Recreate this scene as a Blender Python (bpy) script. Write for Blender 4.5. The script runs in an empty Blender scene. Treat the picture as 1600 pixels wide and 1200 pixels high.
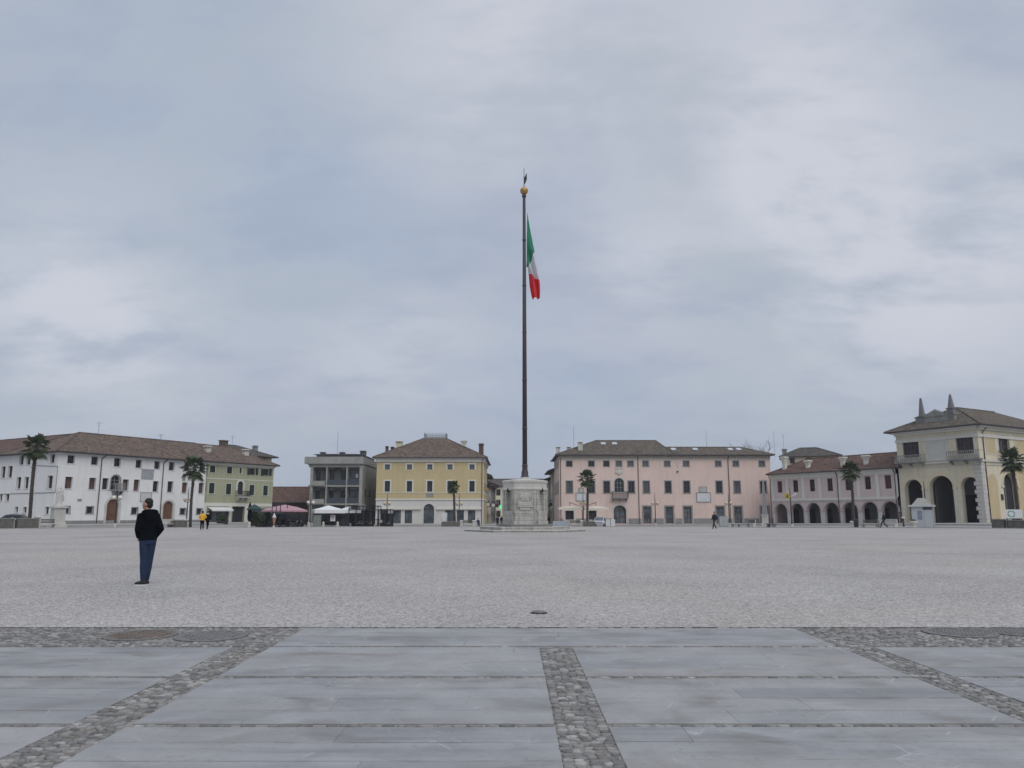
import bpy, bmesh, math, random
from mathutils import Vector, Matrix
R = math.radians
rnd = random.Random(7)

# ------------------------------------------------------------------ camera, world, sun, exposure
scene = bpy.context.scene
COL = scene.collection
CAMH = 1.5
FPX = 1200.0                       # focal length in photo pixels (1600 wide)
PITCH = math.atan(203 / FPX)
cd = bpy.data.cameras.new('camera'); cam = bpy.data.objects.new('camera', cd); COL.objects.link(cam)
cam.location = (0, 0, CAMH); cam.rotation_euler = (math.pi / 2 + PITCH, 0, 0)
cd.sensor_width = 36; cd.lens = FPX / 1600 * 36; cd.clip_start = .1; cd.clip_end = 4000
scene.camera = cam

SUN_EL, SUN_AZ = R(46), R(150)     # azimuth clockwise from +Y: behind the camera, to the right
w = bpy.data.worlds.new('World'); scene.world = w; w.use_nodes = True
nt = w.node_tree; nt.nodes.clear()
def N(t, **kw):
    n = nt.nodes.new(t)
    for k, v in kw.items():
        if k in n.inputs: n.inputs[k].default_value = v
        else: setattr(n, k, v)
    return n
def L(a, b): nt.links.new(a, b)
out = N('ShaderNodeOutputWorld'); bg = N('ShaderNodeBackground', Strength=.1); L(bg.outputs[0], out.inputs[0])
sky = N('ShaderNodeTexSky', sky_type='NISHITA', sun_disc=False, sun_elevation=SUN_EL, sun_rotation=SUN_AZ)
tc = N('ShaderNodeTexCoord'); sep = N('ShaderNodeSeparateXYZ'); L(tc.outputs['Generated'], sep.inputs[0])
def M2(op, a, b=None, c=None, clamp=False):
    n = nt.nodes.new('ShaderNodeMath'); n.operation = op; n.use_clamp = clamp
    for i, v in enumerate((a, b, c)):
        if v is None: continue
        if isinstance(v, (int, float)): n.inputs[i].default_value = v
        else: L(v, n.inputs[i])
    return n.outputs[0]
zc = M2('MAXIMUM', sep.outputs[2], 0.0)
den = M2('ADD', zc, .30)
cx_ = M2('DIVIDE', sep.outputs[0], den); cy_ = M2('DIVIDE', sep.outputs[1], den)
cmb = N('ShaderNodeCombineXYZ'); L(cx_, cmb.inputs[0]); L(cy_, cmb.inputs[1])
def noise(scale, detail, rough, dist, off=(0, 0, 0), sc=(1, 1, 1)):
    mp = N('ShaderNodeMapping'); mp.inputs['Location'].default_value = off; mp.inputs['Scale'].default_value = sc
    L(cmb.outputs[0], mp.inputs[0])
    n = N('ShaderNodeTexNoise', Scale=scale, Detail=detail, Roughness=rough, Distortion=dist); L(mp.outputs[0], n.inputs['Vector'])
    return n.outputs['Fac']
def mix(f, a, b):
    n = nt.nodes.new('ShaderNodeMix'); n.data_type = 'RGBA'
    if isinstance(f, (int, float)): n.inputs[0].default_value = f
    else: L(f, n.inputs[0])
    for i, v in ((6, a), (7, b)):
        if isinstance(v, tuple): n.inputs[i].default_value = (*v, 1)
        else: L(v, n.inputs[i])
    return n.outputs[2]
def ramp(v, a, b):
    n = N('ShaderNodeMapRange', interpolation_type='SMOOTHSTEP'); L(v, n.inputs[0]); n.inputs[1].default_value = a; n.inputs[2].default_value = b
    return n.outputs[0]
big = noise(1.15, 3, .5, .3, (3.1, 1.7, 0), (.8, 1.0, 1))
mid = noise(3.4, 9, .58, .2, (8.3, 2.2, 1), (.8, 1.1, 1))
puff = noise(3.3, 9, .6, .25, (5.2, .4, 4), (.75, 1.2, 1))
area = noise(1.0, 2, .5, .2, (7.7, 3.3, 9), (.9, .8, 1))
fine = noise(7.5, 6, .6, .3, (2.0, 9.0, 2), (.6, 1.3, 1))
CL_D = (3.40, 4.12, 5.38); CL_M = (4.0, 4.50, 5.42); CL_W = (4.3, 4.6, 5.52); CL_L = (6.0, 6.2, 6.85)   # x0.1 strength
def heading(px, py):               # where a cloud mass stands in the sky
    v = Vector((px - 800, FPX * math.cos(PITCH) - (600 - py) * math.sin(PITCH), FPX * math.sin(PITCH) + (600 - py) * math.cos(PITCH))); return v.normalized()
def mass(lst):
    acc = None
    for px, py, n_, k in lst:
        d = N('ShaderNodeVectorMath', operation='DOT_PRODUCT'); L(tc.outputs['Generated'], d.inputs[0]); d.inputs[1].default_value = heading(px, py)
        g = M2('MULTIPLY', M2('POWER', M2('MAXIMUM', d.outputs['Value'], 0.0), n_), k)
        acc = g if acc is None else M2('ADD', acc, g)
    return acc
lit = mass([(100, 480, 190, .75), (780, 50, 75, .72), (1230, 60, 90, .5), (1240, 265, 190, .85), (1530, 390, 90, .62), (1010, 420, 300, .5), (620, 560, 160, .45), (1380, 470, 120, .45), (200, 590, 120, .35)])
dim = mass([(540, 330, 60, .85), (250, 170, 60, .5), (900, 230, 200, .5), (850, 640, 90, .8), (60, 330, 90, .4), (1500, 200, 200, .3)])
c1 = mix(ramp(big, .36, .64), (3.95, 4.45, 5.3), CL_W)
c2 = mix(M2('MULTIPLY', ramp(mid, .38, .62), .5), c1, (4.4, 4.9, 5.45))
c3 = mix(M2('MULTIPLY', dim, M2('ADD', M2('MULTIPLY', ramp(mid, .60, .38), .6), .4), clamp=True), c2, CL_D)
dk = M2('MULTIPLY', ramp(M2('ADD', mid, M2('MULTIPLY', fine, .3)), .66, .50), .42)
c3 = mix(dk, c3, (3.4, 3.98, 4.98))
edge = M2('ADD', M2('ADD', puff, M2('MULTIPLY', fine, .24)), M2('MULTIPLY', lit, .13))
pm = M2('MULTIPLY', M2('ADD', M2('MULTIPLY', ramp(edge, .53, .76), .78), .16), M2('MINIMUM', M2('ADD', M2('MULTIPLY', lit, 1.0), .08), .9), clamp=True)
c3 = mix(pm, c3, CL_L)
low = M2('SUBTRACT', 1.0, ramp(zc, .0, .20))
c4 = mix(M2('MULTIPLY', low, .62), c3, (3.45, 3.95, 4.85))
c5 = mix(.965, sky.outputs[0], c4)
zen = M2('ADD', M2('MULTIPLY', ramp(zc, .60, 1.0), 1.0), 1.0)
vm = N('ShaderNodeVectorMath', operation='SCALE'); L(c5, vm.inputs[0]); L(zen, vm.inputs['Scale'])
L(vm.outputs[0], bg.inputs[0])

sl = bpy.data.lights.new('sun', 'SUN'); sl.energy = 1.35; sl.angle = R(50); sl.color = (1, .965, .92)
sun = bpy.data.objects.new('sun', sl); COL.objects.link(sun)
sd = Vector((math.sin(SUN_AZ) * math.cos(SUN_EL), math.cos(SUN_AZ) * math.cos(SUN_EL), math.sin(SUN_EL)))
sun.rotation_euler = sd.to_track_quat('Z', 'Y').to_euler()
sun.location = (0, 0, 60)
vs = scene.view_settings; vs.view_transform = 'Standard'; vs.look = 'None'; vs.gamma = 1; vs.exposure = .1; vs.use_curve_mapping = False

# ------------------------------------------------------------------ surveying helpers: photo pixel -> ray -> plane / ground
CP, SP = math.cos(PITCH), math.sin(PITCH)
def ray(px, py):
    x, y = px - 800, 600 - py
    return Vector((x, FPX * CP - y * SP, FPX * SP + y * CP))
POLE = (1.15, 69.0)
A_HEX = 70.6
def lerp(a, b, t): return a + (b - a) * t
def sm(t): t = max(0, min(1, t)); return t * t * (3 - 2 * t)
H3 = math.sqrt(3) / 2
def hexs(x, y):
    dx, dy = x - POLE[0], y - POLE[1]
    return max(abs(dy), abs(H3 * dx + .5 * dy), abs(H3 * dx - .5 * dy))
AZT = [(-180, 0), (-110, 0), (-61, .06), (-42, .13), (-33, 0), (-22, -.4), (20, -.4), (33, -.2), (52, .1), (61, .26), (90, .26), (130, 0), (180, 0)]
def gz(x, y):
    inner = -.45 * sm((y - 78) / 41)
    s = hexs(x, y); az = math.degrees(math.atan2(x - POLE[0], y - POLE[1])); o = 0
    for (a, va), (b, vb) in zip(AZT, AZT[1:]):
        if a <= az <= b: o = lerp(va, vb, sm((az - a) / (b - a)) if False else (az - a) / (b - a)); break
    wq = sm((s - 50) / 17)
    return inner * (1 - wq) + o * wq
def on_s(px, s):
    k = (px - 800) / 1220.0
    lo, hi = 69, 260
    for _ in range(50):
        m = (lo + hi) / 2
        if hexs(k * m, m) < s: lo = m
        else: hi = m
    return Vector((k * lo, lo, gz(k * lo, lo)))
def on_ground(px, py):
    d = ray(px, py); t = CAMH / -d.z
    for _ in range(12):
        p = d * t; t = (CAMH - gz(p.x, p.y)) / -d.z
    p = d * t
    return Vector((p.x, p.y, gz(p.x, p.y)))
def on_depth(px, py, Y):
    d = ray(px, py); p = d * (Y / d.y); p.z += CAMH
    return p

# ------------------------------------------------------------------ materials
MATS = {}
def mat(name, col, rough=.8, var=.12, scale=1.5, bump=0., bscale=40, metal=0., spec=.4, col2=None, streak=0., cells=0., emis=None, trans=0.):
    if name in MATS: return MATS[name]
    m = bpy.data.materials.new(name); m.use_nodes = True
    t = m.node_tree; ns = t.nodes; b = ns['Principled BSDF']
    b.inputs['Roughness'].default_value = rough; b.inputs['Metallic'].default_value = metal
    b.inputs['Specular IOR Level'].default_value = spec
    co = ns.new('ShaderNodeTexCoord')
    def mx(f, a, c):
        n = ns.new('ShaderNodeMix'); n.data_type = 'RGBA'
        if isinstance(f, (int, float)): n.inputs[0].default_value = f
        else: t.links.new(f, n.inputs[0])
        for i, v in ((6, a), (7, c)):
            if isinstance(v, tuple): n.inputs[i].default_value = (*v, 1)
            else: t.links.new(v, n.inputs[i])
        return n.outputs[2]
    def nz(s, det=4, sc=(1, 1, 1), lo=.3, hi=.7):
        mp = ns.new('ShaderNodeMapping'); mp.inputs['Scale'].default_value = sc; t.links.new(co.outputs['Object'], mp.inputs[0])
        n = ns.new('ShaderNodeTexNoise'); n.inputs['Scale'].default_value = s; n.inputs['Detail'].default_value = det
        t.links.new(mp.outputs[0], n.inputs['Vector'])
        r = ns.new('ShaderNodeMapRange'); r.inputs[1].default_value = lo; r.inputs[2].default_value = hi; t.links.new(n.outputs['Fac'], r.inputs[0])
        return r.outputs[0]
    dark = tuple(c * (1 - var) for c in col); lite = tuple(min(1, c * (1 + var)) for c in col)
    c = mx(nz(scale), dark, lite if col2 is None else col2)
    c = mx(.35, c, mx(nz(scale * 7, 3), dark, lite))
    if cells:
        v = ns.new('ShaderNodeTexVoronoi'); v.inputs['Scale'].default_value = cells; t.links.new(co.outputs['Object'], v.inputs['Vector'])
        sp = ns.new('ShaderNodeSeparateXYZ'); t.links.new(v.outputs['Color'], sp.inputs[0])
        c = mx(.5, c, mx(sp.outputs[0], tuple(q * .62 for q in col), tuple(min(1, q * 1.5) for q in (col2 or col))))
    if streak:
        s1 = nz(1.0, 5, (2.2, 2.2, .16), .5, .78)
        n = ns.new('ShaderNodeMath'); n.operation = 'MULTIPLY'; n.inputs[1].default_value = streak; t.links.new(s1, n.inputs[0])
        c = mx(n.outputs[0], c, tuple(q * .62 for q in col))
    t.links.new(c, b.inputs['Base Color'])
    if bump:
        n = ns.new('ShaderNodeTexNoise'); n.inputs['Scale'].default_value = bscale; n.inputs['Detail'].default_value = 5
        t.links.new(co.outputs['Object'], n.inputs['Vector'])
        bp = ns.new('ShaderNodeBump'); bp.inputs['Strength'].default_value = bump; bp.inputs['Distance'].default_value = .03
        t.links.new(n.outputs['Fac'], bp.inputs['Height']); t.links.new(bp.outputs[0], b.inputs['Normal'])
    if emis:
        b.inputs['Emission Color'].default_value = (*emis[0], 1); b.inputs['Emission Strength'].default_value = emis[1]
    if trans: b.inputs['Transmission Weight'].default_value = trans
    MATS[name] = m
    return m
def island_mat(name, stops, rough=.75, bump=.4, bscale=60, noise_amt=.35, nscale=9, spec=.3):
    m = bpy.data.materials.new(name); m.use_nodes = True; t = m.node_tree; ns = t.nodes; b = ns['Principled BSDF']
    b.inputs['Roughness'].default_value = rough; b.inputs['Specular IOR Level'].default_value = spec
    g = ns.new('ShaderNodeNewGeometry'); r = ns.new('ShaderNodeValToRGB'); t.links.new(g.outputs['Random Per Island'], r.inputs[0])
    e = r.color_ramp.elements; e[0].position = 0; e[0].color = (*stops[0], 1); e[1].position = 1; e[1].color = (*stops[-1], 1)
    for i, s in enumerate(stops[1:-1]):
        q = e.new((i + 1) / (len(stops) - 1)); q.color = (*s, 1)
    co = ns.new('ShaderNodeTexCoord')
    n = ns.new('ShaderNodeTexNoise'); n.inputs['Scale'].default_value = nscale; n.inputs['Detail'].default_value = 6; t.links.new(co.outputs['Object'], n.inputs['Vector'])
    mr = ns.new('ShaderNodeMapRange'); mr.inputs[1].default_value = .3; mr.inputs[2].default_value = .7; mr.inputs[3].default_value = 1 - noise_amt; mr.inputs[4].default_value = 1 + noise_amt
    t.links.new(n.outputs['Fac'], mr.inputs[0])
    v = ns.new('ShaderNodeVectorMath'); v.operation = 'SCALE'; t.links.new(r.outputs[0], v.inputs[0]); t.links.new(mr.outputs[0], v.inputs['Scale'])
    t.links.new(v.outputs[0], b.inputs['Base Color'])
    n2 = ns.new('ShaderNodeTexNoise'); n2.inputs['Scale'].default_value = bscale; n2.inputs['Detail'].default_value = 4; t.links.new(co.outputs['Object'], n2.inputs['Vector'])
    bp = ns.new('ShaderNodeBump'); bp.inputs['Strength'].default_value = bump; bp.inputs['Distance'].default_value = .01
    t.links.new(n2.outputs['Fac'], bp.inputs['Height']); t.links.new(bp.outputs[0], b.inputs['Normal'])
    return m

def roof_mat(name, a, b2, c2):
    m = bpy.data.materials.new(name); m.use_nodes = True; t = m.node_tree; ns = t.nodes; b = ns['Principled BSDF']; b.inputs['Roughness'].default_value = .9
    b.inputs['Specular IOR Level'].default_value = .2
    co = ns.new('ShaderNodeTexCoord')
    def nz(s, d, lo, hi):
        n = ns.new('ShaderNodeTexNoise'); n.inputs['Scale'].default_value = s; n.inputs['Detail'].default_value = d; t.links.new(co.outputs['Object'], n.inputs['Vector'])
        r = ns.new('ShaderNodeMapRange'); r.inputs[1].default_value = lo; r.inputs[2].default_value = hi; t.links.new(n.outputs['Fac'], r.inputs[0]); return r.outputs[0]
    def mx(f, x, y):
        n = ns.new('ShaderNodeMix'); n.data_type = 'RGBA'
        if isinstance(f, float): n.inputs[0].default_value = f
        else: t.links.new(f, n.inputs[0])
        for i, v in ((6, x), (7, y)):
            if isinstance(v, tuple): n.inputs[i].default_value = (*v, 1)
            else: t.links.new(v, n.inputs[i])
        return n.outputs[2]
    v = ns.new('ShaderNodeTexVoronoi'); v.inputs['Scale'].default_value = 3.6; t.links.new(co.outputs['Object'], v.inputs['Vector'])
    sp = ns.new('ShaderNodeSeparateXYZ'); t.links.new(v.outputs['Color'], sp.inputs[0])
    c = mx(nz(.35, 6, .35, .65), a, b2)
    c = mx(.62, c, mx(sp.outputs[0], tuple(q * .42 for q in a), tuple(q * 1.15 for q in c2)))
    c = mx(nz(1.1, 6, .55, .8), c, tuple(q * .5 for q in b2))
    t.links.new(c, b.inputs['Base Color'])
    wv = ns.new('ShaderNodeTexWave'); wv.bands_direction = 'X'; wv.inputs['Scale'].default_value = 1.4; wv.inputs['Distortion'].default_value = .6; t.links.new(co.outputs['Object'], wv.inputs['Vector'])
    bp = ns.new('ShaderNodeBump'); bp.inputs['Strength'].default_value = .8; bp.inputs['Distance'].default_value = .08
    t.links.new(wv.outputs['Fac'], bp.inputs['Height']); t.links.new(bp.outputs[0], b.inputs['Normal'])
    MATS[name] = m; return m

white_pl = mat('white_plaster', (.70, .695, .685), .9, .07, .3, .15, 30, streak=.26)
green_pl = mat('green_plaster', (.345, .355, .24), .9, .09, .4, .15, 30, streak=.35)
yellow_pl = mat('yellow_plaster', (.50, .41, .235), .9, .09, .35, .15, 30, streak=.28)
pink_pl = mat('pink_plaster', (.64, .50, .445), .9, .08, .3, .15, 30, streak=.3, col2=(.69, .54, .475))
mauve_pl = mat('mauve_plaster', (.56, .455, .43), .9, .10, .5, .15, 30, streak=.35)
cream_pl = mat('cream_plaster', (.60, .545, .41), .9, .12, .5, .15, 30, streak=.45)
ochre_pl = mat('ochre_plaster', (.50, .405, .25), .9, .08, .6, .15, 30, streak=.2)
offwhite = mat('offwhite_trim', (.60, .585, .53), .85, .06, .8, streak=.12)
lime = mat('limestone', (.50, .485, .45), .85, .14, .9, .35, 14, streak=.28)
lime_d = mat('limestone_dark', (.25, .25, .235), .9, .25, 1.2, .4, 14, streak=.3)
shopstone = mat('shop_front_stone', (.56, .545, .52), .8, .07, .7, streak=.12)
greystone = mat('grey_stone', (.24, .235, .235), .85, .18, 1.4, .3, 14)
concrete = mat('weathered_concrete', (.29, .285, .265), .9, .2, .6, .3, 10, streak=.5)
concrete_d = mat('dark_concrete_panel', (.12, .125, .12), .9, .15, .8, streak=.3)
brickw = mat('brown_brick', (.10, .065, .052), .9, .2, 1.2, .3, 9, cells=5)
glass = mat('window_glass', (.02, .024, .032), .15, .2, .6, spec=.45)
glass_l = mat('curtained_glass', (.10, .11, .125), .25, .3, .9, spec=.45)
glass_shop = mat('shop_glass', (.05, .06, .07), .15, .6, .8, spec=.5, col2=(.19, .23, .25))
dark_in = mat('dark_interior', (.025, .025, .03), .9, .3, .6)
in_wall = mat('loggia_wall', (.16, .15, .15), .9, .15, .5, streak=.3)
brown_w = mat('brown_wood', (.145, .07, .045), .6, .2, 2, .2, 20, streak=.35)
darkred_w = mat('dark_red_wood', (.085, .04, .04), .6, .2, 2)
darkframe = mat('dark_window_frame', (.06, .05, .05), .6, .15, 2)
greyframe = mat('grey_window_frame', (.23, .22, .22), .7, .1, 2)
shutter_g = mat('dark_green_shutter', (.022, .045, .04), .6, .15, 3)
metal_d = mat('dark_metal', (.035, .035, .042), .5, .15, 4, metal=.3)
pole_m = mat('flagpole_paint', (.05, .04, .046), .55, .15, 3)
pipe_m = mat('downpipe_brown', (.075, .055, .05), .5, .12, 3)
gold_m = mat('gilded_metal', (.42, .25, .08), .5, .2, 5, metal=.4)
amber = mat('amber_globe_glass', (.58, .46, .30), .3, .1, 8, spec=.5)
milk = mat('milk_globe_glass', (.66, .63, .56), .3, .06, 8, spec=.5)
trunk_m = mat('palm_trunk_fibre', (.06, .05, .043), .95, .35, 6, .9, 25, streak=.3)
leaf_m = mat('palm_leaf', (.05, .078, .042), .6, .3, 2.2, col2=(.095, .115, .055), spec=.3)
dead_m = mat('dead_palm_leaf', (.13, .105, .06), .8, .3, 3)
bush_m = mat('shrub_leaf', (.035, .06, .028), .6, .35, 3, col2=(.07, .09, .04))
blackp = mat('black_fabric', (.005, .0065, .0095), 1.0, spec=.08, var=.2, scale=6, bump=.3, bscale=120) if True else mat('black_fabric', (.0065, .008, .011), .85, .2, 6, .3, 120)
denim = mat('blue_denim', (.014, .026, .06), .95, .35, 7, .3, 150)
navy = mat('navy_cloth', (.014, .018, .032), .85, .2, 6)
skin = mat('skin', (.40, .215, .155), .55, .08, 10)
hairm = mat('dark_hair', (.014, .012, .012), .7, .2, 30)
yellow_c = mat('yellow_jacket_cloth', (.66, .36, .03), .8, .12, 8)
white_p = mat('white_paint', (.66, .66, .66), .5, .05, 2)
rubber = mat('dark_rubber', (.02, .02, .022), .8, .2, 6)
sole_m = mat('pale_rubber_sole', (.6, .6, .6), .7, .05, 4)
pinkcan = mat('pink_canvas', (.40, .235, .27), .8, .1, 1.2)
whitecan = mat('white_canvas', (.66, .67, .66), .8, .04, 1.2)
creamcan = mat('cream_canvas', (.66, .60, .50), .8, .05, 1.2)
greencan = mat('dark_green_canvas', (.02, .05, .045), .8, .1, 1.2)
cab_m = mat('grey_green_cabinet_paint', (.21, .235, .215), .6, .08, 1.5, streak=.2)
silver = mat('silver_car_paint', (.42, .45, .49), .3, .05, 2, spec=.6); darkcar = mat('dark_car_paint', (.03, .035, .045), .3, .1, 2, spec=.6)
roof_br = roof_mat('roof_tiles_brown', (.105, .082, .068), (.155, .105, .08), (.215, .165, .13))
roof_red = roof_mat('roof_tiles_red', (.13, .078, .063), (.11, .07, .06), (.185, .12, .095))
roof_gr = roof_mat('roof_tiles_grey', (.10, .088, .074), (.135, .108, .085), (.18, .152, .118))
roof_dk = roof_mat('roof_tiles_dark', (.075, .07, .068), (.11, .095, .085), (.14, .12, .105))

# ------------------------------------------------------------------ mesh builder
class MB:
    def __init__(s, M=None): s.v = []; s.f = []; s.mi = []; s.M = M
    def p(s, q):
        q = Vector(q); s.v.append(s.M @ q if s.M else q); return len(s.v) - 1
    def face(s, pts, m=0): s.f.append([s.p(q) for q in pts]); s.mi.append(m)
    def idx(s, ids, m=0): s.f.append(list(ids)); s.mi.append(m)
    def box(s, x0, x1, y0, y1, z0, z1, m=0):
        i = [s.p(q) for q in ((x0, y0, z0), (x1, y0, z0), (x1, y1, z0), (x0, y1, z0), (x0, y0, z1), (x1, y0, z1), (x1, y1, z1), (x0, y1, z1))]
        for a in ((0, 3, 2, 1), (4, 5, 6, 7), (0, 1, 5, 4), (1, 2, 6, 5), (2, 3, 7, 6), (3, 0, 4, 7)): s.idx([i[k] for k in a], m)
    def frustum(s, cx, cy, z0, z1, a0, b0, a1, b1, m=0):   # rectangular, half sizes
        lo = [s.p((cx + sx * a0, cy + sy * b0, z0)) for sx, sy in ((-1, -1), (1, -1), (1, 1), (-1, 1))]
        hi = [s.p((cx + sx * a1, cy + sy * b1, z1)) for sx, sy in ((-1, -1), (1, -1), (1, 1), (-1, 1))]
        s.idx(lo[::-1], m); s.idx(hi, m)
        for k in range(4): s.idx((lo[k], lo[(k + 1) % 4], hi[(k + 1) % 4], hi[k]), m)
    def tube(s, pts, rad, n=8, m=0, ry=None, cap=True):
        pts = [Vector(q) for q in pts]; rings = []
        if isinstance(rad, (int, float)): rad = [rad] * len(pts)
        up = None
        for i, q in enumerate(pts):
            d = (pts[min(i + 1, len(pts) - 1)] - pts[max(i - 1, 0)]).normalized()
            if up is None:
                up = Vector((0, 1, 0)) if abs(d.y) < .9 else Vector((1, 0, 0))
            a = (up - d * up.dot(d)).normalized(); b = d.cross(a); up = a
            r1 = rad[i]; r2 = ry[i] if ry else r1
            rings.append([s.p(q + b * (math.cos(2 * math.pi * k / n) * r1) + a * (math.sin(2 * math.pi * k / n) * r2)) for k in range(n)])
        for r0, r1 in zip(rings, rings[1:]):
            for k in range(n): s.idx((r0[k], r0[(k + 1) % n], r1[(k + 1) % n], r1[k]), m)
        if cap: s.idx(rings[0][::-1], m); s.idx(rings[-1], m)
    def lathe(s, cx, cy, prof, n=12, m=0, rot=0., sx=1, sy=1):
        rings = [[s.p((cx + sx * r * math.cos(rot + 2 * math.pi * k / n), cy + sy * r * math.sin(rot + 2 * math.pi * k / n), z)) for k in range(n)] for r, z in prof]
        for r0, r1 in zip(rings, rings[1:]):
            for k in range(n): s.idx((r0[k], r0[(k + 1) % n], r1[(k + 1) % n], r1[k]), m)
        s.idx(rings[0][::-1], m); s.idx(rings[-1], m)
    def ball(s, c, rx, ry=None, rz=None, n=12, h=8, m=0):
        ry = ry or rx; rz = rz or rx
        top = s.p((c[0], c[1], c[2] + rz)); bot = s.p((c[0], c[1], c[2] - rz)); rings = []
        for j in range(1, h):
            a = math.pi * j / h
            rings.append([s.p((c[0] + rx * math.sin(a) * math.cos(2 * math.pi * k / n), c[1] + ry * math.sin(a) * math.sin(2 * math.pi * k / n), c[2] + rz * math.cos(a))) for k in range(n)])
        for k in range(n):
            s.idx((top, rings[0][k], rings[0][(k + 1) % n]), m); s.idx((bot, rings[-1][(k + 1) % n], rings[-1][k]), m)
        for r0, r1 in zip(rings, rings[1:]):
            for k in range(n): s.idx((r0[k], r1[k], r1[(k + 1) % n], r0[(k + 1) % n]), m)
    def build(s, name, mats, parent=None, smooth=False):
        me = bpy.data.meshes.new(name); me.from_pydata([tuple(q) for q in s.v], [], s.f)
        if not isinstance(mats, (list, tuple)): mats = [mats]
        for q in mats: me.materials.append(q)
        if len(mats) > 1: me.polygons.foreach_set('material_index', s.mi)
        bm = bmesh.new(); bm.from_mesh(me); bmesh.ops.recalc_face_normals(bm, faces=bm.faces); bm.to_mesh(me); bm.free()
        if smooth: me.polygons.foreach_set('use_smooth', [True] * len(me.polygons))
        me.update()
        o = bpy.data.objects.new(name, me); COL.objects.link(o)
        if parent: o.parent = parent
        return o
def tag(o, label=None, cat=None, group=None, kind=None):
    if label: o['label'] = label
    if cat: o['category'] = cat
    if group: o['group'] = group
    if kind: o['kind'] = kind
    return o
def thing(name, label, cat, loc, rz=0., group=None):
    o = bpy.data.objects.new(name, None); COL.objects.link(o); o.location = loc; o.rotation_euler = (0, 0, rz); o.empty_display_size = .3
    return tag(o, label, cat, group)
def dup(root, loc, rz=0., label=None, group=None, scale=None):
    def cp(o, par):
        c = o.copy(); COL.objects.link(c); c.parent = par
        for ch in o.children: cp(ch, c)
        return c
    kids = list(root.children)
    r = root.copy(); COL.objects.link(r); r.location = loc; r.rotation_euler = (0, 0, rz)
    if scale: r.scale = (scale,) * 3
    for ch in kids: cp(ch, r)
    if label: r['label'] = label
    if group: r['group'] = group
    return r
def bake(o, remesh=None, smooth_it=0, subs=0):
    if remesh:
        q = o.modifiers.new('r', 'REMESH'); q.mode = 'VOXEL'; q.voxel_size = remesh; q.use_smooth_shade = True
    if smooth_it:
        q = o.modifiers.new('s', 'SMOOTH'); q.iterations = smooth_it; q.factor = .5
    bpy.context.view_layer.update()
    dg = bpy.context.evaluated_depsgraph_get()
    me = bpy.data.meshes.new_from_object(o.evaluated_get(dg)); o.modifiers.clear(); old = o.data; o.data = me; me.name = old.name
    me.polygons.foreach_set('use_smooth', [True] * len(me.polygons))
    return o

# ------------------------------------------------------------------ ground, gravel, pavement
def axis(a, b, step, far_lo, far_hi):
    v = [a + i * step for i in range(int((b - a) / step) + 1)]
    return far_lo + v + far_hi
GX = axis(-100, 100, 2.5, [-420, -260, -160], [160, 260, 420])
GY = axis(-20, 180, 2.5, [-120, -60], [220, 300, 420])
def sheet(name, dz, material, clip=False):
    bm = bmesh.new(); g = [[bm.verts.new((x, y, gz(x, y) + dz)) for y in GY] for x in GX]
    for i in range(len(GX) - 1):
        for j in range(len(GY) - 1): bm.faces.new((g[i][j], g[i + 1][j], g[i + 1][j + 1], g[i][j + 1]))
    if clip:
        cuts = []
        for k in range(6):
            a = math.pi / 6 + k * math.pi / 3; n = Vector((math.cos(a), math.sin(a), 0))
            if abs(n.y + 1) < .01: continue
            cuts.append((Vector((POLE[0], POLE[1], 0)) + n * (49.6 if n.y > -.1 else 62), n))
        cuts.append((Vector((0, 10.705, 0)), Vector((0, -1, 0))))
        for co, n in cuts:
            bmesh.ops.bisect_plane(bm, geom=bm.verts[:] + bm.edges[:] + bm.faces[:], plane_co=co, plane_no=n, clear_outer=True)
    me = bpy.data.meshes.new(name); bm.to_mesh(me); bm.free(); me.materials.append(material)
    me.polygons.foreach_set('use_smooth', [True] * len(me.polygons))
    o = bpy.data.objects.new(name, me); COL.objects.link(o); o['kind'] = 'structure'; return o

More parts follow.
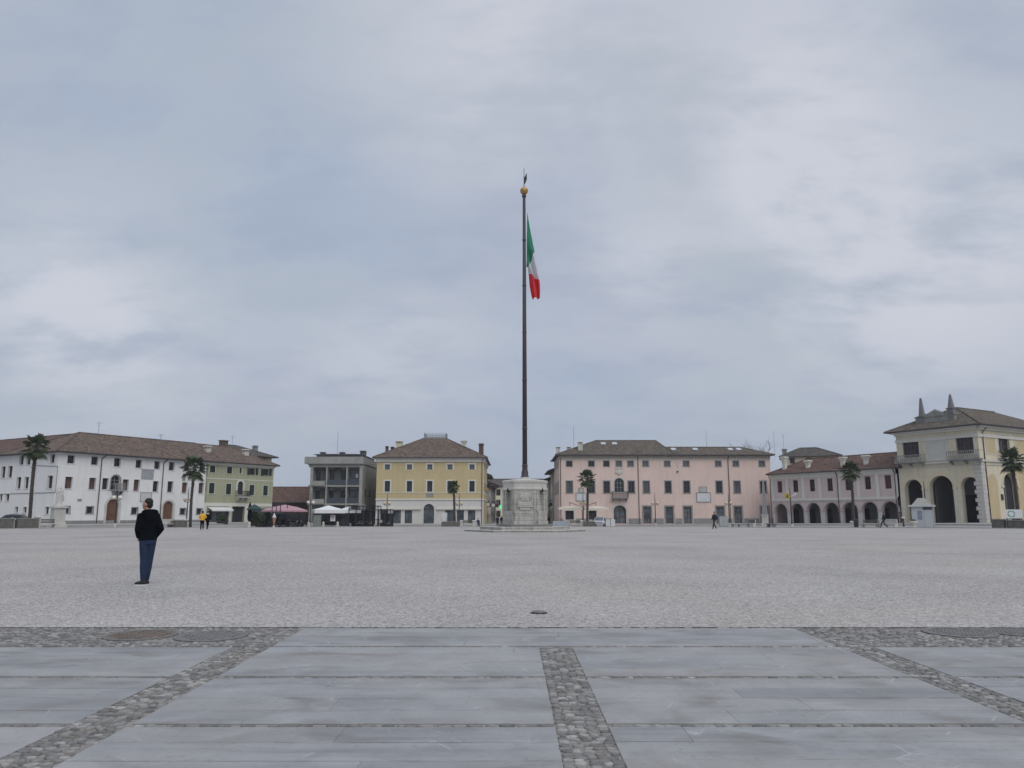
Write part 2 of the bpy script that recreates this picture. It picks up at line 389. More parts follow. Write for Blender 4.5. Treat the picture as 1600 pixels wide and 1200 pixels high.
def gravel_mat():
    m = bpy.data.materials.new('pale_gravel'); m.use_nodes = True; t = m.node_tree; ns = t.nodes; b = ns['Principled BSDF']
    b.inputs['Roughness'].default_value = .92; b.inputs['Specular IOR Level'].default_value = .2
    co = ns.new('ShaderNodeTexCoord')
    def vor(s):
        v = ns.new('ShaderNodeTexVoronoi'); v.inputs['Scale'].default_value = s; t.links.new(co.outputs['Object'], v.inputs['Vector'])
        sp = ns.new('ShaderNodeSeparateXYZ'); t.links.new(v.outputs['Color'], sp.inputs[0]); return sp.outputs[0], v.outputs['Distance']
    def nz(s, d, lo, hi):
        n = ns.new('ShaderNodeTexNoise'); n.inputs['Scale'].default_value = s; n.inputs['Detail'].default_value = d; t.links.new(co.outputs['Object'], n.inputs['Vector'])
        r = ns.new('ShaderNodeMapRange'); r.inputs[1].default_value = lo; r.inputs[2].default_value = hi; t.links.new(n.outputs['Fac'], r.inputs[0]); return r.outputs[0]
    def mx(f, x, y):
        n = ns.new('ShaderNodeMix'); n.data_type = 'RGBA'
        if isinstance(f, float): n.inputs[0].default_value = f
        else: t.links.new(f, n.inputs[0])
        for i, v in ((6, x), (7, y)):
            if isinstance(v, tuple): n.inputs[i].default_value = (*v, 1)
            else: t.links.new(v, n.inputs[i])
        return n.outputs[2]
    a, da = vor(34); c2, _ = vor(13)
    c = mx(a, (.17, .158, .148), (.53, .495, .465))
    c = mx(.30, c, mx(c2, (.17, .163, .158), (.50, .465, .44)))
    c = mx(nz(.22, 6, .35, .68), c, mx(a, (.22, .21, .205), (.56, .53, .51)))
    c = mx(nz(.09, 4, .5, .72), c, mx(a, (.25, .23, .21), (.50, .46, .42)))
    c = mx(nz(.16, 7, .50, .78), c, mx(a, (.15, .142, .135), (.43, .41, .39)))
    t.links.new(c, b.inputs['Base Color'])
    bp = ns.new('ShaderNodeBump'); bp.inputs['Strength'].default_value = .9; bp.inputs['Distance'].default_value = .012; bp.invert = True
    t.links.new(da, bp.inputs['Height']); t.links.new(bp.outputs[0], b.inputs['Normal'])
    return m
road_m = mat('grey_stone_road', (.27, .26, .25), .9, .12, .25, .3, 20, streak=0)
sheet('ground', -.05, road_m)
sheet('gravel', 0, gravel_mat(), clip=True)

# kerb of the inner hexagon
kb = MB()
def ring_strip(mb, s0, s1, h, d0=-.1):
    pts = []
    for k in range(7):
        a = k * math.pi / 3
        pts.append(Vector((math.cos(a), math.sin(a), 0)))
    for k in range(3):
        a, b_ = pts[k], pts[k + 1]; n = 40
        for i in range(n):
            q0 = a.lerp(b_, i / n); q1 = a.lerp(b_, (i + 1) / n); r0 = s0 / H3; r1 = s1 / H3
            c = []
            for q, r in ((q0, r0), (q1, r0), (q1, r1), (q0, r1)):
                x, y = POLE[0] + q.x * r, POLE[1] + q.y * r; c.append((x, y, gz(x, y)))
            mb.face([(x, y, z + h) for x, y, z in c])
            mb.face([(c[0][0], c[0][1], c[0][2] + d0), (c[1][0], c[1][1], c[1][2] + d0), (c[1][0], c[1][1], c[1][2] + h), (c[0][0], c[0][1], c[0][2] + h)])
            mb.face([(c[2][0], c[2][1], c[2][2] + d0), (c[3][0], c[3][1], c[3][2] + d0), (c[3][0], c[3][1], c[3][2] + h), (c[2][0], c[2][1], c[2][2] + h)])
ring_strip(kb, 49.6, 50.1, .07)
kerb_m = mat('kerb_stone', (.33, .315, .295), .9, .2, .6, .3, 10)
tag(kb.build('kerb', kerb_m), kind='structure')
kb = MB(); ring_strip(kb, 61.5, 61.9, .10); ring_strip(kb, 61.9, 70.4, .102, .0)
tag(kb.build('pavement', mat('pavement_stone', (.30, .29, .28), .9, .15, .5, .3, 12)), kind='structure')

# foreground slabs, course by course
BANDS = [10.68, 9.20, 7.52, 5.87, 4.22, 2.57, .9, -.8]
slab_m = island_mat('blue_grey_slabs', [(.222, .226, .235), (.285, .288, .294), (.25, .252, .258), (.30, .298, .294), (.265, .262, .258), (.288, .292, .300)], .55, .15, 35, .12, 2.2, spec=.35)
def slab_detail(m):   # chisel scratches, veins and darker streaks
    t = m.node_tree; ns = t.nodes; b = ns['Principled BSDF']; src = b.inputs['Base Color'].links[0].from_socket
    co = ns.new('ShaderNodeTexCoord')
    def mp(sc, rot=0):
        q = ns.new('ShaderNodeMapping'); q.inputs['Scale'].default_value = sc; q.inputs['Rotation'].default_value = (0, 0, rot); t.links.new(co.outputs['Object'], q.inputs[0]); return q.outputs[0]
    def nz(vec, s, d, lo, hi, dist=0):
        n = ns.new('ShaderNodeTexNoise'); n.inputs['Scale'].default_value = s; n.inputs['Detail'].default_value = d; n.inputs['Distortion'].default_value = dist; t.links.new(vec, n.inputs['Vector'])
        r = ns.new('ShaderNodeMapRange'); r.inputs[1].default_value = lo; r.inputs[2].default_value = hi; t.links.new(n.outputs['Fac'], r.inputs[0]); return r.outputs[0]
    def mul(a, k):
        n = ns.new('ShaderNodeMath'); n.operation = 'MULTIPLY'; t.links.new(a, n.inputs[0])
        if isinstance(k, float): n.inputs[1].default_value = k
        else: t.links.new(k, n.inputs[1])
        return n.outputs[0]
    def mx(f, x, y):
        n = ns.new('ShaderNodeMix'); n.data_type = 'RGBA'; t.links.new(f, n.inputs[0])
        for i, v in ((6, x), (7, y)):
            if isinstance(v, tuple): n.inputs[i].default_value = (*v, 1)
            else: t.links.new(v, n.inputs[i])
        return n.outputs[2]
    c = mx(mul(nz(mp((.5, 5, 1)), 1.2, 6, .5, .75), .5), src, (.135, .135, .142))
    c = mx(mul(nz(mp((.45, 1.0, 1), .25), .8, 5, .48, .66, .5), .5), c, (.30, .285, .27))
    c = mx(mul(nz(mp((.8, 1.3, 1), .1), 1.6, 8, .50, .70, .8), .75), c, (.165, .157, .148))
    c = mx(mul(nz(mp((1, 1, 1), .4), .45, 4, .52, .68, .4), .55), c, (.36, .354, .346))
    c = mx(mul(nz(mp((1, 1, 1)), 18, 6, .56, .72), .4), c, (.15, .145, .14))
    tw = ns.new('ShaderNodeTexWave'); tw.wave_type = 'RINGS'; tw.rings_direction = 'SPHERICAL'; tw.inputs['Scale'].default_value = .085; tw.inputs['Distortion'].default_value = .25; tw.inputs['Detail'].default_value = 2
    ml = ns.new('ShaderNodeMapping'); ml.inputs['Location'].default_value = (3.0, 6.5, 0); t.links.new(co.outputs['Object'], ml.inputs[0]); t.links.new(ml.outputs[0], tw.inputs['Vector'])
    rr_ = ns.new('ShaderNodeMapRange'); rr_.inputs[1].default_value = .93; rr_.inputs[2].default_value = 1.0; t.links.new(tw.outputs['Fac'], rr_.inputs[0])
    c = mx(mul(mul(rr_.outputs[0], nz(mp((1, 1, 1)), .35, 3, .45, .65)), .4), c, (.165, .165, .17))
    for rot, sc, off in ((.5, 1.1, 0), (-.7, .8, 3), (1.35, .6, 7)):
        v = ns.new('ShaderNodeTexVoronoi'); v.feature = 'DISTANCE_TO_EDGE'; v.inputs['Scale'].default_value = sc * 2.6
        t.links.new(mp((1, 1.4, 1), rot), v.inputs['Vector'])
        r = ns.new('ShaderNodeMapRange'); r.inputs[1].default_value = .0; r.inputs[2].default_value = .014; r.inputs[3].default_value = 1; r.inputs[4].default_value = 0; t.links.new(v.outputs['Distance'], r.inputs[0])
        k = mul(mul(r.outputs[0], nz(mp((1, 1, 1), off), 1.7 + off * .1, 3, .58, .66)), .5)
        c = mx(k, c, (.50, .50, .51))
    t.links.new(c, b.inputs['Base Color'])
slab_detail(slab_m)
XL, XR = -2.76, 3.75
STRIPS = [(-10.2, -9.77), (-3.19, XL), (.31, .69), (XR, 4.14), (10.6, 11.0)]
sb = MB()
def course(xa, xb, y0, y1):
    x = xa + rnd.uniform(-1.2, 0)
    while x < xb:
        wd = rnd.uniform(1.6, 4.8); a, b_ = max(x, xa), min(x + wd, xb); x += wd
        if b_ - a < .02: continue
        gx = .0008; g = rnd.choice((.0018, .0035, .0075)); dz = rnd.uniform(-.0015, .0008)
        c = .003
        nn = max(2, int((b_ - a) / .16)); J = lambda k: 0 if k in (0,) else rnd.choice((0, 0, .001, .002, .004, .007)) 
        bot = [(lerp(a + gx, b_ - gx, k / nn), y0 + g + J(k)) for k in range(nn + 1)]; top_ = [(lerp(b_ - gx, a + gx, k / nn), y1 - g - J(k)) for k in range(nn + 1)]
        lo = bot + top_; cxm, cym = (a + b_) / 2, (y0 + y1) / 2
        hi = [(x_ + c * (1 if x_ < a + .02 else -1 if x_ > b_ - .02 else 0), y_ + (c if y_ < cym else -c)) for x_, y_ in lo]
        l = [sb.p((*q, -.03)) for q in lo]; m_ = [sb.p((*q, dz - .003)) for q in lo]; h = [sb.p((*q, dz)) for q in hi]
        sb.idx(h); N_ = len(lo)
        for k in range(N_):
            sb.idx((l[k], l[(k + 1) % N_], m_[(k + 1) % N_], m_[k])); sb.idx((m_[k], m_[(k + 1) % N_], h[(k + 1) % N_], h[k]))
JW = .045
for bi, (yt, yb) in enumerate(zip(BANDS, BANDS[1:])):
    if bi == 0: segs = [(XL, XR)]
    else: segs = [(-16, -10.2), (-9.77, -3.19), (XL, .31), (.69, XR), (4.14, 10.6), (11.0, 17)]
    for xa, xb in segs:
        n = 4; ys = [yb + JW]; 
        for k in range(1, n): ys.append(yb + JW + (yt - yb - 2 * JW) * (k + rnd.uniform(-.12, .12)) / n)
        ys.append(yt - JW)
        for a, b_ in zip(ys, ys[1:]): course(xa, xb, a, b_)
tag(sb.build('slab_pavement', slab_m), kind='structure')
bed = MB(); bed.box(-40, 40, -8, 10.76, -.045, -.012)
tag(bed.build('mortar_bed', mat('mortar', (.26, .245, .225), .95, .25, 5, .6, 70)), kind='structure')
cobble_m = island_mat('cobbles', [(.125, .122, .12), (.17, .165, .16), (.245, .238, .226), (.14, .135, .13), (.195, .18, .168), (.35, .342, .325), (.155, .152, .15), (.22, .21, .198), (.285, .277, .262)], .8, .5, 90, .22, 25)
cb = MB(); cuts_h = []
def cobble(x, y, a, b_, rot, h):
    n = 9; z0 = -.022; ca, sa = math.cos(rot), math.sin(rot)
    jit = [rnd.uniform(.82, 1.12) for _ in range(n)]
    rings = []
    for rr, zz in ((1.0, z0), (.98, h * .45), (.74, h * .9)):
        r = []
        for k in range(n):
            t = 2 * math.pi * k / n; u, v = a * rr * jit[k] * math.cos(t), b_ * rr * jit[k] * math.sin(t)
            r.append(cb.p((x + u * ca - v * sa, y + u * sa + v * ca, zz - .004)))
        rings.append(r)
    top = cb.p((x, y, h - .004))
    for r0, r1 in zip(rings, rings[1:]):
        for k in range(n): cb.idx((r0[k], r0[(k + 1) % n], r1[(k + 1) % n], r1[k]))
    for k in range(n): cb.idx((rings[-1][k], rings[-1][(k + 1) % n], top))
HOLES = []
for px, py, r in ((220, 992, .44), (330, 993.5, .44), (1499, 988, .44), (1592, 987, .40)):
    p = on_ground(px, py); HOLES.append((p.x, p.y, r))
def cobble_area(x0, x1, y0, y1, sp=.074):
    y = y0 + sp * .4; j = 0
    while y < y1 - .02:
        x = x0 + (sp * .5 if j % 2 else .03)
        while x < x1 - .02:
            qx, qy = x + rnd.uniform(-.015, .015), y + rnd.uniform(-.012, .012)
            if not any((qx - hx) ** 2 + (qy - hy) ** 2 < (hr + .05) ** 2 for hx, hy, hr in HOLES):
                s_ = rnd.choice((.75, .9, 1, 1, 1.15)) * sp * .5
                cobble(min(max(qx, x0 + .035), x1 - .035), qy, s_ * rnd.uniform(.95, 1.3), s_ * rnd.uniform(.72, .98), rnd.uniform(-.5, .5), rnd.uniform(.0, .011))
            x += sp * rnd.uniform(.9, 1.15)
        y += sp * .86; j += 1
cobble_area(-16, XL, 9.20, 10.68); cobble_area(XR, 17, 9.20, 10.68)
for a, b_ in STRIPS[1:4]: cobble_area(a, b_, 3.0, 9.20)
for yj in BANDS[:5]:
    x = -14
    while x < 15:
        l = rnd.uniform(.05, .13)
        if not any(a < x < b_ for a, b_ in STRIPS) and not (yj == BANDS[0] and not XL < x < XR) and not (yj == BANDS[1] and not XL - .5 < x < XR + .4) and rnd.random() < .9:
            cobble(x, yj + rnd.uniform(-.006, .006), l * .52, rnd.uniform(.026, .038), rnd.uniform(-.06, .06), rnd.uniform(-.004, .008))
        x += l * 1.02
tag(cb.build('cobblestones', cobble_m, smooth=True), 'rounded grey, brown and cream cobbles set in mortar between the slabs', None, kind='stuff')

rust = mat('rusty_iron', (.15, .122, .102), .85, .3, 6, .5, 50); iron = mat('grey_cast_iron', (.165, .16, .158), .8, .25, 6, .5, 50)
mlabels = ['rusty brown round manhole cover in the cobbles on the left, nearer the edge', 'grey round manhole cover in the cobbles just right of the rusty one', 'dark round manhole cover in the cobbles on the right side', 'round manhole cover in the cobbles at the right edge of the view']
for i, (hx, hy, hr) in enumerate(HOLES):
    t = thing('manhole_cover', mlabels[i], 'manhole cover', (hx, hy, 0), 0, 'round covers in the cobbles')
    a = MB(); a.lathe(0, 0, [(hr, -.03), (hr, .006), (hr - .04, .008), (hr - .045, .002)], 40); a.build('rim', iron, t)
    c = MB(); c.lathe(0, 0, [(hr - .05, -.02), (hr - .052, .004), (.02, .007)], 40)
    for k in range(-3, 4):
        for j in range(-3, 4):
            if math.hypot(k, j) < 3.4: c.box(k * .1 - .03, k * .1 + .03, j * .1 - .02, j * .1 + .02, .004, .011)
    c.build('lid', rust if i == 0 else iron, t)
p = on_ground(842, 958)
t = thing('drain_cover', 'small dark round metal cover standing proud of the pale gravel', 'drain cover', p)
a = MB(); a.lathe(0, 0, [(.10, -.02), (.10, .022), (.088, .034), (.03, .038)], 28); a.build('lid', iron, t, True)
a = MB(); a.lathe(0, 0, [(.13, -.02), (.13, .012), (.10, .014)], 28); a.build('rim', metal_d, t)

# ------------------------------------------------------------------ facades
class Fac:
    def __init__(s, P, d, zb=None):
        s.P = Vector((P[0], P[1])); s.d = Vector(d).normalized(); s.ang = math.atan2(s.d.y, s.d.x)
        s.zb = gz(*P) if zb is None else zb
        s.M = Matrix.Translation((P[0], P[1], s.zb)) @ Matrix.Rotation(s.ang, 4, 'Z'); s.n = Vector((-s.d.y, s.d.x)); s.ops = []; s.rel = Matrix()
    def uz(s, px, py):
        d = ray(px, py); dn = d.x * s.n.x + d.y * s.n.y; t = (s.P.x * s.n.x + s.P.y * s.n.y) / dn
        q = d * t
        return (q.x - s.P.x) * s.d.x + (q.y - s.P.y) * s.d.y, q.z + CAMH - s.zb
    def u(s, px, py=780): return s.uz(px, py)[0]
    def z(s, px, py): return s.uz(px, py)[1]
    def world(s, u, y=0, z=0): return s.M @ Vector((u, y, z))
def s_point(px, sector):   # where the column px meets the hexagon wall line
    k = (px - 800) / 1205.0
    nx, ny = {'L': (-H3, .5), 'R': (H3, .5), 'F': (0, 1)}[sector]
    Y = (A_HEX + POLE[0] * nx + POLE[1] * ny) / (k * nx + ny)
    return k * Y, Y
DL = (.5, H3); DR = (.5, -H3); DF = (1, 0)

def arch_pts(x0, x1, zs, rz, n=14):
    c = (x0 + x1) / 2; r = (x1 - x0) / 2
    return [(c - r * math.cos(math.pi * i / n), zs + rz * math.sin(math.pi * i / n)) for i in range(n + 1)]
def wall(mb, x0, x1, z0, z1, ops, m=0, mr=None, y=0.):
    mr = m if mr is None else mr
    xs = sorted({x0, x1, *[min(max(o[i], x0), x1) for o in ops for i in (0, 1)]}); zs = sorted({z0, z1, *[min(max(o[i], z0), z1) for o in ops for i in (2, 3)]})
    for a, b_ in zip(xs, xs[1:]):
        if b_ - a < 1e-5: continue
        for c, d in zip(zs, zs[1:]):
            if d - c < 1e-5: continue
            u, v = (a + b_) / 2, (c + d) / 2
            if any(o[0] < u < o[1] and o[2] < v < o[3] for o in ops): continue
            mb.face([(a, y, c), (b_, y, c), (b_, y, d), (a, y, d)], m)
    for o in ops:
        a, b_, c, d, rz, dep = o[:6]; zs_ = d - rz
        mb.face([(a, y, c), (a, y, zs_), (a, y + dep, zs_), (a, y + dep, c)], mr); mb.face([(b_, y, c), (b_, y, zs_), (b_, y + dep, zs_), (b_, y + dep, c)], mr)
        mb.face([(a, y, c), (b_, y, c), (b_, y + dep, c), (a, y + dep, c)], mr)
        if rz <= 0: mb.face([(a, y, d), (b_, y, d), (b_, y + dep, d), (a, y + dep, d)], mr)
        else:
            P = arch_pts(a, b_, zs_, rz)
            for (xa, za), (xb, zb) in zip(P, P[1:]):
                mb.face([(xa, y, za), (xb, y, zb), (xb, y, d), (xa, y, d)], m)
                mb.face([(xa, y, za), (xb, y, zb), (xb, y + dep, zb), (xa, y + dep, za)], mr)
def surround(mb, a, b_, c, d, rz, wdt, y0, y1, sill=True):
    zs = d - rz
    mb.box(a - wdt, a, y0, y1, c, zs); mb.box(b_, b_ + wdt, y0, y1, c, zs)
    if rz <= 0: mb.box(a - wdt, b_ + wdt, y0, y1, d, d + wdt)
    else:
        P = arch_pts(a, b_, zs, rz); Q = arch_pts(a - wdt, b_ + wdt, zs, rz + wdt)
        for i in range(len(P) - 1):
            A, B, C, D = P[i], P[i + 1], Q[i + 1], Q[i]
            mb.face([(A[0], y0, A[1]), (B[0], y0, B[1]), (C[0], y0, C[1]), (D[0], y0, D[1])])
            mb.face([(D[0], y0, D[1]), (C[0], y0, C[1]), (C[0], y1, C[1]), (D[0], y1, D[1])])
    if sill: mb.box(a - wdt - .05, b_ + wdt + .05, y0 - .05, y1, c - wdt * .7, c)
def add_window(parent, M, a, b_, c, d, rz=0., dep=.25, fm=None, pm=None, cols=2, rows=2, fw=.07, sur=None, sm_=None, sill=True, name='window', pane=True):
    fm = fm or darkframe; pm = pm or glass
    f = MB(M); y0, y1 = dep - .06, dep
    zs = d - rz
    f.box(a, a + fw, y0, y1, c, zs); f.box(b_ - fw, b_, y0, y1, c, zs); f.box(a + fw, b_ - fw, y0, y1, c, c + fw)
    if rz <= 0: f.box(a + fw, b_ - fw, y0, y1, d - fw, d)
    else:
        P = arch_pts(a, b_, zs, rz); Q = arch_pts(a + fw, b_ - fw, zs, max(rz - fw, .01))
        for i in range(len(P) - 1):
            f.face([(P[i][0], y0, P[i][1]), (P[i + 1][0], y0, P[i + 1][1]), (Q[i + 1][0], y0, Q[i + 1][1]), (Q[i][0], y0, Q[i][1])])
            f.face([(Q[i][0], y0, Q[i][1]), (Q[i + 1][0], y0, Q[i + 1][1]), (Q[i + 1][0], y1, Q[i + 1][1]), (Q[i][0], y1, Q[i][1])])
        f.box(a + fw, b_ - fw, y0 + .005, y1, zs - fw * .5, zs + fw * .5)
    for k in range(1, cols):
        x = lerp(a, b_, k / cols); f.box(x - fw * .5, x + fw * .5, y0 + .01, y1, c + fw, (d if rz <= 0 else zs + rz * .95) - fw)
    for k in range(1, rows):
        z = lerp(c, zs, k / rows); f.box(a + fw, b_ - fw, y0 + .015, y1, z - fw * .4, z + fw * .4)
    o = f.build(name, fm, parent)
    if pane:
        q = MB(M); yy = dep + .01
        pts = [(a, yy, c), (b_, yy, c), (b_, yy, zs), (a, yy, zs)] if rz <= 0 else [(a, yy, c), (b_, yy, c)] + [(x, yy, z) for x, z in reversed(arch_pts(a, b_, zs, rz))]
        q.face(pts); q.build('pane', pm, o)
    if sur:
        sq = MB(M); surround(sq, a, b_, c, d, rz, sur, -.04, .02, sill); sq.build('surround', sm_ or greystone, o)
    return o
def add_door(parent, M, a, b_, c, d, rz=0., dep=.25, dm=None, sur=None, sm_=None, leaves=2):
    f = MB(M); zs = d - rz; y = dep - .05
    pts = [(a, y, c), (b_, y, c), (b_, y, d), (a, y, d)] if rz <= 0 else [(a, y, c), (b_, y, c)] + [(x, y, z) for x, z in reversed(arch_pts(a, b_, zs, rz))]
    f.face(pts)
    n = max(4, int((b_ - a) / .3))
    for k in range(n):
        x0, x1 = lerp(a, b_, k / n) + .012, lerp(a, b_, (k + 1) / n) - .012
        f.box(x0, x1, y - .03, y, c + .05, zs - .03)
    for k in range(leaves):
        x0, x1 = lerp(a, b_, k / leaves), lerp(a, b_, (k + 1) / leaves)
        for zz in (.15, .5, .9): f.box(x0 + .03, x1 - .03, y - .055, y - .03, c + (zs - c) * zz - .07, c + (zs - c) * zz + .07)
    o = f.build('door', dm or brown_w, parent)
    h = MB(M); h.ball(((a + b_) / 2 + .12, y - .09, c + 1.1), .05, n=8, h=6); h.build('handle', metal_d, o)
    if sur:
        sq = MB(M); surround(sq, a, b_, c, d, rz, sur, -.07, .02, False); sq.build('surround', sm_ or lime, o)
    return o
class Bld:
    def __init__(s, name, label, F, cat='building', group=None):
        s.F = F; s.root = thing(name, label, cat, (F.P.x, F.P.y, F.zb), F.ang, group); s.inv = F.M.inverted()
    def fac(s, P, d): 
        f = Fac(P, d, s.F.zb); f.rel = s.inv @ f.M; return f
    def rect(s, F, px, yt, yb, wp):
        ym = (yt + yb) / 2; a, b_ = F.u(px - wp / 2, ym), F.u(px + wp / 2, ym)
        return a, b_, F.z(px, yb), F.z(px, yt)
    def win(s, px, yt, yb, wp, F=None, arch=0., dep=.25, **kw):
        F = F or s.F; a, b_, c, d = s.rect(F, px, yt, yb, wp); c = max(c, .02)
        rz = (b_ - a) / 2 * arch; F.ops.append((a, b_, c, d, rz, dep))
        return add_window(s.root, F.rel, a, b_, c, d, rz, dep, **kw)
    def door(s, px, yt, wp, F=None, arch=0., dep=.25, **kw):
        F = F or s.F; a, b_, c, d = s.rect(F, px, yt, 812, wp)
        rz = (b_ - a) / 2 * arch; F.ops.append((a, b_, .02, d, rz, dep))
        return add_door(s.root, F.rel, a, b_, .02, d, rz, dep, **kw)
    def hole(s, px, yt, wp, F=None, arch=1., dep=.5):
        F = F or s.F; a, b_, c, d = s.rect(F, px, yt, 805, wp); rz = (b_ - a) / 2 * arch
        F.ops.append((a, b_, -.3, d, rz, dep)); return a, b_, d, rz
    def part(s, name, mb, m, smooth=False, label=None): 
        o = mb.build(name, m, s.root, smooth)
        if label: o['label'] = label
        return o
    def pipe(s, u, zt, F=None, yo=-.09, elbow=.5):
        F = F or s.F; q = MB(F.rel); q.tube([(u, yo, -.1), (u, yo, zt - .8), (u, yo, zt - .7), (u + elbow, yo - .35, zt - .1)], .065, 8)
        for k in range(1, int(zt / 2.2)): q.lathe(u, yo, [(.085, k * 2.2 - .03), (.085, k * 2.2 + .03)], 8)
        s.part('downpipe', q, pipe_m)
    def panel(s, name, px0, px1, y0, y1, m, F=None, th=.06, fr=None, fm=None):
        F = F or s.F; ym = (y0 + y1) / 2; a, b_ = F.u(px0, ym), F.u(px1, ym); xm = (px0 + px1) / 2; d, c = F.z(xm, y0), F.z(xm, y1)
        q = MB(F.rel); q.box(a, b_, -th, .0, c, d); o = s.part(name, q, m)
        if fr:
            q = MB(F.rel); g = fr
            q.box(a - g, a, -th - .03, 0, c - g, d + g); q.box(b_, b_ + g, -th - .03, 0, c - g, d + g); q.box(a, b_, -th - .03, 0, d, d + g); q.box(a, b_, -th - .03, 0, c - g, c); q.build('border', fm or greystone, o)
        return o, (a, b_, c, d)
def balcony(b, F, a, b_, z, rail_h=.95, dep=.9, slab=greystone, rail=metal_d, solid=False):
    q = MB(F.rel); q.box(a, b_, -dep, .0, z - .16, z)
    for x in (a + .25, b_ - .25, (a + b_) / 2): q.box(x - .09, x + .09, -dep * .75, 0, z - .45, z - .16); q.box(x - .09, x + .09, -dep * .4, 0, z - .65, z - .45)
    o = b.part('balcony', q, slab)
    q = MB(F.rel)
    q.box(a, b_, -dep, -dep + .07, z + rail_h - .07, z + rail_h); q.box(a, a + .07, -dep + .07, 0, z + rail_h - .07, z + rail_h); q.box(b_ - .07, b_, -dep + .07, 0, z + rail_h - .07, z + rail_h)
    if solid:
        q.box(a, b_, -dep + .01, -dep + .08, z, z + .12)
        n = max(3, int((b_ - a) / .28))
        for k in range(n + 1):
            x = lerp(a + .08, b_ - .08, k / n); q.lathe(x, -dep + .05, [(.05, z + .1), (.09, z + .35), (.045, z + .6), (.08, z + rail_h - .07)], 6)
    else:
        n = max(4, int((b_ - a) / .13))
        for k in range(n + 1):
            x = lerp(a + .03, b_ - .03, k / n); q.box(x - .022, x + .022, -dep + .02, -dep + .05, z, z + rail_h - .07)
        for k in range(6):
            y = lerp(-dep + .06, -.05, k / 5)
            for x in (a + .03, b_ - .03): q.box(x - .014, x + .014, y - .014, y + .014, z, z + rail_h - .07)
    q.build('railing', rail, o)
def hip_roof(mb, x0, x1, y0, y1, z, rise, ov=.6, hl=1., hr=1., th=.14, ridge_y=None, mt=0, me=1, mc=0):
    """hip (hl/hr = hip run as fraction of half depth; 0 = gable) over a rectangle"""
    X0, X1, Y0, Y1 = x0 - ov, x1 + ov, y0 - ov, y1 + ov; ry = (y0 + y1) / 2 if ridge_y is None else ridge_y
    hd = (Y1 - Y0) / 2; slope = rise / (hd - ov) if hd > ov else .4; ze = z - slope * ov * .3; zr = z + rise
    A, B, C, D = (X0, Y0, ze), (X1, Y0, ze), (X1, Y1, ze), (X0, Y1, ze)
    E, G = (X0 + hl * hd, ry, zr), (X1 - hr * hd, ry, zr)
    mb.face([A, B, G, E], mt); mb.face([C, D, E, G], mt); mb.face([D, A, E], mt); mb.face([B, C, G], mt)
    lo = [(q[0], q[1], q[2] - th) for q in (A, B, C, D)]
    for k, (p, q) in enumerate(((A, B), (B, C), (C, D), (D, A))):
        mb.face([p, q, (q[0], q[1], q[2] - th), (p[0], p[1], p[2] - th)], me)
    mb.face(lo, me)
    for p, q in ((E, G), (A, E), (D, E), (B, G), (C, G)):
        v = Vector(q) - Vector(p)
        if v.length > .3: mb.tube([Vector(p) + Vector((0, 0, .01)), Vector(q) + Vector((0, 0, .01))], .11, 6, mc)
    mb.tube([(X0, Y0 - .05, ze - .04), (X1, Y0 - .05, ze - .04)], .09, 6, me)
def chimney(b, x, y, z0, z1, hw=.35, m=None, flare=False, cap=None, label=None):
    q = MB()
    if flare:
        q.frustum(x, y, z0, z0 + (z1 - z0) * .62, hw * .8, hw * .8, hw * .8, hw * .8); q.frustum(x, y, z0 + (z1 - z0) * .62, z1 - .25, hw * .85, hw * .85, hw * 1.3, hw * 1.3)
        q.box(x - hw * 1.5, x + hw * 1.5, y - hw * 1.5, y + hw * 1.5, z1 - .25, z1 - .1); q.box(x - hw * 1.3, x + hw * 1.3, y - hw * 1.3, y + hw * 1.3, z1 - .1, z1)
    else:
        q.box(x - hw, x + hw, y - hw, y + hw, z0, z1 - .42); q.box(x - hw * 1.15, x + hw * 1.15, y - hw * 1.15, y + hw * 1.15, z1 - .42, z1 - .36)
        for sx in (-1, 1):
            for sy in (-1, 1): q.box(x + sx * hw * .8 - .07, x + sx * hw * .8 + .07, y + sy * hw * .8 - .07, y + sy * hw * .8 + .07, z1 - .36, z1 - .14)
        q.box(x - hw * .5, x + hw * .5, y - hw * .5, y + hw * .5, z1 - .36, z1 - .145)
        q.frustum(x, y, z1 - .14, z1, hw * 1.35, hw * 1.35, hw * .9, hw * .9)
    return b.part('chimney', q, m or offwhite)
def antenna(p, h, label, kind=0):
    t = thing('antenna', label, 'antenna', p, rnd.uniform(-.4, .4), 'rooftop aerials')
    q = MB(); q.tube([(0, 0, -.6), (0, 0, h)], .022, 6); q.build('mast', metal_d, t)
    if kind:
        q = MB(); q.tube([(-.5, 0, h - .2), (.5, 0, h - .2)], .013, 5)
        for k in range(6): x = -.45 + k * .18; q.tube([(x, -.25, h - .2), (x, .25, h - .2)], .009, 4)
        q.tube([(-.3, .0, h - .6), (.3, .0, h - .6)], .013, 5)
        q.build('aerial', metal_d, t)

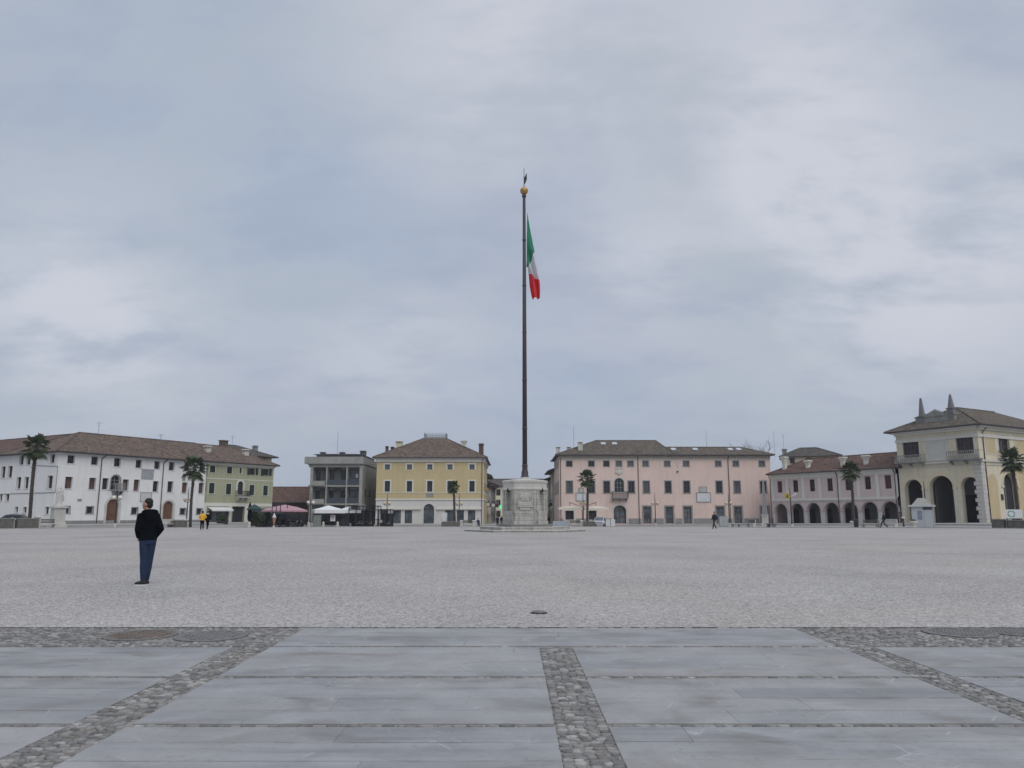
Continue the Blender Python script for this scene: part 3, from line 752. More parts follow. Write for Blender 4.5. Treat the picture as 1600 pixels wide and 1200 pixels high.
# ------------------------------------------------------------------ WHITE BUILDING (left side of the hexagon)
Pw = s_point(90, 'L'); Fw = Fac(Pw, DL)
b = Bld('white_building', 'long white plastered building with brown tiled roof at far left', Fw)
WE = Fw.z(105, 704.5); WLEN = Fw.u(323, 760)
for px, yt, yb, wp in ((111, 711.3, 724, 11.5), (148, 713.5, 726.3, 11), (183.3, 715.8, 729, 10.3), (216.7, 718.6, 731, 9.5), (245.6, 720.8, 732.7, 9), (268.2, 722, 735, 8.8), (292, 723.7, 736.3, 8.3), (315.5, 725.2, 737.5, 8)):
    b.win(px, yt, yb, wp, dep=.38, cols=2, rows=2, sur=.09, sm_=white_pl)
for px, yt, yb, wp in ((107.2, 745, 763.3, 11.5), (144.2, 746.5, 764.6, 10.5), (164.4, 747, 764.6, 9.5), (196, 749, 766.3, 9.5), (213.2, 749.3, 767, 9), (243, 751.8, 768.3, 8.7), (265.9, 752, 769, 8.7), (288.4, 753.7, 770, 8.5), (314.2, 754.5, 771, 8)):
    b.win(px, yt, yb, wp, dep=.38, cols=2, rows=3, pm=glass if rnd.random() < .6 else brown_w, sur=.09, sm_=white_pl)
b.win(180.6, 742.5, 765.3, 14.5, arch=1, dep=.35, cols=2, rows=2, fm=greyframe, sur=.14, sm_=greystone)
for px, yt, yb, wp in ((103.3, 791.5, 801.5, 10.5), (140.2, 792, 802, 10), (210.3, 793.5, 803, 9), (285.8, 794.7, 803.6, 8.5), (311.3, 795, 803.3, 7.8)):
    b.win(px, yt, yb, wp, dep=.3, cols=3, rows=3, fw=.05, sur=.13, sm_=greystone)
b.door(175.8, 779.5, 19, arch=1, dep=.3, sur=.32, sm_=lime)
b.door(262.3, 783, 16, arch=1, dep=.3, sur=.3, sm_=lime)
a_, bb_ = Fw.u(172.5), Fw.u(188.5)
balcony(b, Fw, a_, bb_, Fw.z(180, 766), slab=greystone, rail=lime_d, solid=True)
b.panel('stone_plaque', 221, 240, 733, 749, mat('grey_slate', (.30, .31, .33), .7, .1, 1.5), th=.05)
b.panel('stone_plaque', 219.5, 236, 770, 783.5, mat('pale_plaque', (.50, .50, .50), .7, .1, 1.5), th=.05, fr=.07)
b.panel('wall_plate', 121, 127.5, 779.5, 783.5, greystone, th=.03)
q = MB(); ax, az_ = Fw.uz(287.3, 744); q.ball((ax, -.06, az_), .34, .1, .5, 10, 6); q.box(ax - .25, ax + .25, -.1, 0, az_ - .7, az_ - .3); b.part('stone_crest', q, lime_d)
for px in (151.5, 249.8): b.pipe(Fw.u(px, 800), WE - .1)
Fs_dir = (H3, -.5)                      # side wing, seen running away to the left
WD = 26.0
Cw = Vector(Pw); Ps = Cw + Vector((-H3, .5)) * WD
Fs = b.fac((Ps.x, Ps.y), Fs_dir)
for px, yt, yb, wp in ((34, 712, 726, 6.5), (82.3, 709.8, 723, 6.8), (45, 711.5, 726, 6.5), (5.3, 729, 746.5, 6.5), (16, 728.3, 746.3, 7), (29.5, 745.5, 763.3, 6.8), (41.5, 745.3, 763.3, 6.8), (78.3, 743.3, 762.8, 8), (1.5, 772.5, 782.3, 5), (11.7, 772.2, 782.5, 6), (26, 791.8, 800.5, 5), (39, 792, 801, 5.5), (73.5, 792, 803, 6)):
    b.win(px, yt, yb, wp, F=Fs, dep=.3, cols=2, rows=2, sur=.1, sm_=white_pl)
b.pipe(Fs.u(48.5, 800), WE - .1, F=Fs, elbow=.3)
mb = MB(); wall(mb, 0, WLEN, -.6, WE, Fw.ops); mb.M = Fs.rel; wall(mb, 0, WD, -.6, WE, Fs.ops); mb.M = None
mb.face([(WLEN, 0, -.6), (WLEN, 14, -.6), (WLEN, 14, WE), (WLEN, 0, WE)]); mb.face([(14, 14, -.6), (WLEN, 14, -.6), (WLEN, 14, WE), (14, 14, WE)])
b.part('wall', mb, white_pl)
mb = MB(); mb.box(-.06, WLEN, -.06, 0, -.6, .55); b.part('plinth', mb, greystone)
RISE = 3.35
mb = MB(); hip_roof(mb, 0, WLEN + 2, 0, 14, WE, RISE, ov=.75, hl=.95, hr=0)
hip_roof(mb, 0, 14, 3, WD + 4, WE - .02, RISE - .35, ov=.72, hl=1, hr=0) if False else None
b.part('roof', mb, [roof_br, darkframe])
mb = MB(Fs.rel); hip_roof(mb, -4, WD - 8.2, 0, 14, WE - .02, RISE - .05, ov=.72, hl=0, hr=.0); b.part('roof', mb, [roof_red, darkframe])
mb = MB(Fs.rel); zc_ = Fs.z(60, 770); uc = Fs.u(87, 770)
mb.tube([(1, -.05, zc_ - .1), (uc, -.05, zc_), (uc, -.05, Fs.z(88, 729)), (uc - 6, -.05, Fs.z(62, 726.5))], .03, 5); b.part('cable', mb, metal_d)
antenna(Fw.world(9.5, 7, WE + RISE), 1.9, 'spidery aerial on the ridge of the long white building', 1)
antenna(Fw.world(20, 7, WE + RISE), 1.0, 'short aerial further right on the white building ridge', 1)

# ------------------------------------------------------------------ GREEN BUILDING
Pg = s_point(322.6, 'L'); Fg = Fac(Pg, DL)
b = Bld('green_building', 'sage green three-storey building with dark shutters, joined to the long white one', Fg)
GE = Fg.z(345, 720.8); GLEN = Fg.u(426, 770)
for px, yt, yb, wp in ((332.2, 727.5, 738.3, 8.5), (358.5, 729, 740, 8), (330.7, 754.5, 771, 8.6), (357, 755.7, 772.5, 8.1), (393.3, 757.5, 773.7, 7.6), (414.7, 758.6, 774.2, 7.3)):
    b.win(px, yt, yb, wp, dep=.1, fm=shutter_g, pm=shutter_g, cols=2, rows=9, fw=.06, sur=.08, sm_=offwhite, name='shuttered_window')
for px, sh in ((394.6, (388.4, 401)), (415.8, (409.7, 422))):
    b.win(px, 731.5 + (px - 394) * .06, 742 + (px - 394) * .06, 8, dep=.25, cols=2, rows=2, sur=.06, sm_=offwhite)
    for s_ in sh:
        a, bb, c, d = b.rect(Fg, s_, 731.5 + (px - 394) * .06, 742 + (px - 394) * .06, 4.2); q = MB(); q.box(a, bb, -.09, -.045, c, d)
        for k in range(8): z = lerp(c, d, (k + .5) / 8); q.box(a + .05, bb - .05, -.11, -.09, z - .04, z + .03)
        b.part('shutter', q, shutter_g)
b.win(375.9, 730.5, 740, 4, dep=.3, cols=1, rows=1, arch=1, sur=.12, sm_=offwhite)
b.win(375.5, 751.8, 772.5, 8.6, arch=1, dep=.25, cols=2, rows=3, sur=.3, sm_=offwhite)
balcony(b, Fg, Fg.u(367), Fg.u(385.5), Fg.z(376, 776), slab=lime, rail=metal_d)
b.win(342, 797.5, 815.5, 32, dep=.5, cols=4, rows=1, pm=glass_shop, fm=metal_d, name='shop_window')
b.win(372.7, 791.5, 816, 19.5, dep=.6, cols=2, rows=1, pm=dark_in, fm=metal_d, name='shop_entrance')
b.win(405, 795, 815.5, 26, dep=.4, cols=4, rows=1, pm=glass_shop, fm=metal_d, name='shop_window')
mb = MB(); wall(mb, 0, GLEN, -.6, GE, Fg.ops); mb.face([(GLEN, 0, -.6), (GLEN, 12, -.6), (GLEN, 12, GE), (GLEN, 0, GE)]); mb.face([(0, 12, -.6), (GLEN, 12, -.6), (GLEN, 12, GE), (0, 12, GE)])
b.part('wall', mb, green_pl)
mb = MB(); zg = Fg.z(345, 788.5); mb.box(0, GLEN, -.06, 0, zg - .25, zg + .28); mb.box(0, .45, -.06, 0, -.5, zg - .25)
for p0, p1 in ((358.5, 362.5), (383, 391)): mb.box(Fg.u(p0), Fg.u(p1), -.08, 0, -.5, zg - .25)
b.part('shop_front', mb, offwhite)
mb = MB(); z1 = Fg.z(345, 748); mb.box(0, GLEN, -.05, 0, z1 - .07, z1 + .07); b.part('string_course', mb, offwhite)
mb = MB(); mb.box(-.05, GLEN + .2, -.42, 0, GE - .42, GE - .14); mb.box(-.05, GLEN + .1, -.2, 0, GE - .62, GE - .42); b.part('cornice', mb, offwhite)
mb = MB(); u0, u1, zz = Fg.u(325), Fg.u(359), Fg.z(342, 792.7)
mb.face([(u0, 0, zz), (u1, 0, zz), (u1, -1.1, zz - .38), (u0, -1.1, zz - .38)]); mb.face([(u0, -1.1, zz - .38), (u1, -1.1, zz - .38), (u1, -1.1, zz - .62), (u0, -1.1, zz - .62)])
mb.face([(u0, 0, zz - .03), (u1, 0, zz - .03), (u1, -1.09, zz - .41), (u0, -1.09, zz - .41)]); b.part('awning', mb, whitecan)
mb = MB(); hip_roof(mb, -2, GLEN, 0, 14, GE, 3.2, ov=.7, hl=0, hr=.62); b.part('roof', mb, [roof_br, darkframe])
for px, py in ((343, 707), (402, 718)):
    u, z = Fg.uz(px, py); chimney(b, u + .5, 3.6, GE + 1.0, GE + 2.7, .42, lime)

# taller house showing over the green roof
P = (-55.3, 150.0); Fb = Fac(P, DL)
b = Bld('rear_house', 'tall house with dark tiled hip roof rising behind the green building', Fb)
ez = on_depth(425, 713.5, 159).z - Fb.zb; RL = 11.0
mb = MB(); mb.box(0, RL, 0, 9, -.5, ez); b.part('wall', mb, cream_pl)
for k in range(3): add_window(b.root, Matrix(), 2 + k * 3.2, 2.9 + k * 3.2, ez - 1.4, ez - .5, 0, -.02, rows=1)
mb = MB(); hip_roof(mb, 0, RL, 0, 9, ez, 2.1, ov=.95, hl=.8, hr=1.15); b.part('roof', mb, [roof_dk, darkframe])
q = MB(); q.box(1.0, 2.4, 3.2, 4.2, ez + .8, ez + 2.7); q.box(.85, 2.55, 3.05, 4.35, ez + 2.7, ez + 2.82); b.part('chimney', q, roof_br)
chimney(b, 8.8, 2.6, ez + .2, ez + 2.3, .4, greystone)
antenna(Fb.world(4.4, 4.4, ez + 1.9), 2.2, 'small aerial with a dish behind the green building roof', 1)

# low red-roofed house in the corner
P = (-50.5, 149.0); Fl = Fac(P, DF)
b = Bld('low_house', 'low house with long red tiled roof between the green building and the concrete block', Fl)
le = on_depth(455, 783.5, 148.5).z - Fl.zb; lr = on_depth(470, 761, 153.5).z - Fl.zb
for x in (2, 5.2, 8.4): Fl.ops.append((x, x + 1.6, .1, le - 1.1, 0, .3)); add_window(b.root, Matrix(), x, x + 1.6, .1, le - 1.1, 0, .3, pm=glass_shop, cols=2, rows=1)
mb = MB(); wall(mb, 0, 12.5, -.6, le, Fl.ops); mb.box(0, 12.5, .35, 10, -.6, le - .02); b.part('wall', mb, brickw)
mb = MB(); hip_roof(mb, 0, 12.5, 0, 10, le, lr - le, ov=1.0, hl=.15, hr=.0); b.part('roof', mb, [roof_red, darkframe])
chimney(b, 1.7, 3, le + 1, on_depth(430, 743.5, 152).z - Fl.zb, .36, offwhite)
q = MB(); q.box(3.2, 7.5, -1.02, -.97, le - .75, le - .35); b.part('sign_board', q, darkred_w)

# ------------------------------------------------------------------ CONCRETE BLOCK
YF = POLE[1] + A_HEX
X0 = (483.5 - 800) / 1202 * YF; Fm = Fac((X0, YF), DF, -.38)
b = Bld('concrete_building', 'weathered grey concrete block with strip balconies left of the yellow palace', Fm)
ML = Fm.u(565.5); MT = Fm.z(520, 714); MDp = 15.5
f3t, f3b, f2t, f2b = Fm.z(520, 730), Fm.z(520, 758), Fm.z(520, 760), Fm.z(520, 786.5)
mb = MB()
mb.box(0, ML, 1.6, MDp, f2b - .3, MT - 1.2); mb.box(0, ML, 4.2, MDp, -.6, f2b - .3); mb.box(0, ML, -.05, 1.6, f3b - .28, f3b); mb.box(0, ML, -.05, 1.6, f2b - .3, f2b + .0); mb.box(0, ML, -.05, 1.6, f3t, f3t + .42)
b.part('wall', mb, concrete)
mb = MB(); 
for p0, p1 in ((483.5, 487.8), (508, 510.2), (539.6, 541.8), (560.5, 565.5)):
    u0, u1 = Fm.u(p0), Fm.u(p1); mb.box(u0 + .01, u1 - .01, -.12, 1.6, -.6, f3t)
b.part('column', mb, concrete)
mb = MB(); mb.box(-.7, ML + .1, -.6, MDp, MT - 1.25, MT); mb.box(.3, ML, -.2, MDp - .1, f3t + .42, MT - 1.25); b.part('parapet', mb, concrete)
mb = MB(); mb.box(1.0, ML - .6, 1.2, MDp - 1, MT, MT + .55); mb.frustum(ML / 2, MDp / 2, MT + .55, MT + .8, ML / 2 - .4, MDp / 2 - .6, ML / 2 - 2, MDp / 2 - 3); b.part('roof', mb, mat('grey_roof_felt', (.16, .165, .175), .9, .12, .8))
for x in (1.6, 5.2): chimney(b, x, 3.5, MT + .3, MT + 1.15, .45, darkframe)
chimney(b, ML - .1 - .8, 4.5, MT + .3, MT + 1.5, .5, concrete_d)
for z0, z1 in ((f3b, f3t), (f2b, f2t - .28)):
    for p0, p1, pm in ((489, 496, glass), (511, 518, glass), (529, 539.4, glass), (542.5, 560, glass_l)):
        add_window(b.root, Matrix(), Fm.u(p0), Fm.u(p1), z0 + .05, z1 - .4, 0, 1.58, pm=pm, fm=metal_d, cols=2 if p1 - p0 > 9 else 1, rows=2)
    for p0, p1 in ((496.5, 507.8), (518.5, 528.5)):
        q = MB(); q.box(Fm.u(p0), Fm.u(p1), 1.45, 1.6, z0, z1 - .1); b.part('wall_panel', q, concrete_d)
    q = MB(); q.box(Fm.u(484.5), Fm.u(507), -.3, -.14, z0 - .1, z0 + .75); b.part('parapet', q, concrete)
    q = MB(); u0, u1 = Fm.u(510.5), Fm.u(560)
    for z in (z0 + .35, z0 + .65, z0 + .95): q.box(u0, u1, -.08, -.03, z - .03, z + .03)
    for k in range(12): x = lerp(u0, u1, k / 11); q.box(x - .02, x + .02, -.085, -.04, z0, z0 + .95)
    q.box(u0, u1, -.06, -.045, z0 + .05, z0 + .9); b.part('railing', q, mat('smoked_glass_rail', (.06, .07, .085), .3, .2, 2))
q = MB(); u0, u1, zz = Fm.u(552), Fm.u(556), Fm.z(554, 743); q.lathe(Fm.u(555), 1.4, [(.0, zz), (.01, zz)], 8); q.box(u0, u1, 1.40, 1.44, zz - .35, zz + .35); b.part('satellite_dish', q, white_p)
Fms = b.fac((X0 + ML, YF), (0, 1))
for k in range(3): add_window(b.root, Fms.rel, 2.5 + k * 4.2, 3.4 + k * 4.2, f2b + 1.2, f2b + 2.6, 0, -.03, rows=1, cols=1)
mb = MB(Fms.rel); mb.box(.5, 15, -.5, 0, -.4, f2b - .2); b.part('side_wall', mb, lime_d)
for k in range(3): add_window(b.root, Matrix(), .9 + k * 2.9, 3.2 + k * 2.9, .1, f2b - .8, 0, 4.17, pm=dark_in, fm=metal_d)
antenna(Fm.world(3.9, 5, MT + .7), 4.6, 'tall thin aerial on the concrete block roof')

# ------------------------------------------------------------------ YELLOW PALACE
X0 = (589.3 - 800) / 1202 * YF; Fy = Fac((X0, YF), DF, -.38)
b = Bld('yellow_palace', 'ochre yellow palace with white framed windows and a small roof terrace', Fy)
YL = Fy.u(755); YE = Fy.z(670, 713.5); YD = 21
for px in (605.2, 639.7, 671.5, 703, 737.5):
    b.win(px, 725.5, 734, 8.3, dep=.2, cols=1, rows=1, fm=offwhite, fw=.04, pm=glass_l, sur=.24, sm_=offwhite, sill=False)
    b.win(px, 751.5, 768.3, 8.3, dep=.25, cols=2, rows=2, sur=.24, sm_=offwhite, sill=True, fm=darkframe)
b.win(670, 787.3, 818, 16.5, arch=1, dep=.5, cols=2, rows=1, pm=glass_shop, fm=metal_d, name='entrance', sur=.38, sm_=shopstone, sill=False)
for px, wp in ((600, 12), (620.5, 11.5), (638, 11.5), (702, 13), (719.2, 11), (736.8, 11.5)):
    b.win(px, 797.3, 817.6, wp, dep=.35, cols=2, rows=1, pm=glass_shop, fm=metal_d, name='shop_window')
zs = Fy.z(670, 780.3); zb_ = Fy.z(670, 793.5)
mb = MB(); wall(mb, 0, YL, zs, YE, [o for o in Fy.ops if o[2] > zs - 1]); Fys = b.fac((X0 + YL, YF), (0, 1))
mb.M = Fys.rel; wall(mb, 0, YD, -.6, YE, []); mb.M = None
mb.face([(0, 0, -.6), (0, YD, -.6), (0, YD, YE), (0, 0, YE)]); mb.face([(0, YD, -.6), (YL, YD, -.6), (YL, YD, YE), (0, YD, YE)]); b.part('wall', mb, yellow_pl)
mb = MB(); wall(mb, 0, YL, -.6, zs, [o for o in Fy.ops if o[2] <= zs - 1]); b.part('shop_front', mb, shopstone)
mb = MB(); mb.box(-.05, YL + .05, -.14, .0, zs - .12, zs + .14); b.part('string_course', mb, offwhite)
mb = MB(); zq = Fy.z(670, 769.8); mb.box(0, YL, -.05, 0, zq - .05, zq + .05); b.part('string_course', mb, offwhite)
mb = MB(); ua, ub = Fy.u(658), Fy.u(682)
for x0, x1 in ((.2, ua), (ub, YL - .3)): mb.box(x0, x1, -.35, 0, zb_ - .3, zb_ - .05); mb.box(x0, x1, -.18, 0, zb_ - .05, zb_ + .14)
b.part('shop_cornice', mb, offwhite)
mb = MB(); mb.box(-.35, YL + .35, -.45, .0, YE - .5, YE - .2); mb.box(-.2, YL + .2, -.25, 0, YE - .95, YE - .5); b.part('cornice', mb, offwhite)
mb = MB(Fys.rel); mb.box(-.0, YD, -.4, 0, YE - .5, YE - .2); mb.box(0, YD, -.2, 0, YE - .95, YE - .5); b.part('cornice', mb, offwhite)
mb = MB(Fys.rel); mb.box(0, .5, -.05, 0, -.5, YE - .95); mb.box(0, YD, -.12, 0, zs - .12, zs + .14); b.part('corner_trim', mb, offwhite)
for k in range(4): add_window(b.root, Fys.rel, 3 + k * 4.6, 4 + k * 4.6, Fy.z(670, 768.3), Fy.z(670, 751.5), 0, -.03, sur=.2, sm_=offwhite)
b.panel('balustrade_panel', 666, 677, 771, 776.5, lime_d)
b.pipe(YL - .25, YE - .3, elbow=.2)
ap = on_depth(671, 685, YF + 9).z - Fy.zb; xa, xb = Fy.u(656, 700) - .2, Fy.u(688, 700) + .2
mb = MB(); ov = .75; zz = YE - .15
A, B, C, D = (-ov, -ov, zz), (YL + ov, -ov, zz), (YL + ov, YD + ov, zz), (-ov, YD + ov, zz); E, G, H_, I_ = (xa, 8.6, ap), (xb, 8.6, ap), (xb, 12.4, ap), (xa, 12.4, ap)
for f in ([A, B, G, E], [B, C, H_, G], [C, D, I_, H_], [D, A, E, I_]): mb.face(f, 0)
mb.face([E, G, H_, I_], 0)
for p, q in ((A, B), (B, C), (C, D), (D, A)): mb.face([p, q, (q[0], q[1], q[2] - .14), (p[0], p[1], p[2] - .14)], 1)
mb.face([(x, y, z - .14) for x, y, z in (A, B, C, D)], 1)
for p, q in ((A, E), (B, G), (C, H_), (D, I_)): mb.tube([p, q], .11, 6, 0)
mb.tube([(-ov, -ov - .05, zz - .05), (YL + ov, -ov - .05, zz - .05)], .09, 6, 1); b.part('roof', mb, [roof_br, darkframe])
mb = MB(); mb.box(xa - .1, xb + .1, 8.5, 12.5, ap - .1, ap + .25)
for (x0, y0), (x1, y1) in (((xa, 8.6), (xb, 8.6)), ((xa, 12.4), (xb, 12.4)), ((xa, 8.6), (xa, 12.4)), ((xb, 8.6), (xb, 12.4))):
    for z in (ap + .5, ap + .8): mb.tube([(x0, y0, z), (x1, y1, z)], .045, 5)
    for k in range(8):
        x, y = lerp(x0, x1, k / 7), lerp(y0, y1, k / 7); mb.tube([(x, y, ap + .2), (x, y, ap + 1.0)], .032, 5); mb.ball((x, y, ap + 1.03), .06, n=6, h=4)
b.part('roof_terrace', mb, mat('grey_green_iron', (.24, .28, .29), .6, .1, 3))
for px, y0, y1, hw, m_, yy, fl in ((604.8, 697, 707, .25, brickw, 2, 0), (613.5, 698, 705, .3, brickw, 4, 0), (624, 689, 703, .55, cream_pl, 5, 0), (724.8, 688, 702, .42, offwhite, 5, 1), (752, 693, 713, .42, brickw, 2, 0)):
    P1 = on_depth(px, y0, YF + yy); chimney(b, P1.x - X0, yy, on_depth(px, y1, YF + yy).z - Fy.zb - .4, P1.z - Fy.zb, hw, m_, bool(fl))
q = MB(Fys.rel); q.box(.8, 1.1, -.7, 0, Fy.z(750, 764), Fy.z(750, 762)); q.ball((.95, -.75, Fy.z(750, 763) - .2), .2); b.part('wall_lamp', q, gold_m)

# ------------------------------------------------------------------ houses along the street behind
def street_house(label, side, y0, y1, xw, h, wm, rm, ov=.9, nw=3, group='houses along the street behind the pole'):
    z0 = -.4
    if side < 0: F = Fac((xw, y0), (0, 1), z0)
    else: F = Fac((xw, y1), (0, -1), z0)
    b = Bld('street_house', label, F, 'house', group); ln = y1 - y0
    fl = max(2, int(h / 3.4))
    for f in range(fl):
        for k in range(nw):
            x = ln * (k + .5) / nw; z = .3 + f * h / fl
            o = (x - .5, x + .5, z + .7 if f else z - .2, z + 2.4, 0, .2); F.ops.append(o)
            add_window(b.root, Matrix(), *o[:4], 0, .2, sur=.12, sm_=offwhite, pm=rnd.choice((glass, glass_l, glass_shop)) if not f else rnd.choice((glass, shutter_g, brown_w)))
    mb = MB(); wall(mb, 0, ln, -.5, h, F.ops); mb.face([(0, 0, -.5), (0, 9, -.5), (0, 9, h), (0, 0, h)]); mb.face([(ln, 0, -.5), (ln, 9, -.5), (ln, 9, h), (ln, 0, h)]); b.part('wall', mb, wm)
    mb = MB(); hip_roof(mb, 0, ln, 0, 9, h, 1.9, ov=ov, hl=0, hr=0); b.part('roof', mb, [rm, darkframe])
    b.pipe(.4 if side < 0 else ln - .4, h - .1, elbow=.1)
    for k in range(nw):     # shop blinds and projecting signs along the street
        x0, x1 = ln * k / nw + .4, ln * (k + 1) / nw - .4; q = MB(); zz = 3.0 + .2 * (k % 2)
        q.face([(x0, 0, zz), (x1, 0, zz), (x1, -1.3, zz - .5), (x0, -1.3, zz - .5)]); q.face([(x0, -1.3, zz - .5), (x1, -1.3, zz - .5), (x1, -1.3, zz - .75), (x0, -1.3, zz - .75)])
        b.part('awning', q, rnd.choice((creamcan, whitecan, pinkcan, greencan)))
        q = MB(); q.box(x0 + .1, x0 + .18, -.9, -.1, zz + .5, zz + 1.2); b.part('projecting_sign', q, rnd.choice((white_p, shutter_g, darkred_w)))
        q = MB(); q.box(x0 + .2, x0 + 1.6, -.8, 0, zz + 1.5, zz + 1.62); q.box(x0 + .2, x0 + 1.6, -.8, -.76, zz + 1.62, zz + 2.5); b.part('balcony', q, rnd.choice((metal_d, greystone)))
    return b
street_house('grey-brown house with deep dark eaves just behind the yellow palace in the street', -1, 162, 176, -5.6, 10.0, mat('brown_plaster', (.27, .20, .17), .9, .15, .8, streak=.3), roof_dk, 1.3)
street_house('white house with shop awnings further down the left of the street', -1, 176.5, 190, -4.8, 8.2, offwhite, roof_br, 1.0)
street_house('narrow grey house far down the left side of the street', -1, 190.5, 206, -4.3, 9.0, greystone, roof_dk, .9)
street_house('pale house with a deep eave directly behind the pink palace side wall', 1, 157, 168, 8.4, 10.6, offwhite, roof_dk, 1.2)
street_house('low cream house second along the right of the street', 1, 168.5, 184, 8.2, 9.4, cream_pl, roof_br, 1.2)
bb = street_house('ochre house with a chimney at the far right of the street', 1, 184.5, 204, 7.0, 8.6, ochre_pl, roof_br, .8)
chimney(bb, 9, 3, 9.0, 12.0, .5, ochre_pl)
Fq = Fac((-13, 236), DF, -.4)
b = Bld('end_house', 'distant grey house closing the far end of the street', Fq, 'house')
for k in range(5):
    for f in range(3):
        o = (2 + k * 6.2, 3.3 + k * 6.2, 1 + f * 3.2, 2.9 + f * 3.2, 0, .2); Fq.ops.append(o); add_window(b.root, Matrix(), *o[:4], 0, .2)
mb = MB(); wall(mb, 0, 34, -.5, 10.4, Fq.ops); mb.box(0, 34, .3, 9, -.5, 10.35); b.part('wall', mb, cream_pl)
mb = MB(); hip_roof(mb, 0, 34, 0, 9, 10.4, 2.2); b.part('roof', mb, [roof_dk, darkframe])

# ------------------------------------------------------------------ PINK PALACE
X0 = (873.5 - 800) / 1202 * YF; Fp = Fac((X0, YF), DF, -.38)
b = Bld('pink_palace', 'long pink plastered palace with stone framed doors and an iron balcony', Fp)
PL = Fp.u(1206.5); PE = Fp.z(1000, 710); PD = 16
UP = (889.5, 924, 947.5, 967, 985.2, 1008.7, 1042.5, 1072, 1122.2, 1149.7, 1190.4)
for i, px in enumerate(UP): b.win(px, 720.5, 728.6, 8.8, dep=.2, cols=2, rows=1 if i > 2 else 2, pm=glass if i < 3 else glass_l, fm=greyframe if i > 2 else darkframe, sur=.12, sm_=greystone)
for i, px in enumerate((889.8, 924.4, 948, 986.5, 1010, 1044, 1073, 1123.7, 1151.8, 1192.7)):
    b.win(px, 752, 770, 9.2, dep=.22, cols=2, rows=3, pm=glass if i % 4 else glass_l, fm=darkframe, sur=.17, sm_=greystone)
b.win(967.5, 747, 769, 15, arch=1, dep=.3, cols=3, rows=2, fm=greyframe, sur=.25, sm_=lime)
balcony(b, Fp, Fp.u(956), Fp.u(981), Fp.z(968, 777.5), rail_h=1.1, dep=1.0)
b.win(968.7, 789.7, 818, 19.5, arch=.85, dep=.45, cols=2, rows=2, pm=glass_shop, fm=darkred_w, fw=.16, sur=.28, sm_=lime, sill=False, name='entrance')
for i, px in enumerate((1011.4, 1046, 1074.8, 1125.7, 1153.4, 1195.3)):
    b.win(px, 791.7, 818, 11.6, dep=.35, cols=2 if i % 2 == 0 else 1, rows=3, pm=glass_shop, fm=darkred_w if i < 3 else darkframe, fw=.1, sur=.26, sm_=lime_d, sill=False, name='shop_door')
for px, wp in ((890, 13), (926, 12)): b.win(px, 798, 812, wp, dep=.35, cols=2, rows=1, pm=dark_in, fm=darkframe, sur=.2, sm_=lime, name='shop_window')
mb = MB(); wall(mb, 0, PL, -.6, PE, Fp.ops); Fps = b.fac((X0, YF + PD), (0, -1))
for k in range(4):
    for yt, yb in ((720.5, 728.6), (752, 770)):
        o = (1.6 + k * 3.8, 2.7 + k * 3.8, Fp.z(900, yb), Fp.z(900, yt), 0, .2); Fps.ops.append(o); add_window(b.root, Fps.rel, *o[:4], 0, .2, sur=.15)
mb.M = Fps.rel; wall(mb, 0, PD, -.6, PE, Fps.ops); mb.M = None
mb.face([(PL, 0, -.6), (PL, 8, -.6), (PL, 8, PE), (PL, 0, PE)]); mb.face([(0, PD, -.6), (PL, PD, -.6), (PL, PD, PE), (0, PD, PE)]); b.part('wall', mb, pink_pl)
zt = Fp.z(1000, 719); zpl = Fp.z(1000, 810)
mb = MB(); mb.box(-.03, PL + .03, -.05, 0, zt, PE - .3); b.part('frieze', mb, mat('pale_frieze', (.50, .46, .40), .9, .08, .6, streak=.2))
mb = MB(Fps.rel); mb.box(0, PD, -.05, 0, zt, PE - .3); b.part('frieze', mb, MATS['pale_frieze'])
mb = MB(); mb.box(0, PL, -.5, 0, PE - .3, PE - .12)
n = 70
for k in range(n): x = lerp(.2, PL - .2, k / (n - 1)); mb.box(x - .13, x + .13, -.45, -.05, PE - .62, PE - .3)
b.part('cornice', mb, mat('cornice_stone', (.33, .30, .27), .9, .12, .8))
mb = MB(); segs = [(0, Fp.u(957))]; ds = sorted([o for o in Fp.ops if o[2] < 1], key=lambda o: o[0]); x = 0
for o in ds:
    if o[0] - .4 > x: mb = MB(); mb.box(x, o[0] - .4, -.06, 0, -.6, zpl); b.part('plinth', mb, greystone)
    x = o[1] + .4
mb = MB(); mb.box(x, PL, -.06, 0, -.6, zpl); b.part('plinth', mb, greystone)
for p0, p1, y0, y1 in ((900.7, 915.5, 771, 782), (1089, 1109.5, 770.3, 783.8)): b.panel('stone_plaque', p0, p1, y0, y1, mat('marble_plaque', (.52, .53, .55), .6, .1, 2.2, cells=14), fr=.12)
for p0, p1, y0, y1 in ((904.5, 911.7, 762.8, 769.4), (1093, 1104, 761.2, 768.8)): b.panel('carved_relief', p0, p1, y0, y1, mat('carved_stone', (.40, .39, .38), .8, .2, 6, .8, 12), fr=.09)
q = MB(); cx, cz = Fp.uz(967, 738); q.ball((cx, -.08, cz), .4, .12, .55, 12, 8); q.box(cx - .75, cx + .75, -.1, 0, cz + .6, cz + .78)
for s_ in (-1, 1): q.ball((cx + s_ * .5, -.06, cz + .05), .22, .09, .35, 8, 6)
b.part('coat_of_arms', q, lime)
q = MB(); cx, cz = Fp.uz(1057, 724); q.ball((cx, -.06, cz), .12, .06, .3, 8, 6); q.ball((cx + .15, -.06, cz - .55), .1, .06, .2, 8, 6); b.part('wall_ornament', q, lime)
q = MB(); cx, cz = Fp.uz(1058.5, 737); q.lathe(cx, -.1, [(.16, cz - .1), (.2, cz), (.16, cz + .12)], 8); b.part('wall_lamp', q, metal_d)
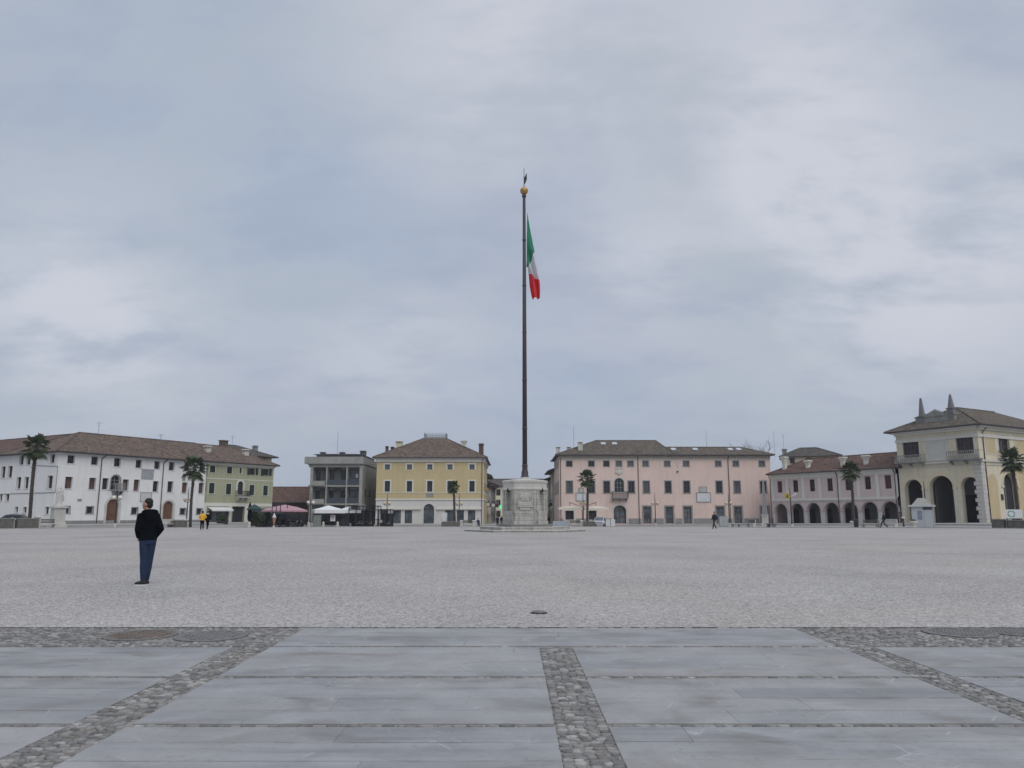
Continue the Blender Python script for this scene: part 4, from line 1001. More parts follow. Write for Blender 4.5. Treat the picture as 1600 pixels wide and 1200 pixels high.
for px in (876.3, 998.5, 1140.5): b.pipe(Fp.u(px, 790), PE - .2, elbow=0)
mb = MB(); ul = Fp.u(1048, 700); hip_roof(mb, 0, ul, 0, PD, PE, 3.25, ov=.7, hl=.95, hr=.22); hip_roof(mb, ul - 1.5, PL, 0, 8.2, PE - .01, 1.65, ov=.68, hl=0, hr=1); b.part('roof', mb, [roof_gr, darkframe])
for px, py in ((942.5, 691), (960, 691), (1052, 701), (1086, 701), (1141, 701), (1154, 701)):
    q = MB(); P1 = on_depth(px, py, YF + (6.2 if px < 1000 else 2.9)); x = P1.x - X0; y = 6.2 if px < 1000 else 2.9; sl_ = 3.25 / 8 if px < 1000 else 1.65 / 4.1
    z = PE + y * sl_ + .1
    q.face([(x - .45, y - .55, z - .55 * sl_), (x + .45, y - .55, z - .55 * sl_), (x + .45, y + .55, z + .55 * sl_), (x - .45, y + .55, z + .55 * sl_)])
    q.face([(x - .45, y - .55, z - .55 * sl_), (x + .45, y - .55, z - .55 * sl_), (x + .45, y - .55, z - .55 * sl_ - .2), (x - .45, y - .55, z - .55 * sl_ - .2)])
    b.part('skylight', q, mat('skylight_glass', (.45, .48, .52), .15, .05, 2, spec=.7))
for px, y0, yy, hw, m_ in ((872, 697.5, 4.5, .35, lime), (888.5, 697.5, 7, .35, lime), (906.5, 690, 2.2, .4, lime)):
    P1 = on_depth(px, y0, YF + yy); chimney(b, P1.x - X0, yy, PE + .1, P1.z - Fp.zb, hw, m_)
antenna(on_depth(896.5, 700, YF + 8), 4.2, 'tall whip aerial above the left end of the pink palace roof')
antenna(on_depth(1104, 698, YF + 4.5), 3.0, 'thin whip aerial in the middle of the pink palace ridge')

# house behind the arcade
P1 = on_depth(1222, 713, 158); Fh = Fac((P1.x, 158), (.94, -.34))
b = Bld('rear_house', 'house with grey-brown hip roof rising behind the arcade, beside the pink palace', Fh)
hz = P1.z - Fh.zb
mb = MB(); mb.box(0, 10.8, 0, 8, -.5, hz); b.part('wall', mb, cream_pl)
for x in (1.5, 4.6, 7.6): add_window(b.root, Matrix(), x, x + .9, hz - 1.5, hz - .4, 0, -.03, rows=1)
mb = MB(); hip_roof(mb, 0, 10.8, 0, 8, hz, 1.9, ov=.6, hl=.9, hr=1); b.part('roof', mb, [roof_dk, darkframe])
chimney(b, .5, 2.4, hz - .2, hz + 1.7, .45, greystone)
antenna(on_depth(1211, 712, 160), 5.2, 'tall whip aerial beside the rear house chimney')
antenna(on_depth(1224.5, 700, 160), 2.9, 'aerial with a bulb top on the rear house chimney', 1)

# ------------------------------------------------------------------ ARCADE (right side of the hexagon)
Pa = s_point(1204, 'R'); Fa = Fac(Pa, DR, -.1)
b = Bld('arcade_building', 'mauve two-storey arcade with white pilasters and seven arches on the right side', Fa)
AL = Fa.u(1402.5, 780); AE = Fa.z(1300, 735)
wx = (1218.3, 1243, 1269, 1296.7, 1325, 1355.8, 1387.5)
for i, px in enumerate(wx):
    b.win(px, (751.9, 750.3, 749, 747.5, 746.3, 744.4, 742.5)[i], (769.8, 768.9, 767.8, 767.3, 766, 764.7, 763.6)[i], (7.5, 7.9, 8.2, 8.5, 8.9, 9.4, 9.9)[i], dep=.25, fm=darkred_w, pm=darkred_w if i in (0, 6) else glass, cols=2, rows=3)
holes = [b.hole(px, yt, wp, dep=.55) for px, yt, wp in zip((1220.3, 1245.6, 1271.4, 1299.5, 1328.4, 1359, 1391), (787.3, 786.6, 785.8, 785.2, 784.8, 784.1, 783.3), (19.3, 19.8, 20.6, 22, 23.6, 24.4, 25.4))]
zst = Fa.z(1300, 779.5)
mb = MB(); wall(mb, 0, AL, -.6, AE, Fa.ops); mb.face([(0, 0, -.6), (0, 9.5, -.6), (0, 9.5, AE), (0, 0, AE)]); mb.face([(0, 9.5, -.6), (AL, 9.5, -.6), (AL, 9.5, AE), (0, 9.5, AE)])
b.part('wall', mb, mauve_pl)
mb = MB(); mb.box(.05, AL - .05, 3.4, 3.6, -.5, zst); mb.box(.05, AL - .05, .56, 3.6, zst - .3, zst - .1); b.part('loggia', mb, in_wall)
for i, (a, bb, d, rz) in enumerate(holes):
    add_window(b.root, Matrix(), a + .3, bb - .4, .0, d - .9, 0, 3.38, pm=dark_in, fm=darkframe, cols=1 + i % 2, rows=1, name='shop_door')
    q = MB(); P = arch_pts(a, bb, d - rz, rz); Q = arch_pts(a - .22, bb + .22, d - rz, rz + .22)
    for k in range(len(P) - 1):
        q.face([(P[k][0], -.05, P[k][1]), (P[k + 1][0], -.05, P[k + 1][1]), (Q[k + 1][0], -.05, Q[k + 1][1]), (Q[k][0], -.05, Q[k][1])])
        q.face([(Q[k][0], -.05, Q[k][1]), (Q[k + 1][0], -.05, Q[k + 1][1]), (Q[k + 1][0], 0, Q[k + 1][1]), (Q[k][0], 0, Q[k][1])])
    q.box(a - .3, a + .03, -.09, .3, d - rz - .2, d - rz); q.box(bb - .03, bb + .3, -.09, .3, d - rz - .2, d - rz)
    b.part('arch_moulding', q, mat('mauve_stone', (.40, .355, .35), .9, .1, .8))
q = MB(); edges = [-.2] + [h[k] for h in holes for k in (0, 1)] + [AL]
for k in range(0, len(edges), 2):
    zs_ = holes[min(k // 2, 6)][2] - holes[min(k // 2, 6)][3]
    q = MB(); q.box(max(edges[k] + .01, 0), edges[k + 1] - .01, -.03, .0, -.6, zs_ - .2); b.part('pier', q, mat('pale_pier_plaster', (.52, .515, .49), .9, .1, .8, streak=.25))
q = MB()
for px in (1206.5, 1229.7, 1254.5, 1281, 1310.5, 1341, 1371, 1400):
    u = Fa.u(px, 757); q = MB(); q.box(u - .28, u + .28, -.07, 0, zst + .16, AE - 1.0); b.part('pilaster', q, offwhite)
q = MB(); q.box(-.05, AL, -.16, 0, zst - .16, zst + .16); q.box(-.05, AL, -.1, 0, zst - .3, zst - .16); b.part('string_course', q, offwhite)
q = MB(); q.box(-.05, AL, -.1, 0, AE - 1.0, AE - .5); q.box(-.2, AL, -.38, 0, AE - .3, AE - .12); q.box(-.1, AL, -.22, 0, AE - .5, AE - .3); b.part('cornice', q, offwhite)
mb = MB(); hip_roof(mb, 0, AL + .5, 0, 9.5, AE, 2.5, ov=.6, hl=.85, hr=0); b.part('roof', mb, [roof_red, darkframe])
for px, y0 in ((1216.7, 713.5), (1253.4, 719), (1308, 713.8), (1344, 711)):
    u = Fa.u(px, 740) + .25; d_ = Fa.world(u, 1.2); zt_ = on_depth(px, y0, d_.y).z - Fa.zb; chimney(b, u, 1.3, AE + .1, zt_, .36, offwhite, True)
for px in (1206, 1311.5, 1402): b.pipe(Fa.u(px, 790) + .02, AE - .2, elbow=0, yo=-.14)

# ------------------------------------------------------------------ LOGGIA PALACE (far right)
Pp = s_point(1403.5, 'R'); Fz = Fac(Pp, DR, .15)
b = Bld('loggia_palace', 'cream palace with three tall arches and two roof obelisks at far right', Fz)
ZL = Fz.u(1533.5, 740); ZE = Fz.z(1470, 667.5); ZD = 22
b.win(1423.3, 687, 715, 25.5, dep=.35, cols=4, rows=3, fm=darkred_w, pm=glass, fw=.1, sur=.14, sm_=offwhite)
b.win(1507.5, 679, 709, 27.5, dep=.35, cols=4, rows=3, fm=darkred_w, pm=glass, fw=.1, sur=.14, sm_=offwhite)
hz_ = [b.hole(px, yt, wp, dep=.8) for px, yt, wp in ((1428.6, 749, 27), (1472, 743, 37), (1517.5, 745, 29))]
zst = Fz.z(1470, 723); 
mb = MB(); wall(mb, 0, ZL, -.6, ZE, Fz.ops); Fz2 = b.fac(tuple(Fz.world(ZL).xy), (H3, .5))
o_w = []
b.win(1568.5, 680, 706, 17, F=Fz2, dep=.35, cols=3, rows=3, fm=darkred_w, pm=glass, fw=.1, sur=.14, sm_=offwhite)
a, bb_, d, rz = b.hole(1580, 739, 22, F=Fz2, dep=.7); h2 = (a, bb_, d, rz)
mb.M = Fz2.rel; wall(mb, 0, ZD, -.6, ZE, Fz2.ops); mb.M = None
mb.face([(0, 0, -.6), (0, ZD, -.6), (0, ZD, ZE), (0, 0, ZE)]); mb.face([(0, ZD, -.6), (ZL, ZD, -.6), (ZL, ZD, ZE), (0, ZD, ZE)])
b.part('wall', mb, cream_pl)
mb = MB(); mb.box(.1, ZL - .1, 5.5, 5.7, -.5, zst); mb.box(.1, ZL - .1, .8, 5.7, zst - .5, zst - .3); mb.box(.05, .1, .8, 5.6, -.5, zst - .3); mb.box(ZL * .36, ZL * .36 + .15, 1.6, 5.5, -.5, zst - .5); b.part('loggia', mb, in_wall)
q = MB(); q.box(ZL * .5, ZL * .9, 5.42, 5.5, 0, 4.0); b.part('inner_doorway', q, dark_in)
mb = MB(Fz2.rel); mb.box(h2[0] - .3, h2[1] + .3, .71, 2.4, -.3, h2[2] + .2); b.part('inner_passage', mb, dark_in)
for (a, bb, d, rz), M_ in [(h, Matrix()) for h in hz_] + [(h2, Fz2.rel)]:
    q = MB(M_); wd_ = .42; P = arch_pts(a, bb, d - rz, rz); Q = arch_pts(a - wd_, bb + wd_, d - rz, rz + wd_)
    for k in range(len(P) - 1):
        q.face([(P[k][0], -.06, P[k][1]), (P[k + 1][0], -.06, P[k + 1][1]), (Q[k + 1][0], -.06, Q[k + 1][1]), (Q[k][0], -.06, Q[k][1])])
        q.face([(Q[k][0], -.06, Q[k][1]), (Q[k + 1][0], -.06, Q[k + 1][1]), (Q[k + 1][0], 0, Q[k + 1][1]), (Q[k][0], 0, Q[k][1])])
    q.box(a - .5, a + .04, -.14, .4, d - rz - .26, d - rz); q.box(bb - .04, bb + .5, -.14, .4, d - rz - .26, d - rz)
    b.part('arch_moulding', q, mat('warm_stone', (.60, .52, .38), .9, .1, .8, streak=.15))
ed = [-.0] + [h[k] for h in hz_ for k in (0, 1)] + [ZL]; q = MB()
for k in range(0, 8, 2):
    zz = hz_[min(k // 2, 2)][2] - hz_[min(k // 2, 2)][3] - .26
    q = MB(); q.box(ed[k] + .01, ed[k + 1] - .01, -.07, 0, .35, zz); q.box(ed[k] - .0, ed[k + 1] + .0, -.16, 0, -.6, .35); b.part('pier', q, mat('pale_pier_stone', (.56, .52, .43), .9, .12, .7, streak=.35))
# rusticated corner blocks
q = MB(); z = -.4; k = 0
while z < zst - .3:
    hgt = .55; wd_ = .8 if k % 2 else 1.05; q.box(ZL - wd_, ZL + .12, -.13, 0, z + .02, z + hgt - .02); q.M = Fz2.rel; q.box(.0, wd_ * .8, -.12, 0, z + .02, z + hgt - .02); q.M = None; z += hgt; k += 1
b.part('quoins', q, lime)
for (F_, l_) in ((Fz, ZL), (Fz2, ZD)):
    q = MB(F_.rel); q.box(-.05, l_ + .05, -.22, 0, zst - .12, zst + .14); q.box(-.05, l_ + .05, -.1, 0, zst - .55, zst - .42); b.part('string_course', q, lime)
    q = MB(F_.rel); q.box(-.1, l_ + .1, -.14, 0, ZE - 1.75, ZE - 1.3); q.box(-.1, l_ + .1, -.3, 0, ZE - .75, ZE - .45); q.box(-.4, l_ + .3, -.75, 0, ZE - .45, ZE - .16); b.part('cornice', q, offwhite)
b.panel('relief_panel', 1447.5, 1480, 684, 718, mat('pale_relief', (.50, .49, .45), .9, .1, 2, .5, 6), th=.08, fr=.12, fm=offwhite)
for p0, p1 in ((1540.5, 1554), (1586, 1602)): b.panel('painted_panel', p0, p1, 681, 709, ochre_pl, F=Fz2, th=.03, fr=.1, fm=offwhite)
q = MB(Fz2.rel); a, bb, zt_ = Fz2.u(1545.5, 780), Fz2.u(1561, 780), Fz2.z(1553, 741); r = (bb - a) / 2
P = arch_pts(a, bb, zt_ - r, r); q.face([(a, -.03, .3), (bb, -.03, .3)] + [(x, -.03, z_) for x, z_ in reversed(P)]); b.part('blind_arch', q, ochre_pl)
q = MB(Fz2.rel); q.box(Fz2.u(1592, 780), ZD, -.03, 0, .3, zst - .8); b.part('painted_panel', q, ochre_pl)
q = MB(Fz2.rel); q.box(Fz2.u(1567.5, 780) - .5, Fz2.u(1567.5, 780), -.1, 0, 3.2, 4.0); b.part('wall_lamp', q, metal_d)
for p0, p1, yb, yt in ((1403.5, 1446, 722, 713), (1485, 1537, 717, 706)):
    F_ = Fz; z = F_.z((p0 + p1) / 2, yb); balcony(b, Fz, F_.u(p0, 720) + .05, F_.u(p1, 715) - .05, z, rail_h=F_.z((p0 + p1) / 2, yt) - z + .15, dep=1.0, slab=lime_d, rail=lime_d, solid=True)
balcony(b, Fz2, Fz2.u(1559, 715), Fz2.u(1580, 715), Fz2.z(1568, 716), dep=.7, slab=lime, rail=lime_d, solid=True)
b.pipe(Fz2.u(1541, 745), ZE - .4, F=Fz2, elbow=.4)
mb = MB(); hip_roof(mb, 0, ZL, 0, ZD, ZE, 4.0, ov=1.15, hl=1, hr=1) if False else None
ov = 1.1; X_0, X_1, Y_0, Y_1 = -ov, ZL + ov, -ov, ZD + ov; hd = (X_1 - X_0) / 2; cxm = (X_0 + X_1) / 2; zr = ZE + 3.3; ze = ZE - .1
A, B, C, D = (X_0, Y_0, ze), (X_1, Y_0, ze), (X_1, Y_1, ze), (X_0, Y_1, ze); E, G = (cxm, Y_0 + hd, zr), (cxm, Y_1 - hd, zr)
mb = MB(); mb.face([A, B, E], 0); mb.face([B, C, G, E], 0); mb.face([C, D, G], 0); mb.face([D, A, E, G], 0)
for p, q in ((A, B), (B, C), (C, D), (D, A)): mb.face([p, q, (q[0], q[1], q[2] - .16), (p[0], p[1], p[2] - .16)], 1); mb.tube([(p[0], p[1], p[2] - .05), (q[0], q[1], q[2] - .05)], .11, 6, 1)
mb.face([(x, y, z - .16) for x, y, z in (A, B, C, D)], 1)
for p, q in ((A, E), (B, E), (E, G)): mb.tube([p, q], .13, 6, 0)
b.part('roof', mb, [roof_gr, darkframe])
# roof attic with obelisks
def at_y(px, py, yy):   # point on the plane parallel to the front, yy metres inside
    F2 = Fac(tuple(Fz.world(0, yy).xy), DR, Fz.zb); return F2.uz(px, py)
mb = MB(); u0, z0 = at_y(1432, 660, 1.4); u1, z1 = at_y(1492, 650, 1.4)
mb.box(u0, u1, 1.2, 1.9, ZE - .1, z1 + .25); mb.box(u0 - .12, u1 + .12, 1.1, 2.0, z1 + .25, z1 + .42)
um, zm = (u0 + u1) / 2, z1 + .42
for s_ in (-1, 1):
    for k in range(5):
        t0 = k / 5; mb.ball((um + s_ * (.35 + t0 * 1.0), 1.5, zm + .5 * (1 - t0)), .3, .2, .24, 8, 6)
mb.ball((um, 1.5, zm + .5), .42, .25, .4, 10, 8); mb.box(um - 1.4, um + 1.4, 1.3, 1.75, zm, zm + .35); b.part('roof_crest', mb, lime_d)
for px, yt, yb in ((1438, 622, 653), (1484, 616, 640)):
    u, zt_ = at_y(px, yt, 1.5); _, zb0 = at_y(px, yb, 1.5); q = MB()
    q.box(u - .42, u + .42, 1.1, 1.95, zb0 - 1.2, zb0 + .1); q.box(u - .52, u + .52, 1.0, 2.05, zb0 + .1, zb0 + .22); q.frustum(u, 1.52, zb0 + .22, zt_ - .2, .33, .33, .12, .12); q.ball((u, 1.52, zt_ - .12), .15, n=8, h=6)
    b.part('obelisk', q, mat('dark_obelisk_stone', (.17, .17, .175), .85, .2, 2))

# ------------------------------------------------------------------ MONUMENT, FLAGPOLE, FLAG
HX = lambda r, k: (r * math.cos(k * math.pi / 3), r * math.sin(k * math.pi / 3))
def mason_mat():
    m = bpy.data.materials.new('limestone_blocks'); m.use_nodes = True; t = m.node_tree; ns = t.nodes; b = ns['Principled BSDF']; b.inputs['Roughness'].default_value = .88; b.inputs['Specular IOR Level'].default_value = .25
    co = ns.new('ShaderNodeTexCoord'); mp = ns.new('ShaderNodeMapping'); t.links.new(co.outputs['Object'], mp.inputs[0])
    sp = ns.new('ShaderNodeSeparateXYZ'); t.links.new(mp.outputs[0], sp.inputs[0]); cb_ = ns.new('ShaderNodeCombineXYZ'); t.links.new(sp.outputs[0], cb_.inputs[0]); t.links.new(sp.outputs[2], cb_.inputs[1])
    br = ns.new('ShaderNodeTexBrick'); br.inputs['Scale'].default_value = 1.0; br.inputs['Brick Width'].default_value = 1.1; br.inputs['Row Height'].default_value = .46; br.inputs['Mortar Size'].default_value = .018
    br.inputs['Color1'].default_value = (.47, .455, .415, 1); br.inputs['Color2'].default_value = (.40, .39, .355, 1); br.inputs['Mortar'].default_value = (.23, .22, .20, 1); t.links.new(cb_.outputs[0], br.inputs['Vector'])
    def nz(s_, d, lo, hi, scl):
        m2 = ns.new('ShaderNodeMapping'); m2.inputs['Scale'].default_value = scl; t.links.new(co.outputs['Object'], m2.inputs[0])
        n = ns.new('ShaderNodeTexNoise'); n.inputs['Scale'].default_value = s_; n.inputs['Detail'].default_value = d; t.links.new(m2.outputs[0], n.inputs['Vector'])
        r = ns.new('ShaderNodeMapRange'); r.inputs[1].default_value = lo; r.inputs[2].default_value = hi; r.inputs[4].default_value = .75; t.links.new(n.outputs['Fac'], r.inputs[0]); return r.outputs[0]
    c = br.outputs['Color']
    for f, col in ((nz(1.1, 6, .48, .72, (1, 1, 1)), (.27, .265, .245)), (nz(2.2, 6, .52, .75, (1.6, 1.6, .14)), (.17, .17, .16)), (nz(5, 5, .55, .8, (1, 1, 1)), (.58, .565, .53))):
        n = ns.new('ShaderNodeMix'); n.data_type = 'RGBA'; t.links.new(f, n.inputs[0]); t.links.new(c, n.inputs[6]); n.inputs[7].default_value = (*col, 1); c = n.outputs[2]
    t.links.new(c, b.inputs['Base Color'])
    n2 = ns.new('ShaderNodeTexNoise'); n2.inputs['Scale'].default_value = 16; t.links.new(co.outputs['Object'], n2.inputs['Vector']); bp = ns.new('ShaderNodeBump'); bp.inputs['Strength'].default_value = .4; bp.inputs['Distance'].default_value = .03; t.links.new(n2.outputs['Fac'], bp.inputs['Height']); t.links.new(bp.outputs[0], b.inputs['Normal'])
    return m
mason = mason_mat()
mon = thing('flagpole_monument', 'pale hexagonal stone monument with niches and steps under the flagpole', 'monument', (POLE[0], POLE[1], 0))
RB = 1.92; ZB = .62; ZT = 4.43
for r, z0, z1, m_ in ((5.35, -.2, .15, mason), (3.98, .15, .40, mason), (2.42, .40, .62, lime_d)):
    q = MB(); q.lathe(0, 0, [(r, z0), (r, z1 - .05), (r + .05, z1 - .05), (r + .05, z1 - .012), (r + .03, z1)], 6); mon_s = q.build('step', m_, mon)
q = MB(); ap_ = RB * H3
for k in range(6):
    a0 = Vector((*HX(RB, k), 0)); a1 = Vector((*HX(RB, k + 1), 0)); d = (a0 - a1).normalized()
    # local x from a1 to a0 seen from outside (left to right), y inward
    M_ = Matrix.Translation((a1.x, a1.y, ZB)) @ Matrix.Rotation(math.atan2(d.y, d.x), 4, 'Z')
    inward = M_.to_3x3() @ Vector((0, 1, 0))
    if inward.dot(-(a0 + a1)) < 0: M_ = Matrix.Translation((a0.x, a0.y, ZB)) @ Matrix.Rotation(math.atan2(-d.y, -d.x), 4, 'Z')
    q.M = M_; H = ZT - ZB
    front = k == 4
    ops = [] if k in (1, 4) else [(RB * .5 - .40, RB * .5 + .40, 1.12, 2.95, .40, .26)]
    wall(q, 0, RB, 0, H - .9, ops)
    if ops: q.face([(RB * .5 - .42, .26, 1.05), (RB * .5 + .42, .26, 1.05), (RB * .5 + .42, .26, 3.0), (RB * .5 - .42, .26, 3.0)])
    q.box(0, RB, -.16, 0, 0, .28); q.box(.1, RB - .1, -.12, 0, .28, .95); q.box(.06, RB - .06, -.15, 0, .95, 1.07)
    q.box(0, .2, -.09, .0, 1.07, H - .9); q.box(RB - .2, RB, -.09, .0, 1.07, H - .9)
q.M = None; q.build('pedestal', mason, mon)
q = MB(); q.lathe(0, 0, [(RB + .03, ZT - .9), (RB + .12, ZT - .82), (RB + .12, ZT - .72), (RB + .03, ZT - .68), (RB + .02, ZT - .34), (RB + .05, ZT - .3), (RB + .11, ZT - .16), (RB + .12, ZT - .05), (RB + .0, ZT), (.9, ZT + .12), (.45, ZT + .14), (.42, ZT + .3)], 6); q.build('cornice', lime_d if False else lime, mon)
q = MB(); yf = -ap_ - .03
q.box(-.62, .62, yf - .04, yf, ZB + 1.55, ZB + 1.95); q.box(-.56, .56, yf - .07, yf - .04, ZB + 1.6, ZB + 1.9); q.box(-.68, .68, yf - .07, yf, ZB + 1.46, ZB + 1.55); q.box(-.45, .45, yf - .04, yf, ZB + 1.22, ZB + 1.42)
q.ball((0, yf, ZB + 2.42), .30, .08, .36, 12, 8); q.ball((0, yf, ZB + 2.84), .16, .06, .12, 8, 6)
for s_ in (-1, 1): q.ball((s_ * .34, yf, ZB + 2.42), .14, .06, .28, 8, 6); q.ball((s_ * .2, yf, ZB + 2.08), .16, .05, .1, 8, 6)
for s_ in (-1, 1): q.box(s_ * .86 - .1, s_ * .86 + .1, yf - .04, yf, ZB + 1.1, ZB + 2.9)
q.build('carved_tablet', mat('carved_limestone', (.42, .405, .375), .85, .2, 5, .7, 12), mon)
for k in (3, 5):
    mx_, my_ = [(HX(RB, k)[i] + HX(RB, k + 1)[i]) / 2 for i in (0, 1)]; q = MB(); n_ = Vector((mx_, my_, 0)).normalized()
    c = Vector((mx_, my_, ZB + 2.98)) + n_ * .05; q.ball(c, .13, .13, .16, 8, 6); q.ball(c + Vector((0, 0, -.13)), .17, .17, .08, 8, 6); q.build('niche_mask', metal_d, mon)

fp = thing('flagpole', 'very tall dark flagpole with gilded ball and lance tip in the middle of the square', 'flagpole', (POLE[0], POLE[1], ZT + .26))
Z0 = ZT + .28; PT = on_depth(820, 305, 69).z
q = MB(); q.lathe(0, 0, [(.36, 0), (.36, .12), (.30, .18), (.31, .5), (.25, .62), (.235, 1.0), (.27, 1.05), (.27, 1.12), (.225, 1.18)], 16); q.build('collar', pole_m, fp, True)
q = MB(); q.tube([(0, 0, 1.1), (0, 0, (PT - Z0) * .5), (0, 0, PT - Z0)], [.22, .185, .135], 16); 
for k in range(1, 6): zz = (PT - Z0) * k / 6; r_ = lerp(.215, .14, k / 6); q.lathe(0, 0, [(r_, zz - .1), (r_ + .03, zz - .06), (r_ + .03, zz + .06), (r_, zz + .1)], 16)
q.lathe(0, 0, [(.13, PT - Z0 - .25), (.2, PT - Z0 - .15), (.2, PT - Z0 + .02), (.12, PT - Z0 + .1)], 14); q.build('pole', pole_m, fp, True)
bc = on_depth(820, 298, 69).z - Z0
q = MB(); q.ball((0, 0, bc), .375, n=24, h=16); q.lathe(0, 0, [(.38, bc - .02), (.39, bc), (.38, bc + .02)], 24); q.build('gilded_ball', gold_m, fp, True)
q = MB(); zt_ = on_depth(820, 262, 69).z - Z0; q.tube([(0, 0, bc + .3), (0, 0, zt_)], [.04, .02], 8); q.build('lance', metal_d, fp)
q = MB(); zv = on_depth(820, 287, 69).z - Z0; zw = on_depth(820, 270, 69).z - Z0; hv = zw - zv
for i, (p, r_) in enumerate((((.02, .1, zv), .03), ((.12, .16, zv + hv * .35), .1), ((.18, .1, zv + hv * .6), .11), ((.24, .05, zw), .04))): pass
q.tube([(.03, .05, zv), (.1, .1, zv + hv * .3), (.14, .12, zv + hv * .6), (.26, .1, zw)], [.03, .12, .13, .02], 8, ry=[.02, .05, .05, .02]); q.tube([(.12, .1, zv + hv * .55), (.3, .1, zv + hv * .45)], [.07, .02], 6); q.build('weather_vane', metal_d, fp, True)

zf = 5.217
def fl(x, y): return on_depth(760 + x / zf, 250 + y / zf, 68.8)
T = [(0, fl(332, 425)), (.17, fl(362, 590)), (.333, fl(393, 740)), (.5, fl(412, 860)), (.667, fl(434, 988)), (.83, fl(437, 1060)), (1, fl(436, 1132))]
Bt = [(0, fl(327, 872)), (.17, fl(330, 876)), (.333, fl(340, 880)), (.5, fl(341, 898)), (.667, fl(345, 918)), (.83, fl(352, 1025)), (1, fl(368, 1126))]
def pl(tab, s):
    for (a, p), (b_, q) in zip(tab, tab[1:]):
        if a <= s <= b_ + 1e-9: return p.lerp(q, (s - a) / (b_ - a))
ns_, nt_ = 48, 24
fv = []; ff = []; fm_ = []
for i in range(ns_ + 1):
    s_ = i / ns_
    for j in range(nt_ + 1):
        t_ = j / nt_; p = pl(T, s_).lerp(pl(Bt, s_), t_)
        amp = .28 * min(1, s_ * 3) ; p.y += amp * math.sin(2 * math.pi * (1.7 * t_ + .9 * s_)) + .07 * math.sin(2 * math.pi * (5.3 * t_ + 1.5 * s_)) * min(1, .3 + s_); p.x += .05 * math.sin(9 * t_ + 11 * s_) * s_ * t_ * (1 - t_) * 4
        if i == ns_: p.z += .06 * math.sin(14 * t_)
        fv.append(p)
for i in range(ns_):
    for j in range(nt_):
        a = i * (nt_ + 1) + j; ff.append((a, a + 1, a + nt_ + 2, a + nt_ + 1)); fm_.append(0 if i < 16 else 1 if i < 32 else 2)
q = MB(); q.v = fv; q.f = ff; q.mi = fm_
fo = q.build('tricolour_flag', [mat('flag_green', (.045, .30, .18), .8, .06, 2), mat('flag_white', (.80, .79, .82), .8, .04, 2), mat('flag_red', (.80, .06, .08), .8, .06, 2)], None, True)
tag(fo, 'green, white and red flag hanging limp from the tall pole', 'flag')
for mm in ('flag_green', 'flag_white', 'flag_red'):      # thin cloth lets some daylight through
    m_ = MATS[mm]; t_ = m_.node_tree; bs = t_.nodes['Principled BSDF']; tr = t_.nodes.new('ShaderNodeBsdfTranslucent'); ms = t_.nodes.new('ShaderNodeMixShader'); ms.inputs[0].default_value = .4
    t_.links.new(bs.inputs['Base Color'].links[0].from_socket, tr.inputs[0]); t_.links.new(bs.outputs[0], ms.inputs[1]); t_.links.new(tr.outputs[0], ms.inputs[2]); t_.links.new(ms.outputs[0], t_.nodes['Material Output'].inputs[0])
sm_o = fo.modifiers.new('thickness', 'SOLIDIFY'); sm_o.thickness = .008

